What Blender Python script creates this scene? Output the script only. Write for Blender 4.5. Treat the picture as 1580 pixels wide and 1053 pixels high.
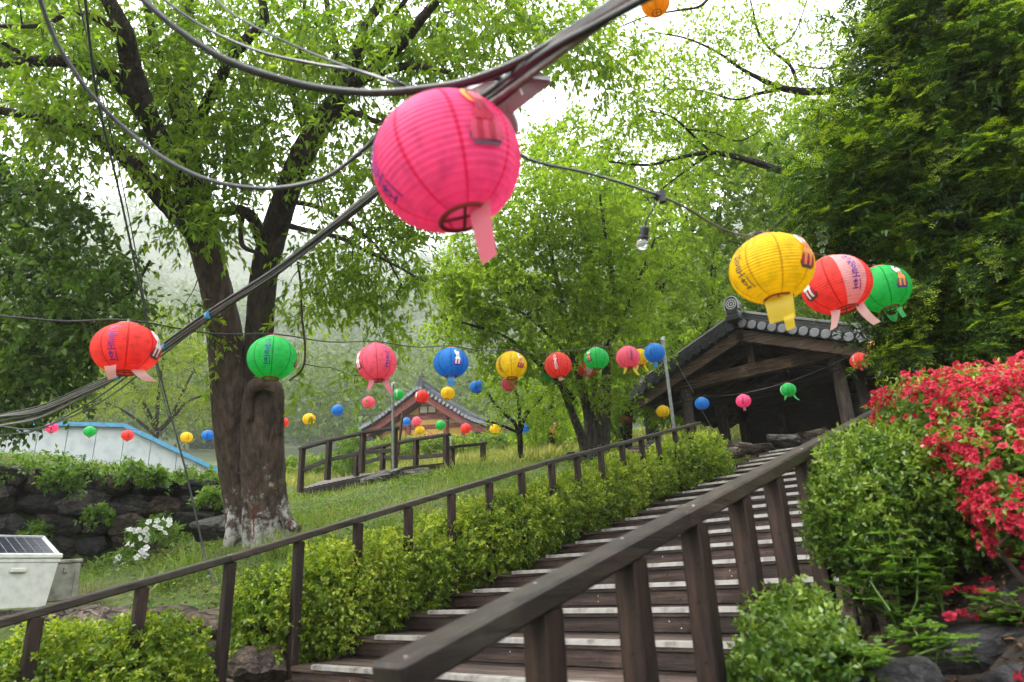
import bpy, math, random
import numpy as np
from mathutils import Vector, Matrix, noise as mnoise

random.seed(7)
RNG = np.random.default_rng(11)
scene = bpy.context.scene
for o in list(bpy.data.objects):
    bpy.data.objects.remove(o)
R = math.radians

# ------------------------------------------------------------------ camera (fitted to the stairs: 24 mm lens)
CAM = np.array([4.37080, -2.53350, 0.64759])
AX_R = np.array([0.76931825, 0.63749995, -0.04175219])
AX_U = np.array([0.24176693, -0.23001865, 0.94267713])
AX_F = np.array([-0.59135284, 0.73531302, 0.33108395])
cam_d = bpy.data.cameras.new('camera')
cam_d.sensor_width = 36.0
cam_d.lens = 24.0
cam_d.clip_start = 0.05
cam_d.clip_end = 8000
cam_d.dof.use_dof = True
cam_d.dof.focus_distance = 9.0
cam_d.dof.aperture_fstop = 2.8
cam_o = bpy.data.objects.new('camera', cam_d)
scene.collection.objects.link(cam_o)
cam_o.matrix_world = Matrix(((AX_R[0], AX_U[0], -AX_F[0], CAM[0]),
                             (AX_R[1], AX_U[1], -AX_F[1], CAM[1]),
                             (AX_R[2], AX_U[2], -AX_F[2], CAM[2]),
                             (0, 0, 0, 1)))
scene.camera = cam_o

# ------------------------------------------------------------------ daylight: bright overcast
SUN_EL, SUN_AZ = R(58), R(215)
world = bpy.data.worlds.new("World")
scene.world = world
world.use_nodes = True
wn = world.node_tree
for n in list(wn.nodes):
    wn.nodes.remove(n)
w_out = wn.nodes.new('ShaderNodeOutputWorld')
w_bg = wn.nodes.new('ShaderNodeBackground')
w_sky = wn.nodes.new('ShaderNodeTexSky')
w_sky.sky_type = 'NISHITA'
w_sky.sun_disc = False
w_sky.sun_elevation = SUN_EL
w_sky.sun_rotation = SUN_AZ
w_sky.dust_density = 6.0
w_sky.air_density = 1.2
w_mix = wn.nodes.new('ShaderNodeMix')
w_mix.data_type = 'RGBA'
w_mix.inputs[0].default_value = 0.9            # cloud cover over the whole dome
w_ns = wn.nodes.new('ShaderNodeTexNoise')
w_ns.inputs['Scale'].default_value = 2.2
w_ns.inputs['Detail'].default_value = 5.0
w_cr = wn.nodes.new('ShaderNodeValToRGB')
w_cr.color_ramp.elements[0].position = 0.3
w_cr.color_ramp.elements[0].color = (8.2, 8.45, 8.9, 1)
w_cr.color_ramp.elements[1].position = 0.75
w_cr.color_ramp.elements[1].color = (10.4, 10.5, 10.8, 1)
w_tc = wn.nodes.new('ShaderNodeTexCoord')
wn.links.new(w_tc.outputs['Generated'], w_ns.inputs['Vector'])
wn.links.new(w_ns.outputs['Fac'], w_cr.inputs['Fac'])
wn.links.new(w_sky.outputs[0], w_mix.inputs[6])
wn.links.new(w_cr.outputs[0], w_mix.inputs[7])
wn.links.new(w_mix.outputs[2], w_bg.inputs['Color'])
w_bg.inputs['Strength'].default_value = 0.10
wn.links.new(w_bg.outputs[0], w_out.inputs['Surface'])

sun_d = bpy.data.lights.new('sun', 'SUN')
sun_d.energy = 1.5
sun_d.angle = R(25)
sun_d.color = (1.0, 0.96, 0.9)
sun_o = bpy.data.objects.new('sun', sun_d)
scene.collection.objects.link(sun_o)
_sd = Vector((math.sin(SUN_AZ) * math.cos(SUN_EL), math.cos(SUN_AZ) * math.cos(SUN_EL), math.sin(SUN_EL)))
sun_o.rotation_euler = _sd.to_track_quat('Z', 'Y').to_euler()

scene.view_settings.view_transform = 'Standard'
scene.view_settings.look = 'None'
scene.view_settings.exposure = 2.05
scene.view_settings.gamma = 1.0
scene.view_settings.use_curve_mapping = False
scene.cycles.max_bounces = 9
scene.cycles.diffuse_bounces = 6
scene.cycles.glossy_bounces = 2
scene.cycles.transmission_bounces = 4
scene.cycles.transparent_max_bounces = 8
scene.cycles.volume_bounces = 2
scene.cycles.use_denoising = True
scene.cycles.caustics_reflective = False
scene.cycles.caustics_refractive = False

# ------------------------------------------------------------------ helpers
def P(x, y, d):
    """the point of the place that the fitted camera sees at photo pixel (x, y), d metres deep"""
    return CAM + d * ((x - 790.0) / 1053.0 * AX_R - (y - 526.5) / 1053.0 * AX_U + AX_F)

def unit(v):
    v = np.asarray(v, float)
    return v / (np.linalg.norm(v, axis=-1, keepdims=True) + 1e-12)

class MB:
    """collects verts and faces; build() links them as ONE mesh object"""
    def __init__(self):
        self.v = []; self.f = []; self.mi = []; self.uv = []
        self.cur = 0
    def add(self, verts, faces, mi=None):
        b = len(self.v)
        self.v.extend([tuple(map(float, q)) for q in verts])
        for f in faces:
            self.f.append(tuple(b + i for i in f))
            self.mi.append(self.cur if mi is None else mi)
        return self
    def box(self, c, s, ax=None, ay=None, az=None, bev=0.0):
        c = np.asarray(c, float)
        ax = np.array([1., 0, 0]) if ax is None else unit(ax)
        ay = np.array([0, 1., 0]) if ay is None else unit(ay)
        az = np.array([0, 0, 1.]) if az is None else unit(az)
        hx, hy, hz = s[0] / 2, s[1] / 2, s[2] / 2
        if bev <= 0:
            vs = [c + sx * hx * ax + sy * hy * ay + sz * hz * az for sz in (-1, 1) for sy in (-1, 1) for sx in (-1, 1)]
            fs = [(0, 2, 3, 1), (4, 5, 7, 6), (0, 1, 5, 4), (2, 6, 7, 3), (0, 4, 6, 2), (1, 3, 7, 5)]
            return self.add(vs, fs)
        b = min(bev, hx * .49, hy * .49, hz * .49)
        vs = []
        idx = {}
        for sx in (-1, 1):
            for sy in (-1, 1):
                for sz in (-1, 1):
                    for k, (dx, dy, dz) in enumerate(((0, b, b), (b, 0, b), (b, b, 0))):
                        idx[(sx, sy, sz, k)] = len(vs)
                        vs.append(c + sx * (hx - dx) * ax + sy * (hy - dy) * ay + sz * (hz - dz) * az)
        fs = []
        for s_ in (-1, 1):
            q = [(s_, -1, -1), (s_, 1, -1), (s_, 1, 1), (s_, -1, 1)]
            f = [idx[t + (0,)] for t in q]; fs.append(f if s_ > 0 else f[::-1])
            q = [(-1, s_, -1), (-1, s_, 1), (1, s_, 1), (1, s_, -1)]
            f = [idx[t + (1,)] for t in q]; fs.append(f if s_ > 0 else f[::-1])
            q = [(-1, -1, s_), (1, -1, s_), (1, 1, s_), (-1, 1, s_)]
            f = [idx[t + (2,)] for t in q]; fs.append(f if s_ > 0 else f[::-1])
        for a_ in (-1, 1):
            for b_ in (-1, 1):
                fs.append((idx[(a_, b_, -1, 0)], idx[(a_, b_, 1, 0)], idx[(a_, b_, 1, 1)], idx[(a_, b_, -1, 1)]))
                fs.append((idx[(a_, -1, b_, 0)], idx[(a_, 1, b_, 0)], idx[(a_, 1, b_, 2)], idx[(a_, -1, b_, 2)]))
                fs.append((idx[(-1, a_, b_, 1)], idx[(1, a_, b_, 1)], idx[(1, a_, b_, 2)], idx[(-1, a_, b_, 2)]))
        for sx in (-1, 1):
            for sy in (-1, 1):
                for sz in (-1, 1):
                    fs.append(tuple(idx[(sx, sy, sz, k)] for k in range(3)))
        return self.add(vs, fs)
    def bar(self, a, b, w, h, up=(0, 0, 1), bev=0.0):
        a = np.asarray(a, float); b = np.asarray(b, float)
        d = unit(b - a)
        side = np.cross(d, up)
        if np.linalg.norm(side) < 1e-6:
            side = np.array([1., 0, 0])
        side = unit(side); u = np.cross(side, d)
        return self.box((a + b) / 2, (np.linalg.norm(b - a), w, h), d, side, u, bev)
    def tube(self, pts, rad, n=8, cap=True, wob=None):
        pts = np.asarray(pts, float)
        m = len(pts)
        rad = np.full(m, rad) if np.isscalar(rad) else np.asarray(rad, float)
        t = np.gradient(pts, axis=0); t = unit(t)
        ref = np.array([0, 0, 1.]) if abs(t[0][2]) < .9 else np.array([1., 0, 0])
        nrm = unit(np.cross(t[0], ref))
        vs = []
        ang = np.arange(n) * 2 * math.pi / n
        for i in range(m):
            nrm = unit(nrm - t[i] * np.dot(nrm, t[i]))
            bn = np.cross(t[i], nrm)
            rr = rad[i] * (np.ones(n) if wob is None else wob[i])
            vs.append(pts[i] + (np.cos(ang) * rr)[:, None] * nrm + (np.sin(ang) * rr)[:, None] * bn)
        vs = np.concatenate(vs)
        fs = [(i * n + j, i * n + (j + 1) % n, (i + 1) * n + (j + 1) % n, (i + 1) * n + j) for i in range(m - 1) for j in range(n)]
        if cap:
            fs.append(tuple(range(n))[::-1]); fs.append(tuple((m - 1) * n + j for j in range(n)))
        return self.add(vs, fs)
    def lathe(self, prof, n=24, c=(0, 0, 0), cap=False):
        c = np.asarray(c, float)
        ang = np.arange(n) * 2 * math.pi / n
        vs = []
        for r, z in prof:
            vs.extend([(c[0] + r * math.cos(a), c[1] + r * math.sin(a), c[2] + z) for a in ang])
        m = len(prof)
        fs = [(i * n + j, i * n + (j + 1) % n, (i + 1) * n + (j + 1) % n, (i + 1) * n + j) for i in range(m - 1) for j in range(n)]
        if cap:
            fs.append(tuple(range(n))[::-1]); fs.append(tuple((m - 1) * n + j for j in range(n)))
        return self.add(vs, fs)
    def torus(self, c, R_, r_, n=24, k=6):
        ang = np.arange(n + 1) * 2 * math.pi / n
        pts = [(c[0] + R_ * math.cos(a), c[1] + R_ * math.sin(a), c[2]) for a in ang]
        b = []
        vs = []
        for a in ang[:-1]:
            for q in range(k):
                qa = q * 2 * math.pi / k
                rr = R_ + r_ * math.cos(qa)
                vs.append((c[0] + rr * math.cos(a), c[1] + rr * math.sin(a), c[2] + r_ * math.sin(qa)))
        fs = [(i * k + j, ((i + 1) % n) * k + j, ((i + 1) % n) * k + (j + 1) % k, i * k + (j + 1) % k) for i in range(n) for j in range(k)]
        return self.add(vs, fs)
    def mesh(self, name, mats, smooth=False):
        me = bpy.data.meshes.new(name)
        me.from_pydata(self.v, [], self.f)
        for m in (mats if isinstance(mats, (list, tuple)) else [mats]):
            me.materials.append(m)
        if any(self.mi):
            me.polygons.foreach_set('material_index', self.mi)
        if smooth:
            me.polygons.foreach_set('use_smooth', [True] * len(me.polygons))
        me.update()
        return me
    def build(self, name, mats, parent=None, smooth=False):
        return link(name, self.mesh(name, mats, smooth), parent)

def link(name, me, parent=None):
    o = bpy.data.objects.new(name, me)
    scene.collection.objects.link(o)
    if parent is not None:
        o.parent = parent
        o.matrix_parent_inverse = parent.matrix_world.inverted() if parent.get('_world') else Matrix()
    return o

def tag(o, label=None, cat=None, group=None, kind=None):
    if label: o['label'] = label
    if cat: o['category'] = cat
    if group: o['group'] = group
    if kind: o['kind'] = kind
    return o

def thing(name, label, cat, group=None, loc=None, kind=None):
    """an Empty at the thing's base; with world-space parts it stays at the origin of the parts' coordinates"""
    o = bpy.data.objects.new(name, None)
    o.empty_display_size = 0.1
    scene.collection.objects.link(o)
    if loc is not None:
        o.matrix_world = Matrix.Translation(Vector(loc))
        o['_world'] = 1                      # its parts are given in world coordinates
    return tag(o, label, cat, group, kind)

def npmesh(name, verts, quads, mats, mi=None, smooth=False, k=4):
    me = bpy.data.meshes.new(name)
    verts = np.ascontiguousarray(verts, np.float32); quads = np.ascontiguousarray(quads, np.int32)
    nf = len(quads)
    me.vertices.add(len(verts)); me.vertices.foreach_set('co', verts.ravel())
    me.loops.add(nf * k); me.loops.foreach_set('vertex_index', quads.ravel())
    me.polygons.add(nf)
    me.polygons.foreach_set('loop_start', np.arange(0, nf * k, k, dtype=np.int32))
    for m in (mats if isinstance(mats, (list, tuple)) else [mats]):
        me.materials.append(m)
    if mi is not None:
        me.polygons.foreach_set('material_index', np.ascontiguousarray(mi, np.int32))
    if smooth:
        me.polygons.foreach_set('use_smooth', np.ones(nf, bool))
    me.update(calc_edges=True)
    return me

# ------------------------------------------------------------------ leaves
def rand_unit(n, rng=RNG):
    v = rng.normal(size=(n, 3))
    return unit(v)

def leaf_quads(base, d, nrm, L, W, fold=0.18, curl=0.12):
    """kite shaped folded leaves: base point, direction, face normal, length, width"""
    n = len(base)
    d = unit(d); s = unit(np.cross(d, nrm)); nn = np.cross(s, d)
    L = np.broadcast_to(np.asarray(L, float), (n,))[:, None]
    W = np.broadcast_to(np.asarray(W, float), (n,))[:, None]
    mid = base + d * L * 0.42 + nn * (W * fold)
    v = np.empty((n, 4, 3))
    v[:, 0] = base
    v[:, 1] = mid + s * W * 0.5
    v[:, 2] = base + d * L - nn * (L * curl)
    v[:, 3] = mid - s * W * 0.5
    return v.reshape(-1, 3), np.arange(n * 4).reshape(n, 4)

def spray_leaves(org, d, length, n, L, W, rng=RNG, spread=0.9, droop=0.3, up=0.7, jit=0.25, start=0.15):
    """n leaves along each twig (org, d, length)"""
    m = len(org)
    length = np.broadcast_to(np.asarray(length, float), (m,))
    t = rng.uniform(start, 1, size=(m, n))
    dd = np.repeat(unit(d), n, axis=0)
    base = np.repeat(org, n, axis=0) + dd * (t * length[:, None]).reshape(-1, 1)
    base[:, 2] -= droop * (t ** 2 * length[:, None]).ravel() * .5
    ld = unit(dd * (1 - spread * .5) + rand_unit(m * n, rng) * spread + np.array([0, 0, -droop]))
    nrm = unit(np.array([0, 0, up]) + rand_unit(m * n, rng) * .6)
    sc = rng.uniform(1 - jit, 1 + jit, m * n)
    return leaf_quads(base, ld, nrm, L * sc, W * sc)

class Leaves:
    def __init__(self):
        self.v = []; self.q = []; self.mi = []; self.n = 0
    def add(self, vq, mi=0):
        v, q = vq
        self.v.append(v); self.q.append(q + self.n); self.mi.append(np.full(len(q), mi)); self.n += len(v)
    def build(self, name, mats, parent=None, smooth=False):
        me = npmesh(name, np.concatenate(self.v), np.concatenate(self.q), mats, np.concatenate(self.mi), smooth)
        return link(name, me, parent)

# ------------------------------------------------------------------ materials
MATS = {}
def mat(name):
    m = bpy.data.materials.new(name)
    m.use_nodes = True
    nt = m.node_tree
    for n in list(nt.nodes): nt.nodes.remove(n)
    out = nt.nodes.new('ShaderNodeOutputMaterial')
    MATS[name] = m
    return m, nt, out

def node(nt, t, **kw):
    n = nt.nodes.new(t)
    for k, v in kw.items():
        if k in n.inputs: n.inputs[k].default_value = v
        else: setattr(n, k, v)
    return n

def ramp(nt, cols, pos=None, fac=None):
    r = nt.nodes.new('ShaderNodeValToRGB')
    e = r.color_ramp.elements
    pos = pos or [i / (len(cols) - 1) for i in range(len(cols))]
    while len(e) < len(cols): e.new(0.5)
    for i, c in enumerate(cols):
        e[i].position = pos[i]; e[i].color = (*c, 1)
    if fac is not None: nt.links.new(fac, r.inputs['Fac'])
    return r

def mixc(nt, fac, a, b, mode='MIX'):
    m = nt.nodes.new('ShaderNodeMix'); m.data_type = 'RGBA'; m.blend_type = mode
    for sock, val in ((m.inputs[0], fac), (m.inputs[6], a), (m.inputs[7], b)):
        if hasattr(val, 'links'): nt.links.new(val, sock)
        elif isinstance(val, (int, float)): sock.default_value = val
        else: sock.default_value = (*val, 1)
    return m.outputs[2]

def bump(nt, h, strength=.5, dist=.02):
    b = node(nt, 'ShaderNodeBump', Strength=strength, Distance=dist)
    nt.links.new(h, b.inputs['Height'])
    return b.outputs[0]

def leaf_mat(name, cols, trans=.45, rough=.45, spec=.25, tint=None):
    m, nt, out = mat(name)
    g = nt.nodes.new('ShaderNodeNewGeometry')
    ns = node(nt, 'ShaderNodeTexNoise', Scale=1.3, Detail=2.0)
    tc = nt.nodes.new('ShaderNodeTexCoord')
    nt.links.new(tc.outputs['Object'], ns.inputs['Vector'])
    ad = node(nt, 'ShaderNodeMath', operation='MULTIPLY_ADD')
    nt.links.new(g.outputs['Random Per Island'], ad.inputs[0]); ad.inputs[1].default_value = .6
    sb = node(nt, 'ShaderNodeMath', operation='MULTIPLY_ADD')
    nt.links.new(ns.outputs['Fac'], sb.inputs[0]); sb.inputs[1].default_value = 1.5; sb.inputs[2].default_value = -.55
    nt.links.new(sb.outputs[0], ad.inputs[2])
    r = ramp(nt, cols, None, ad.outputs[0])
    p = node(nt, 'ShaderNodeBsdfPrincipled', Roughness=rough)
    p.inputs['Specular IOR Level'].default_value = spec
    nt.links.new(r.outputs[0], p.inputs['Base Color'])
    t = nt.nodes.new('ShaderNodeBsdfTranslucent')
    tcol = mixc(nt, 1.0, r.outputs[0], tint or (1.2, 1.3, .5), 'MULTIPLY')
    nt.links.new(tcol, t.inputs['Color'])
    mx = node(nt, 'ShaderNodeMixShader', Fac=trans)
    nt.links.new(p.outputs[0], mx.inputs[1]); nt.links.new(t.outputs[0], mx.inputs[2])
    nt.links.new(mx.outputs[0], out.inputs['Surface'])
    return m

def simple_mat(name, col, rough=.6, metal=0., noise_amt=.25, scale=6., bmp=.0, col2=None, detail=6., spec=.4, stretch=None):
    m, nt, out = mat(name)
    p = node(nt, 'ShaderNodeBsdfPrincipled', Roughness=rough, Metallic=metal)
    p.inputs['Specular IOR Level'].default_value = spec
    tc = nt.nodes.new('ShaderNodeTexCoord')
    ns = node(nt, 'ShaderNodeTexNoise', Scale=scale, Detail=detail)
    src = tc.outputs['Object']
    if stretch:
        mp = nt.nodes.new('ShaderNodeMapping'); mp.inputs['Scale'].default_value = stretch
        nt.links.new(src, mp.inputs[0]); src = mp.outputs[0]
    nt.links.new(src, ns.inputs['Vector'])
    c2 = col2 or tuple(c * (1 - noise_amt * 1.6) for c in col)
    r = ramp(nt, [c2, col, tuple(min(1, c * (1 + noise_amt)) for c in col)], [.3, .52, .75], ns.outputs['Fac'])
    nt.links.new(r.outputs[0], p.inputs['Base Color'])
    if bmp: nt.links.new(bump(nt, ns.outputs['Fac'], bmp, .02), p.inputs['Normal'])
    nt.links.new(p.outputs[0], out.inputs['Surface'])
    return m

def stone_mat(name, col, col2, lichen=(.30, .31, .27), rough=.85, amount=.62):
    m, nt, out = mat(name)
    tc = nt.nodes.new('ShaderNodeTexCoord'); oi = nt.nodes.new('ShaderNodeObjectInfo')
    ad = node(nt, 'ShaderNodeVectorMath', operation='ADD'); nt.links.new(tc.outputs['Object'], ad.inputs[0]); nt.links.new(oi.outputs['Location'], ad.inputs[1])
    v = ad.outputs[0]
    n1 = node(nt, 'ShaderNodeTexNoise', Scale=3.2, Detail=10.0, Roughness=.72); nt.links.new(v, n1.inputs['Vector'])
    n2 = node(nt, 'ShaderNodeTexNoise', Scale=17.0, Detail=8.0, Roughness=.7); nt.links.new(v, n2.inputs['Vector'])
    vo = node(nt, 'ShaderNodeTexVoronoi', Scale=2.6, feature='DISTANCE_TO_EDGE')
    dn = mixc(nt, .35, v, n1.outputs['Color']); nt.links.new(dn, vo.inputs['Vector'])
    r = ramp(nt, [tuple(c * .5 for c in col2), col2, col, tuple(min(1, c * 1.9) for c in col)], [.3, .43, .58, .75], n1.outputs['Fac'])
    sp = ramp(nt, [(.35, .35, .35), (1, 1, 1), (1.5, 1.5, 1.5)], [.32, .5, .72], n2.outputs['Fac'])
    c = mixc(nt, 1.0, r.outputs[0], sp.outputs[0], 'MULTIPLY')
    n3 = node(nt, 'ShaderNodeTexNoise', Scale=6.5, Detail=7.0, Roughness=.75); nt.links.new(v, n3.inputs['Vector'])
    lf = ramp(nt, [(0, 0, 0), (.7, .7, .7)], [amount, amount + .08], n3.outputs['Fac'])
    c = mixc(nt, lf.outputs[0], c, lichen)
    cr = ramp(nt, [(1, 1, 1), (0, 0, 0)], [.0, .035], vo.outputs['Distance'])
    c = mixc(nt, cr.outputs[0], c, tuple(x * .35 for x in col2))
    p = node(nt, 'ShaderNodeBsdfPrincipled', Roughness=rough); p.inputs['Specular IOR Level'].default_value = .3
    nt.links.new(c, p.inputs['Base Color'])
    h = node(nt, 'ShaderNodeMath', operation='MULTIPLY_ADD'); nt.links.new(n2.outputs['Fac'], h.inputs[0]); h.inputs[1].default_value = .5; nt.links.new(n1.outputs['Fac'], h.inputs[2])
    h2 = node(nt, 'ShaderNodeMath', operation='SUBTRACT'); nt.links.new(h.outputs[0], h2.inputs[0]); nt.links.new(cr.outputs[0], h2.inputs[1])
    nt.links.new(bump(nt, h2.outputs[0], 1.0, .04), p.inputs['Normal'])
    nt.links.new(p.outputs[0], out.inputs['Surface'])
    return m

def wood_mat(name, col, col2, rough=.45, moss=None, axis='X', spec=.5):
    """weathered stained timber: grain runs along the piece's long direction (taken from the object's coordinates)"""
    m, nt, out = mat(name)
    tc = nt.nodes.new('ShaderNodeTexCoord')
    mp = nt.nodes.new('ShaderNodeMapping')
    s = {'X': (2, 30, 30), 'Y': (30, 2, 30), 'Z': (30, 30, 2)}[axis]
    mp.inputs['Scale'].default_value = s
    nt.links.new(tc.outputs['Object'], mp.inputs[0])
    ns = node(nt, 'ShaderNodeTexNoise', Scale=1.0, Detail=8.0, Roughness=.72)
    nt.links.new(mp.outputs[0], ns.inputs['Vector'])
    big = node(nt, 'ShaderNodeTexNoise', Scale=2.3, Detail=5.0, Roughness=.6)
    nt.links.new(tc.outputs['Object'], big.inputs['Vector'])
    fine = node(nt, 'ShaderNodeTexNoise', Scale=38.0, Detail=4.0)
    nt.links.new(tc.outputs['Object'], fine.inputs['Vector'])
    oi = nt.nodes.new('ShaderNodeObjectInfo')
    r0 = ramp(nt, [tuple(c * .45 for c in col2), col2, col, tuple(min(1, c * 2.6) for c in col)], [.28, .42, .56, .78], ns.outputs['Fac'])
    worn = ramp(nt, [(0, 0, 0), (1, 1, 1)], [.56, .74], big.outputs['Fac'])
    wc = mixc(nt, worn.outputs[0], r0.outputs[0], tuple(min(1, .006 + c * 1.9) for c in col))
    dark = ramp(nt, [(1, 1, 1), (0, 0, 0)], [.30, .40], fine.outputs['Fac'])
    dk = mixc(nt, dark.outputs[0], wc, tuple(c * .5 for c in col2))
    class _R: pass
    r = _R(); r.outputs = [dk]
    hv = nt.nodes.new('ShaderNodeHueSaturation')
    vm = node(nt, 'ShaderNodeMapRange'); vm.inputs[3].default_value = .7; vm.inputs[4].default_value = 1.35
    nt.links.new(oi.outputs['Random'], vm.inputs[0]); nt.links.new(vm.outputs[0], hv.inputs['Value'])
    nt.links.new(r.outputs[0], hv.inputs['Color'])
    c = hv.outputs[0]
    if moss:
        mr = ramp(nt, [(0, 0, 0), (1, 1, 1)], [.5, .68], big.outputs['Fac'])
        c = mixc(nt, mr.outputs[0], c, moss)
    p = node(nt, 'ShaderNodeBsdfPrincipled', Roughness=rough)
    p.inputs['Specular IOR Level'].default_value = spec
    rr = node(nt, 'ShaderNodeMapRange'); rr.inputs[3].default_value = rough - .15; rr.inputs[4].default_value = rough + .2
    nt.links.new(big.outputs['Fac'], rr.inputs[0]); nt.links.new(rr.outputs[0], p.inputs['Roughness'])
    nt.links.new(c, p.inputs['Base Color'])
    nt.links.new(bump(nt, ns.outputs['Fac'], .7, .008), p.inputs['Normal'])
    nt.links.new(p.outputs[0], out.inputs['Surface'])
    return m
# ------------------------------------------------------------------ materials of the place
M = {}
M['wood'] = wood_mat('stained timber', (.030, .018, .013), (.011, .007, .005), .5, spec=.3)
M['woodZ'] = wood_mat('stained timber upright', (.034, .019, .013), (.013, .008, .006), .55, axis='Z', spec=.25)
M['wood_moss'] = wood_mat('stained timber with algae', (.034, .023, .017), (.013, .009, .007), .45, moss=(.036, .036, .022), axis='Y', spec=.35)
M['tread'] = wood_mat('worn tread timber', (.06, .04, .03), (.024, .015, .011), .55, axis='X', spec=.4)
M['riser'] = wood_mat('riser timber', (.046, .029, .022), (.016, .01, .008), .6, axis='X', spec=.3)
M['alu'] = simple_mat('ribbed aluminium', (.38, .36, .335), .5, .55, .25, 14, .2, (.20, .18, .16), 9)
M['screw'] = simple_mat('steel screw', (.7, .7, .7), .3, .9)
M['soil'] = simple_mat('dark soil', (.045, .033, .024), .95, 0, .5, 5, .8, (.018, .013, .01))
M['stone'] = stone_mat('grey stone', (.12, .115, .105), (.04, .038, .036))
M['stone_brown'] = stone_mat('brown stone', (.13, .095, .068), (.045, .034, .027), (.2, .18, .14))
M['stone_dark'] = stone_mat('dark stone', (.05, .048, .048), (.018, .017, .018), (.16, .16, .15), .75, .66)
M['stone_pale'] = stone_mat('pale flat stone', (.21, .165, .13), (.08, .062, .05), (.3, .27, .22))
M['steel'] = simple_mat('galvanised steel', (.42, .43, .44), .45, .7, .2, 20)
M['cable'] = simple_mat('black cable', (.012, .012, .013), .35, 0, .3, 30, spec=.5)
M['cable_grey'] = simple_mat('grey cable', (.045, .045, .048), .45, 0, .2, 30, spec=.6)
M['cable_white'] = simple_mat('pale cable', (.17, .15, .13), .5, 0, .2, 30)
M['cable_brown'] = simple_mat('brown cable', (.10, .06, .045), .5, 0, .2, 30)

# ground: moss, litter and soil
def ground_mat():
    m, nt, out = mat('ground')
    tc = nt.nodes.new('ShaderNodeTexCoord')
    n1 = node(nt, 'ShaderNodeTexNoise', Scale=.55, Detail=4.0)
    n2 = node(nt, 'ShaderNodeTexNoise', Scale=7.0, Detail=8.0)
    nt.links.new(tc.outputs['Object'], n1.inputs['Vector']); nt.links.new(tc.outputs['Object'], n2.inputs['Vector'])
    g = ramp(nt, [(.03, .028, .014), (.055, .085, .02), (.095, .125, .03)], [.3, .5, .75], n2.outputs['Fac'])
    b = ramp(nt, [(.03, .022, .015), (.09, .066, .042), (.12, .09, .05)], [.3, .55, .75], n2.outputs['Fac'])
    f = ramp(nt, [(0, 0, 0), (1, 1, 1)], [.58, .7], n1.outputs['Fac'])
    c = mixc(nt, f.outputs[0], g.outputs[0], b.outputs[0])
    # bare dark soil on the bank right of the stairs
    sx = nt.nodes.new('ShaderNodeSeparateXYZ'); nt.links.new(tc.outputs['Object'], sx.inputs[0])
    mr = node(nt, 'ShaderNodeMapRange'); mr.inputs[1].default_value = 2.6; mr.inputs[2].default_value = 3.2
    nt.links.new(sx.outputs[0], mr.inputs[0])
    s = ramp(nt, [(.012, .01, .008), (.035, .026, .019), (.06, .045, .032)], [.3, .52, .75], n2.outputs['Fac'])
    c = mixc(nt, mr.outputs[0], c, s.outputs[0])
    p = node(nt, 'ShaderNodeBsdfPrincipled', Roughness=.95)
    p.inputs['Specular IOR Level'].default_value = .2
    nt.links.new(c, p.inputs['Base Color'])
    nt.links.new(bump(nt, n2.outputs['Fac'], .8, .05), p.inputs['Normal'])
    nt.links.new(p.outputs[0], out.inputs['Surface'])
    return m
M['ground'] = ground_mat()

# ------------------------------------------------------------------ the lie of the land
T = 0.55            # tread depth
RS = 0.14350        # riser
XL, XR = -0.26, 3.22
GP = []
for yy in (-6, -3, 0, 3, 6, 9):
    for xx in (0.0, 1.6, 3.2):
        GP.append((xx, yy, .261 * yy - .42))
GP += [(-.2, 10.8, 2.55), (1.6, 10.8, 2.55), (3.2, 10.8, 2.55)]
GP += [(-.9, 1.4, .36), (-.9, 3, .78), (-.9, 6, 1.55), (-.9, 9, 2.35), (-2.33, .75, .60), (-1.1, 1.0, .42), (-3.64, .5, .62),
       (-2.3, -.1, -.05), (-1, -.2, -.15), (-3.7, -.9, .0), (-.45, -.6, -.28), (-1, -2, -.7), (-4, -3, -.7), (-4.6, -.2, .62),
       (-4.72, 2.75, 1.33), (-3, 2.2, .95), (-2.2, 4, 1.3), (-7.6, 1.0, 1.05), (-6.4, 3.4, 1.5), (-5.5, 1.2, .95),
       (-9.3, 1.0, 2.7), (-8.0, 3.8, 2.5), (-12, 2, 3.3), (-20, 5, 4.2), (-27, 5, 5.2), (-9, -3, .6), (-14, -4, 2.5),
       (-9.4, 6.9, 2.15), (-8.6, 6.4, 2.1), (-7.8, 7.0, 2.72), (-6.3, 8.0, 2.9), (-5, 7.8, 2.8), (-2.8, 7.7, 2.62), (-1.2, 9, 2.5),
       (-5, 5.3, 2.05), (-3, 5.6, 2.05),
       (-13, 15.4, 4.9), (-16.5, 19, 6.0), (-17.8, 11.8, 4.5), (-8, 14, 4.2), (-4, 14, 3.5), (-1, 13, 2.85), (2, 12.5, 2.8), (3, 16, 3.3), (-3, 20, 5.2),
       (-10, 25, 7), (-26, 26, 8.2), (-32, 14, 7), (-14, 32, 8.5), (0, 32, 8),
       (4, -2.5, -.85), (4.4, -1.2, -.35), (3.75, -.3, -.05), (3.9, .5, .12), (3.8, .9, .36), (3.55, 2, .72), (4.3, 2, .95), (3.7, 5, 1.6), (3.7, 8, 2.4), (5, 4, 2.0),
       (5.5, 0, .9), (8, 4, 3.2), (8, 10, 5), (5, 10, 3.2), (6, -4, -.5), (12, 6, 5), (14, 20, 8), (12, -6, 1), (0, -9, -2.4), (-6, -9, -2.0), (8, -9, -1.2)]
GP += [(-8.25, 1.0, 1.08), (-8.65, .25, 1.0), (-7.45, 2.55, 1.25), (-7.85, 1.8, 1.15), (-9.15, -.6, .95), (-9.2, 1.3, 2.6), (-8.55, 2.4, 2.5), (-9.95, .05, 2.7), (-7.9, 3.4, 2.42)]
GP = np.array(GP, float)
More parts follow.
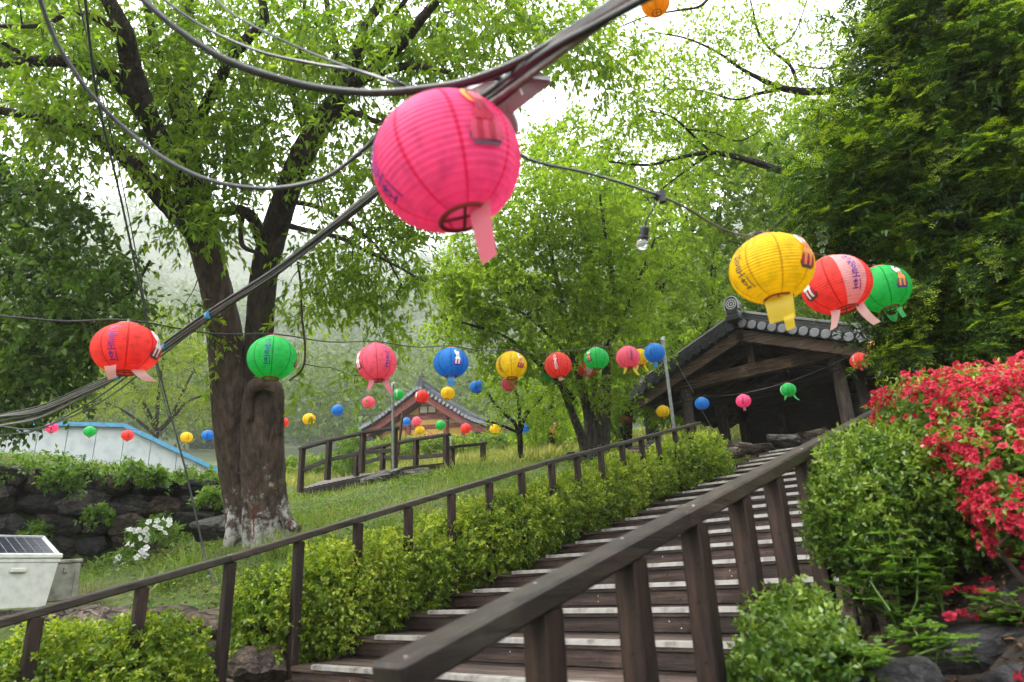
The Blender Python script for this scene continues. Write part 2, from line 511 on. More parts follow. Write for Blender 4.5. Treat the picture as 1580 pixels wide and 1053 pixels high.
_D = np.linalg.norm(GP[:, None, :2] - GP[None, :, :2], axis=-1)
_K = np.block([[-_D - 0.02 * np.eye(len(GP)) * -1, np.ones((len(GP), 1))], [np.ones((1, len(GP))), np.zeros((1, 1))]])
_W = np.linalg.solve(_K, np.concatenate([GP[:, 2], [0]]))
def gz(x, y):
    x = np.asarray(x, float); y = np.asarray(y, float)
    sh = x.shape
    q = np.stack([x.ravel(), y.ravel()], -1)
    out = np.empty(len(q))
    for i in range(0, len(q), 20000):
        d = np.linalg.norm(q[i:i + 20000, None] - GP[None, :, :2], axis=-1)
        out[i:i + 20000] = -d @ _W[:-1] + _W[-1]
    return out.reshape(sh)

xs = np.concatenate([np.arange(-44, -12, .8), np.arange(-12, 6, .16), np.arange(6, 22.1, .8)])
ys = np.concatenate([np.arange(-14, -3, .8), np.arange(-3, 11, .16), np.arange(11, 44.1, .8)])
gx, gy = np.meshgrid(xs, ys)
gzz = gz(gx, gy) + RNG.normal(size=gx.shape) * .008
nx, ny = len(xs), len(ys)
ii = (np.arange(ny - 1)[:, None] * nx + np.arange(nx - 1)[None]).ravel()
gq = np.stack([ii, ii + 1, ii + nx + 1, ii + nx], -1)
ground = link('ground', npmesh('ground', np.stack([gx, gy, gzz], -1).reshape(-1, 3), gq, M['ground'], smooth=True))
tag(ground, 'grassy hillside with bare soil right of the stairs', 'ground', kind='structure')

# wooded hill all round, starting under the rim of the near ground
def hill_z(x, y):
    r = np.hypot(x - 4, y + 2)
    az = np.arctan2(-(x - 4), y + 2)                 # 0 = +Y, positive to the left
    view = np.clip(np.cos(az - R(48)) * 1.15, -.25, 1)
    rise = np.interp(r, [0, 34, 60, 180, 390, 800, 1500, 2600], [3, 5.5, 10, 39, 165, 400, 480, 480])
    low = np.interp(r, [0, 34, 60, 2600], [-2, -3, -6, -14])
    k = np.clip((view + .25) / .9, 0, 1)
    z = low * (1 - k) + rise * k
    z = z + np.sin(x * .017 + 1) * np.cos(y * .0143) * np.clip((r - 80) * .08, 0, 34)
    return z
rr = np.concatenate([np.linspace(30, 70, 14), np.geomspace(76, 2600, 34)])
aa = np.linspace(0, 2 * math.pi, 145)[:-1]
hr, ha = np.meshgrid(rr, aa)
hx, hy = 4 - hr * np.sin(ha), -2 + hr * np.cos(ha)
hz = hill_z(hx, hy) - np.where(hr < 45, 1.2, 0)
na, nr = len(aa), len(rr)
q = [(a * nr + r, a * nr + r + 1, ((a + 1) % na) * nr + r + 1, ((a + 1) % na) * nr + r) for a in range(na) for r in range(nr - 1)]
M['hill'] = simple_mat('wooded hillside', (.055, .075, .028), .95, 0, .5, .12, 0, (.03, .045, .02))
hill = link('hill', npmesh('hill', np.stack([hx, hy, hz], -1).reshape(-1, 3), np.array(q), M['hill'], smooth=True))
tag(hill, 'steep wooded hill rising into the mist', 'hill', kind='structure')

# ------------------------------------------------------------------ haze
HZ = simple_mat('haze air', (1, 1, 1))
nt = HZ.node_tree
for n in list(nt.nodes): nt.nodes.remove(n)
o_ = nt.nodes.new('ShaderNodeOutputMaterial')
pv = nt.nodes.new('ShaderNodeVolumePrincipled')
pv.inputs['Color'].default_value = (.97, .98, 1.0, 1)
pv.inputs['Density'].default_value = 0.0007
pv.inputs['Anisotropy'].default_value = 0.2
nt.links.new(pv.outputs[0], o_.inputs['Volume'])
hb = MB().box((0, 0, 252), (5600, 5600, 580))
haze = hb.build('haze', HZ)
tag(haze, 'thin mist hanging over the hillside', 'haze', kind='stuff')

# ------------------------------------------------------------------ the stairs
stairs = thing('wooden_stairs', 'broad dark wooden stairs with pale metal nosings climbing to the shelter', 'stairs', loc=(1.5, 0, gz(1.5, 0)))
SX0, SX1 = 0.0, 3.20
screws = MB()
def shared(mesh, name, loc, parent, scale=None, rot=None):
    o = bpy.data.objects.new(name, mesh); scene.collection.objects.link(o)
    o.parent = parent
    if parent.get('_world'): o.matrix_parent_inverse = parent.matrix_world.inverted()
    o.location = loc
    if scale is not None: o.scale = scale
    if rot is not None: o.rotation_euler = rot
    return o
WX = XR - XL
tread_me = MB().box((0, 0, 0), (WX, .165, .038), bev=.004).mesh('tread_board', M['tread'])
riser_me = MB().box((0, 0, 0), (WX - .01, .026, .092), bev=.003).mesh('riser_board', M['riser'])
end_me = MB().box((0, 0, 0), (.10, .05, .030), bev=.003).mesh('nosing_end', M['tread'])
nb = MB()
nb.box((0, 0, 0), (SX1 - SX0, .052, .012), bev=.002)
nb.box((0, -.0285, -.008), (SX1 - SX0, .005, .028))
for k in range(4):
    nb.box((0, -.016 + k * .011, .0075), (SX1 - SX0, .005, .003))
nos_me = nb.mesh('nosing_strip', M['alu'])
xm = (XL + XR) / 2
for n in range(-3, 20):
    y, z = n * T, n * RS
    if n < 19:
        for k in range(3):
            o = shared(tread_me, 'tread_board', (xm, y + .09 + k * .172, z - .019 - .002 * random.random()), stairs)
    else:
        for k in range(7):
            shared(tread_me, 'tread_board', (xm, y + .09 + k * .172, z - .019), stairs)
    shared(riser_me, 'riser_board', (xm, y + .03, z - .038 - .048), stairs)
    rb = shared(riser_me, 'riser_board', (xm, y + .036, z - .038 - .112), stairs)
    rb.scale = (1, 1, .30)
    shared(nos_me, 'nosing_strip', ((SX0 + SX1) / 2, y + .024, z + .009), stairs)
    if n < 6:
        for xx in (.35, 1.25, 2.15, 3.0):
            for dx in (0, .05):
                if random.random() < .62:
                    screws.lathe([(.0035, 0), (.003, .0012), (0, .0015)], 8, (xx + dx, y, z))
# screws sit on the riser faces
sv = MB()
for n in range(-1, 8):
    for xx in (.3, .42, 1.3, 2.15, 2.24, 3.0):
        for dz in (.065, .105):
            if random.random() < .6:
                c = np.array([xx + random.uniform(-.02, .02), n * T + .0165, n * RS - dz])
                sv.tube([c + (0, .003, 0), c - (0, .0015, 0)], .0042, 8)
s_o = sv.build('screw_heads', M['screw'], stairs); s_o['kind'] = 'stuff'
lt = Leaves()
_n = 900
_k = RNG.integers(-2, 16, _n); _x = RNG.uniform(XL, XR, _n); _f = RNG.uniform(.05, .5, _n) ** 1.0
_b = np.column_stack([_x, _k * T + _f, _k * RS + .003 + 0 * _x])
_e = RNG.random(_n) < .35
_b[_e, 0] = XL + np.abs(RNG.normal(size=_e.sum())) * .18
_sz = RNG.uniform(.006, .028, _n)
lt.add(leaf_quads(_b, unit(np.column_stack([RNG.normal(size=(_n, 2)), RNG.normal(size=_n) * .12])), unit(np.column_stack([RNG.normal(size=(_n, 2)) * .2, np.ones(_n)])), _sz, _sz * .5))
LITTER = lt
for xs_ in (XL - .02, XR + .02):
    st = MB()
    a = np.array([xs_, -3 * T, -3 * RS - .25]); b = np.array([xs_, 20 * T, 20 * RS - .25])
    st.bar(a, b, .045, .30, bev=.004)
    st.build('stringer', M['wood'], stairs)

# ------------------------------------------------------------------ handrails
def handrail(name, label, X, ys, h, y0, y1, joints, post_w, rail_w, rail_h, low):
    t = thing(name, label, 'handrail', loc=(X, ys[0], .261 * ys[0]))
    def top(y):
        return .2609 * y + np.interp(y, [q[0] for q in h], [q[1] for q in h])
    for i, y in enumerate(ys):
        zt = top(y) - rail_h
        zb = .2609 * y - low
        b = MB().box((0, 0, (zt + zb) / 2 - zb), (post_w[0], post_w[1], zt - zb), bev=.006)
        o = b.build('post', M['woodZ'], t)
        o.location = (X, y, zb); o.rotation_euler = (random.uniform(-.008, .008), random.uniform(-.008, .008), random.uniform(-.03, .03))
    bt = MB()
    for y in ys:
        for dx in (-.018, .018):
            c = np.array([X + dx, y + random.uniform(-.01, .01), top(y) - .0006])
            bt.tube([c - (0, 0, .003), c + (0, 0, .0012)], .0055, 8)
    bt.build('bolt_heads', M['screw'], t)['kind'] = 'stuff'
    js = [y0] + list(joints) + [y1]
    for a, b in zip(js[:-1], js[1:]):
        m = MB()
        pa = np.array([X, a + .0015, top(a) - rail_h / 2]); pb = np.array([X, b - .0015, top(b) - rail_h / 2])
        m.bar(pa, pb, rail_w, rail_h, bev=.008)
        m.build('rail', M['wood_moss'], t)
    return t
ys = [-1.62, -1.07, -.52] + [.055 + .5485 * i for i in range(15)]
handrail('handrail', 'long dark timber handrail running up through the clipped hedge', -.3025, ys,
         [(-3, .905), (0, .888), (.6, .888), (2, .914), (4.4, .948), (5.5, .955), (7, .94), (8.1, .895)], -2.6, 8.16, (.03, 3.75), (.066, .066), .085, .05, .22)
ysr = [-1.555, -1.09, -.645, -.195, .28, .735, 1.19, 1.65, 2.1, 2.56, 3.0, 3.5, 4.0, 4.5, 4.95]
handrail('handrail', 'blurred timber handrail nearest the camera in front of the steps', 3.2725, ysr,
         [(-3, .925), (0, .925), (6, .925)], -1.59, 5.0, (-.30, 2.6), (.078, .078), .094, .059, .35)
# ------------------------------------------------------------------ leaf materials (measured-looking real reflectances)
M['leaf_hedge'] = leaf_mat('hedge leaf', [(.05, .095, .012), (.12, .20, .018), (.20, .29, .025), (.30, .37, .045)], .42, .38, .4)
M['leaf_box'] = leaf_mat('glossy shrub leaf', [(.035, .085, .014), (.08, .155, .02), (.14, .23, .028), (.24, .32, .05)], .36, .33, .45)
M['leaf_box_new'] = leaf_mat('young shrub leaf', [(.12, .20, .025), (.22, .31, .045), (.33, .41, .08)], .35, .35, .45)
M['leaf_hedge_new_lit'] = leaf_mat('young top-lit hedge leaf', [(.15, .23, .02), (.28, .36, .03), (.41, .47, .055), (.50, .52, .10)], .42, .38, .35)  # young leaf colour, raised to paint in the highlights of hedge tops
M['leaf_weed'] = leaf_mat('wild plant leaf', [(.05, .11, .018), (.11, .20, .03), (.19, .29, .05)], .4, .45, .3)
M['leaf_grass'] = leaf_mat('grass blade', [(.06, .105, .016), (.13, .20, .025), (.21, .27, .045), (.30, .27, .09)], .35, .5, .25)
M['leaf_zelkova'] = leaf_mat('big tree leaf', [(.08, .15, .014), (.16, .265, .024), (.24, .345, .032), (.33, .40, .05)], .6, .42, .25)
M['leaf_dark'] = leaf_mat('dark tree leaf', [(.028, .07, .014), (.06, .12, .02), (.10, .17, .03), (.15, .22, .045)], .48, .4, .3)
M['leaf_mid'] = leaf_mat('slender tree leaf', [(.09, .16, .016), (.18, .285, .025), (.265, .37, .035), (.35, .43, .055)], .6, .42, .25)
M['leaf_back'] = leaf_mat('background tree leaf', [(.09, .16, .016), (.18, .285, .025), (.265, .37, .035), (.35, .43, .055)], .6, .45, .25)
M['leaf_yellow'] = leaf_mat('yellow green leaf', [(.13, .18, .015), (.21, .27, .025), (.3, .35, .05)], .5, .45, .2)
M['leaf_far'] = leaf_mat('far tree leaf', [(.04, .075, .02), (.075, .12, .03), (.12, .17, .045), (.16, .2, .07)], .35, .6, .1)
M['needle_old'] = leaf_mat('yew needle', [(.02, .048, .010), (.04, .085, .015), (.07, .13, .022)], .32, .4, .35)
M['needle_new'] = leaf_mat('young yew needle', [(.13, .21, .018), (.21, .30, .025), (.30, .38, .04)], .42, .42, .3)
M['petal_red'] = leaf_mat('red azalea petal', [(.20, .006, .018), (.42, .016, .04), (.56, .035, .07), (.68, .11, .16)], .35, .5, .2, tint=(1.1, .7, .8))
M['petal_white'] = leaf_mat('white petal', [(.7, .7, .66), (.82, .82, .8)], .3, .5, .2, tint=(1, 1, 1))
M['petal_yellow'] = leaf_mat('yellow petal', [(.6, .4, .02), (.7, .5, .03)], .3, .5, .2, tint=(1, 1, .6))
M['leaf_dry'] = leaf_mat('dry leaf', [(.08, .04, .02), (.17, .1, .05), (.25, .16, .09)], .1, .8, .1, tint=(1, .9, .7))
M['twig'] = simple_mat('twig bark', (.05, .035, .026), .85, 0, .4, 20)

def lumps(n, seed):
    r = np.random.default_rng(seed)
    return unit(r.normal(size=(n, 3))), r.uniform(.3, 1, n)

def shrub(name, label, cat, blobs, dens, leafmat, leaf=(.022, .012), twig=.11, nleaf=9, seed=1, group=None, core=.62, floor=True, newmat=None, newfrac=.3, spread=.9, mesh_extra=None):
    """foliage hugging overlapping ellipsoids: leafy twigs through the outer third, a darker leafy inside, stems below"""
    rng = np.random.default_rng(seed)
    base = np.mean([b[0] for b in blobs], 0)
    zb = gz(base[0], base[1])
    t = thing(name, label, cat, group, loc=(base[0], base[1], float(zb)))
    L = Leaves()
    C = np.array([b[0] for b in blobs], float); Rr = np.array([b[1] for b in blobs], float)
    orgs = []; dirs = []; nzs = []
    for i, (c, r) in enumerate(zip(C, Rr)):
        area = 4 * math.pi * ((r[0] * r[1]) ** 1.6 + (r[0] * r[2]) ** 1.6 + (r[1] * r[2]) ** 1.6) ** (1 / 1.6) / 3 ** (1 / 1.6)
        n = int(area * dens)
        u = unit(rng.normal(size=(n, 3)))
        ld, lr = lumps(26, seed * 31 + i)
        d = (u @ ld.T)
        bumpy = 1 + .17 * np.max(np.where(d > .86, (d - .86) / .14, 0) * lr[None], axis=1)
        rad = (bumpy * (1 - np.abs(rng.normal(size=n)) * .13) * rng.choice([1, 1.04, .8], size=n))[:, None]
        p = c + u * r * rad
        nr = unit(u / r)
        # drop what lies well inside another blob
        keep = np.ones(n, bool)
        for j, (c2, r2) in enumerate(zip(C, Rr)):
            if j != i:
                keep &= (((p - c2) / r2) ** 2).sum(1) > .55
        orgs.append(p[keep]); dirs.append(nr[keep]); nzs.append(nr[keep][:, 2])
    p = np.concatenate(orgs); d = np.concatenate(dirs)
    kk = p[:, 2] > (gz(p[:, 0], p[:, 1]) - .02 if floor else -99)
    p, d = p[kk], d[kk]
    d = unit(d + rng.normal(size=d.shape) * .45 + np.array([0, 0, .35]))
    young_lit = rng.random(len(p)) < newfrac * (.35 + 1.35 * np.clip(np.concatenate(nzs)[kk], 0, 1))  # young tips weighted to upward faces, so lit tops are put into colour
    for sel, mi in ((~young_lit, 0), (young_lit, 1 if newmat else 0)):
        if sel.any():
            L.add(spray_leaves(p[sel] - d[sel] * twig * .6, d[sel], twig, nleaf, leaf[0], leaf[1], rng, spread=spread, droop=.1, up=.5), mi)
    # leafy inside, so that no daylight falls through
    for c, r in zip(C, Rr):
        n = int(len(p) * .28 / len(C))
        u = unit(rng.normal(size=(n, 3))); q = c + u * r * rng.uniform(.45, .82, n)[:, None]
        if floor: q = q[q[:, 2] > gz(q[:, 0], q[:, 1])]
        n = len(q)
        L.add(leaf_quads(np.repeat(q, 4, 0), rand_unit(n * 4, rng), rand_unit(n * 4, rng), leaf[0] * 2.0, leaf[1] * 2.4), 0)
    mats = [leafmat] + ([newmat] if newmat else [])
    L.build('foliage', mats, t)
    st = MB()
    for c, r in zip(C, Rr):
        g = float(gz(c[0], c[1]))
        for k in range(5):
            a = np.array([c[0] + rng.normal() * r[0] * .15, c[1] + rng.normal() * r[1] * .15, g - .05])
            u = unit(rng.normal(size=3) + np.array([0, 0, .8])); e = c + u * r * .75
            st.tube([a, (a + e) / 2 + rng.normal(size=3) * .03, e], [.014, .009, .004], 5)
    st.build('stem', M['twig'], t)
    return t

# left hedge along the stairs, clipped in soft mounds
def nose(y): return .2609 * y
hb_ = []
hx0 = -.60
segs_old = [(.78, .42, .50, .36, .30), (1.15, .42, .46, .52, .36), (1.6, .44, .42, .55, .38), (2.15, .42, .45, .55, .36), (2.75, .42, .46, .60, .38), (3.35, .42, .44, .58, .36),
        (3.95, .42, .46, .58, .36), (4.6, .42, .45, .60, .36), (5.3, .42, .45, .62, .36), (6.0, .42, .46, .60, .36), (6.7, .42, .46, .60, .36)]
segs = [(.62 + .43 * i, .40 + .03 * math.sin(i * 2.1), .36, .42 + .03 * math.sin(i * 1.3), .27 + .03 * math.sin(i * 1.7)) for i in range(15)]
segs[0] = (.62, .36, .30, .40, .24)
for y, rx, ry, rz, zc in segs:
    hb_.append(((-.50 - .30 * max(0, 1.25 - y) + random.uniform(-.04, .04), y, nose(y) + zc), (rx, ry, rz)))
shrub('hedge', 'long clipped bright green hedge wrapping the posts beside the steps', 'hedge', hb_, 720, M['leaf_hedge'], (.033, .0205), .085, 9, 3, newmat=M['leaf_hedge_new_lit'], newfrac=.4)
shrub('hedge_shrub', 'round bushy shrub at the upper end of the long hedge below the shelter', 'shrub',
      [((-.36, 7.85, 2.25), (.62, .55, .55)), ((-.5, 7.3, 2.1), (.5, .45, .5))], 560, M['leaf_hedge'], (.035, .021), .09, 9, 4, newmat=M['leaf_hedge_new_lit'], newfrac=.35)
# lower hedge left of the gap in the rail
shrub('hedge', 'broad low clipped hedge at the lower left under the handrail', 'hedge',
      [((-.42, -.42, .16), (.36, .40, .40)), ((-.55, -.85, .10), (.42, .42, .42)), ((-.35, -.72, .0), (.36, .40, .40)), ((-.32, -.3, -.0), (.30, .30, .36))], 850, M['leaf_hedge'], (.030, .018), .08, 9, 5, newmat=M['leaf_hedge_new_lit'], newfrac=.3)
shrub('hedge_shrub', 'yellowish shrub at the bottom left corner beside the end of the handrail', 'shrub',
      [((-.52, -1.32, -.02), (.36, .36, .40)), ((-.45, -1.75, -.1), (.42, .42, .46)), ((-.2, -1.4, -.18), (.3, .35, .35))], 800, M['leaf_hedge'], (.030, .018), .08, 9, 6, newmat=M['leaf_hedge_new_lit'], newfrac=.3)
# right side shrubs
shrub('box_shrub', 'large pale topped rounded shrub behind the near handrail, below the red azalea', 'shrub',
      [((3.42, 1.25, .86), (.16, .34, .26)), ((3.72, 1.95, 1.12), (.40, .55, .34)), ((3.60, 1.45, 1.00), (.32, .45, .33)), ((3.78, 1.45, .93), (.34, .4, .34)), ((3.62, 2.5, 1.28), (.3, .5, .3)), ((3.56, 1.15, .80), (.2, .3, .24))], 1150, M['leaf_box'], (.028, .0135), .085, 10, 7, newmat=M['leaf_box_new'], newfrac=.45)
shrub('box_shrub', 'dense dark green low shrub in front beside the nearest handrail post', 'shrub',
      [((3.40, .32, .33), (.19, .30, .24)), ((3.50, .05, .23), (.20, .28, .24)), ((3.38, -.02, .16), (.15, .28, .22))], 1500, M['leaf_box'], (.026, .0135), .075, 10, 8, newmat=M['leaf_box_new'], newfrac=.2)

# ------------------------------------------------------------------ red azalea
def flower_mesh(name, matp, seed, s=.024, npet=5, stamens=True):
    r = np.random.default_rng(seed)
    b = MB()
    for k in range(npet):
        a = 2 * math.pi * (k + r.uniform(-.12, .12)) / npet
        d = np.array([math.cos(a), math.sin(a), .0]); sd = np.array([-math.sin(a), math.cos(a), 0])
        w = s * r.uniform(.42, .52); tip = s * r.uniform(.95, 1.15)
        lift = r.uniform(.25, .5) * s
        v = [(0, 0, -s * .55), d * s * .42 + sd * w * .55 + np.array([0, 0, lift * .6]), d * s * .78 + sd * w + np.array([0, 0, lift]),
             d * tip + np.array([0, 0, lift * r.uniform(.6, 1.0)]), d * s * .78 - sd * w + np.array([0, 0, lift]), d * s * .42 - sd * w * .55 + np.array([0, 0, lift * .6]),
             d * s * .6 + np.array([0, 0, lift * .45])]
        b.add(v, [(0, 1, 6), (1, 2, 6), (2, 3, 6), (3, 4, 6), (4, 5, 6), (5, 0, 6)])
    for k in range(3 if stamens else 0):
        a = r.uniform(0, 6.28)
        b.tube([(0, 0, -s * .2), (math.cos(a) * s * .25, math.sin(a) * s * .25, s * .75)], s * .03, 3)
    return b.mesh(name, matp)

def frame_mats(p, n, s, rng):
    """object matrices looking along n"""
    out = []
    for a, d, k in zip(p, n, s):
        q = Vector(d).to_track_quat('Z', 'Y').to_matrix().to_4x4() @ Matrix.Rotation(rng.uniform(0, 6.28), 4, 'Z')
        out.append(Matrix.Translation(Vector(a)) @ q @ Matrix.Scale(k, 4))
    return out

def bake(me, mats_, name, matp):
    """many transformed copies joined into one mesh (the part past the limit)"""
    nv = len(me.vertices); co = np.empty(nv * 3); me.vertices.foreach_get('co', co); co = co.reshape(-1, 3)
    fs = [tuple(p.vertices) for p in me.polygons]
    A = np.array([[list(r) for r in m] for m in mats_])
    V = np.einsum('nij,vj->nvi', A[:, :3, :3], co) + A[:, None, :3, 3]
    tri = np.array([f for f in fs if len(f) == 3]); qd = np.array([f for f in fs if len(f) == 4])
    F = []
    for arr in (tri, qd):
        if len(arr): F.append((arr[None] + (np.arange(len(mats_)) * nv)[:, None, None]).reshape(-1, arr.shape[1]))
    m = MB(); m.v = V.reshape(-1, 3).tolist()
    for f in F: m.f += [tuple(x) for x in f.tolist()]
    m.mi = [0] * len(m.f)
    return m.mesh(name, matp)

AZ = [((3.95, 2.15, 1.42), (.38, .50, .28)), ((3.78, 1.75, 1.41), (.22, .33, .20)), ((4.02, 1.75, 1.30), (.30, .42, .30)), ((4.12, 1.45, 1.14), (.26, .40, .30)),
      ((4.22, 1.25, .96), (.28, .38, .28)), ((4.2, 2.2, 1.34), (.5, .55, .34)), ((3.98, 1.36, 1.12), (.16, .3, .2)), ((4.5, 1.7, 1.2), (.4, .5, .4)), ((4.16, 1.02, .80), (.18, .22, .16))]
az = shrub('azalea', 'big azalea bush covered in bright red flowers at the right edge', 'azalea', AZ, 330, M['leaf_box'], (.03, .013), .08, 6, 21, newmat=M['leaf_box_new'], newfrac=.6, floor=True)
rng = np.random.default_rng(5)
fp = []; fn = []
for i, (c, r) in enumerate(AZ):
    c = np.array(c); r = np.array(r)
    n = int(3300 * (r[0] * r[1] + r[1] * r[2] + r[0] * r[2]) * 2.3)
    ld, lr = lumps(30, 77 + i)
    u = unit(rng.normal(size=(n, 3)))
    dd = u @ ld.T
    bl = .93 + .34 * np.max(np.where(dd > .80, (dd - .80) / .20, 0) * lr[None], axis=1)
    q = c + u * r * (bl * rng.uniform(.70, 1.03, n))[:, None]
    keep = np.max(dd * 1.0, axis=1) > .87
    for j, (c2, r2) in enumerate(AZ):
        if j != i: keep &= (((q - np.array(c2)) / np.array(r2)) ** 2).sum(1) > .78
    keep &= q[:, 2] > gz(q[:, 0], q[:, 1]) + .03
    gap = np.array([mnoise.noise(Vector(w * 5.5)) + .5 * mnoise.noise(Vector(w * 13.0)) for w in q])
    keep &= gap > -.10
    fp.append(q[keep]); fn.append(unit(u / r)[keep])
fp = np.concatenate(fp); fn = np.concatenate(fn)
fn = unit(fn + rng.normal(size=fn.shape) * .4 + np.array([0, 0, .25]))
vis = (fn * (CAM - fp)).sum(1) / np.linalg.norm(CAM - fp, axis=1)
dist = (fp - CAM) @ AX_F
px = 790 + 1053 * ((fp - CAM) @ AX_R) / dist
score = dist - vis * .6 + np.where(px > 1590, 9, 0)
order = np.argsort(score); order = order[(vis[order] > -.4) & (px[order] < 1720)]
fms = [flower_mesh('flower', M['petal_red'], s) for s in range(5)]
mats_ = frame_mats(fp, fn, rng.uniform(.55, .92, len(fp)), rng)
for k in order[:300]:
    o = bpy.data.objects.new('flower', fms[k % 5]); scene.collection.objects.link(o)
    o.parent = az; o.matrix_parent_inverse = az.matrix_world.inverted(); o.matrix_basis = mats_[k]
plain = flower_mesh('flower', M['petal_red'], 9, stamens=False)
rest = bake(plain, [mats_[k] for k in order[300:]], 'flowers', M['petal_red'])
o = link('flowers', rest, az); o['kind'] = 'stuff'

# fallen red blossoms on the rocks
FB = []
FALL = ['red blossom in the middle of the row on the brown rock', 'red blossom second from the left on the brown rock', 'red blossom right of the middle on the brown rock', 'red blossom lying apart at the right end of the brown rock',
        'single red blossom hanging just above the brown rock', 'leftmost red blossom on the top edge of the big dark boulder', 'middle red blossom on the top edge of the big dark boulder', 'rightmost red blossom on the top edge of the big dark boulder',
        'leftmost red blossom of the row on the brown rock', 'red blossom in the bottom right corner of the picture']
fm = [P(1475, 908, 2.9), P(1490, 911, 2.95), P(1505, 912, 2.9), P(1530, 913, 2.85), P(1522, 896, 3.0), P(1466, 953, 2.7), P(1485, 948, 2.75), P(1506, 953, 2.7), P(1460, 915, 2.9), P(1572, 1045, 2.3)]
fl = frame_mats(fm, [(rng.normal() * .4, rng.normal() * .4 - .3, .8) for _ in fm], [1.15] * len(fm), rng)
for mtx in fl:
    o = bpy.data.objects.new('fallen_flower', fms[0]); scene.collection.objects.link(o)
    o.matrix_world = mtx
    tag(o, FALL[len(FB)], 'flower', 'red blossoms dropped under the azalea'); FB.append(o)

# ------------------------------------------------------------------ rocks
def rock_mesh(name, matp, seed, n=3, rough=.16, boxy=.55, flat=1.0, cell=1.3):
    """chipped boulder: a subdivided cube, partly rounded, cut by noise"""
    r = np.random.default_rng(seed)
    k = n + 1
    idx = {}; vs = []; fs = []
    def vid(p):
        key = tuple(np.round(p, 5))
        if key not in idx:
            idx[key] = len(vs); vs.append(np.array(p, float))
        return idx[key]
    g = np.linspace(-1, 1, k)
    for ax in range(3):
        for s in (-1, 1):
            for i in range(n):
                for j in range(n):
                    q = []
                    for (a, b) in ((i, j), (i + 1, j), (i + 1, j + 1), (i, j + 1)):
                        p = [0, 0, 0]; p[ax] = s; p[(ax + 1) % 3] = g[a]; p[(ax + 2) % 3] = g[b]
                        q.append(vid(p))
                    fs.append(q if s > 0 else q[::-1])
    V = np.array(vs)
    sph = unit(V) * 1.18
    V = V * boxy + sph * (1 - boxy)
    off = r.uniform(0, 50, 3)
    for i in range(len(V)):
        d = mnoise.noise_vector(Vector(V[i] * cell + off)); V[i] += np.array(d) * rough * 2
        V[i] *= 1 + rough * mnoise.noise(Vector(V[i] * 2.7 + off)) + rough * .5 * mnoise.noise(Vector(V[i] * 6.1 + off))
    # a few cut faces
    for _ in range(9):
        nn = unit(r.normal(size=3)); h = r.uniform(.68, .95)
        d = V @ nn - h
        V = V - np.where(d > 0, d, 0)[:, None] * nn
    V[:, 2] *= flat
    m = MB(); m.add(V * .5, fs)
    return m.mesh(name, matp)

def rock(name, label, cat, c, size, rz, matp, seed, group=None, n=7, rough=.16, boxy=.5):
    o = link(name, rock_mesh(name, matp, seed, n, rough, boxy))
    o.location = c; o.scale = size; o.rotation_euler = (random.uniform(-.15, .15), random.uniform(-.15, .15), rz)
    return tag(o, label, cat, group)

rock('boulder', 'big dark boulder with a pale flat top below the fallen red blossoms', 'rock', P(1495, 1010, 2.65), (.36, .30, .24), .4, M['stone_dark'], 3)
rock('boulder', 'grey rock cut off by the bottom edge under the wild plant', 'rock', P(1395, 1065, 2.25), (.30, .26, .18), .2, M['stone_dark'], 4)
rock('boulder', 'brown rock at the foot of the azalea with blossoms on it', 'rock', P(1530, 930, 2.95), (.26, .24, .17), .9, M['stone_brown'], 5)
rock('boulder', 'dark rock in the shade at the right edge below the azalea', 'rock', P(1600, 960, 2.8), (.4, .35, .3), 1.3, M['stone_dark'], 6)
rock('boulder', 'black rock in the bottom right corner', 'rock', P(1570, 1075, 2.35), (.34, .28, .22), 2.0, M['stone_dark'], 8)

# ------------------------------------------------------------------ wild plants on the bank
def wild_plant(label, base, hts, seed, leaf=.045, buds=True):
    r = np.random.default_rng(seed)
    t = thing('wild_plant', label, 'plant', loc=base)
    base = np.array(base)
    L = Leaves(); bud = MB()
    for k, (dx, dy, h) in enumerate(hts):
        top = base + np.array([dx, dy, h])
        mid = (base + top) / 2 + r.normal(size=3) * .03 - np.array([dx, dy, 0]) * .12
        s = MB()
        pts = [base + r.normal(size=3) * .008, base * .6 + mid * .4, mid, mid * .4 + top * .6, top]
        s.tube(pts, [.0055, .005, .0045, .004, .002], 6)
        s.build('stem', M['leaf_weed'], t)
        for q in np.linspace(.35, 1, 6):
            p = base + (top - base) * q + r.normal(size=3) * .012
            for w in range(2):
                a = r.uniform(0, 6.28)
                d = unit(np.array([math.cos(a), math.sin(a), r.uniform(.0, .5)]))
                ln = leaf * r.uniform(1.4, 2.4) * (1.2 - .5 * q)
                for j in range(5):        # lobed pinnate leaf: pairs of rounded lobes along a stalk
                    f = (j + 1) / 5
                    sd = unit(np.cross(d, (0, 0, 1)))
                    bp = p + d * ln * f
                    for sgn in ((-1, 1) if j < 4 else (0,)):
                        dd = unit(d * .6 + sd * sgn)
                        L.add(leaf_quads(np.array([bp]), np.array([dd]), unit(np.array([[r.normal() * .2, r.normal() * .2, 1]])), leaf * r.uniform(.65, .95), leaf * .6, fold=.1))
        if buds:
            for j in range(4):
                c = top + r.normal(size=3) * .012 + np.array([0, 0, .012])
                bud.lathe([(0.0005, -.008), (.003, -.003), (.0032, .003), (.0005, .009)], 6, c)
    L.build('leaves', M['leaf_weed'], t)
    if buds: bud.build('buds', M['leaf_weed'], t)
    return t
wild_plant('tall lobed wild plant with budding stems between the two shrubs and the rocks', P(1390, 985, 2.75), [(.03, .05, .42), (-.12, .1, .34), (.12, .02, .3), (-.06, -.05, .22), (.16, .1, .2), (-.2, .0, .2)], 1, .05)
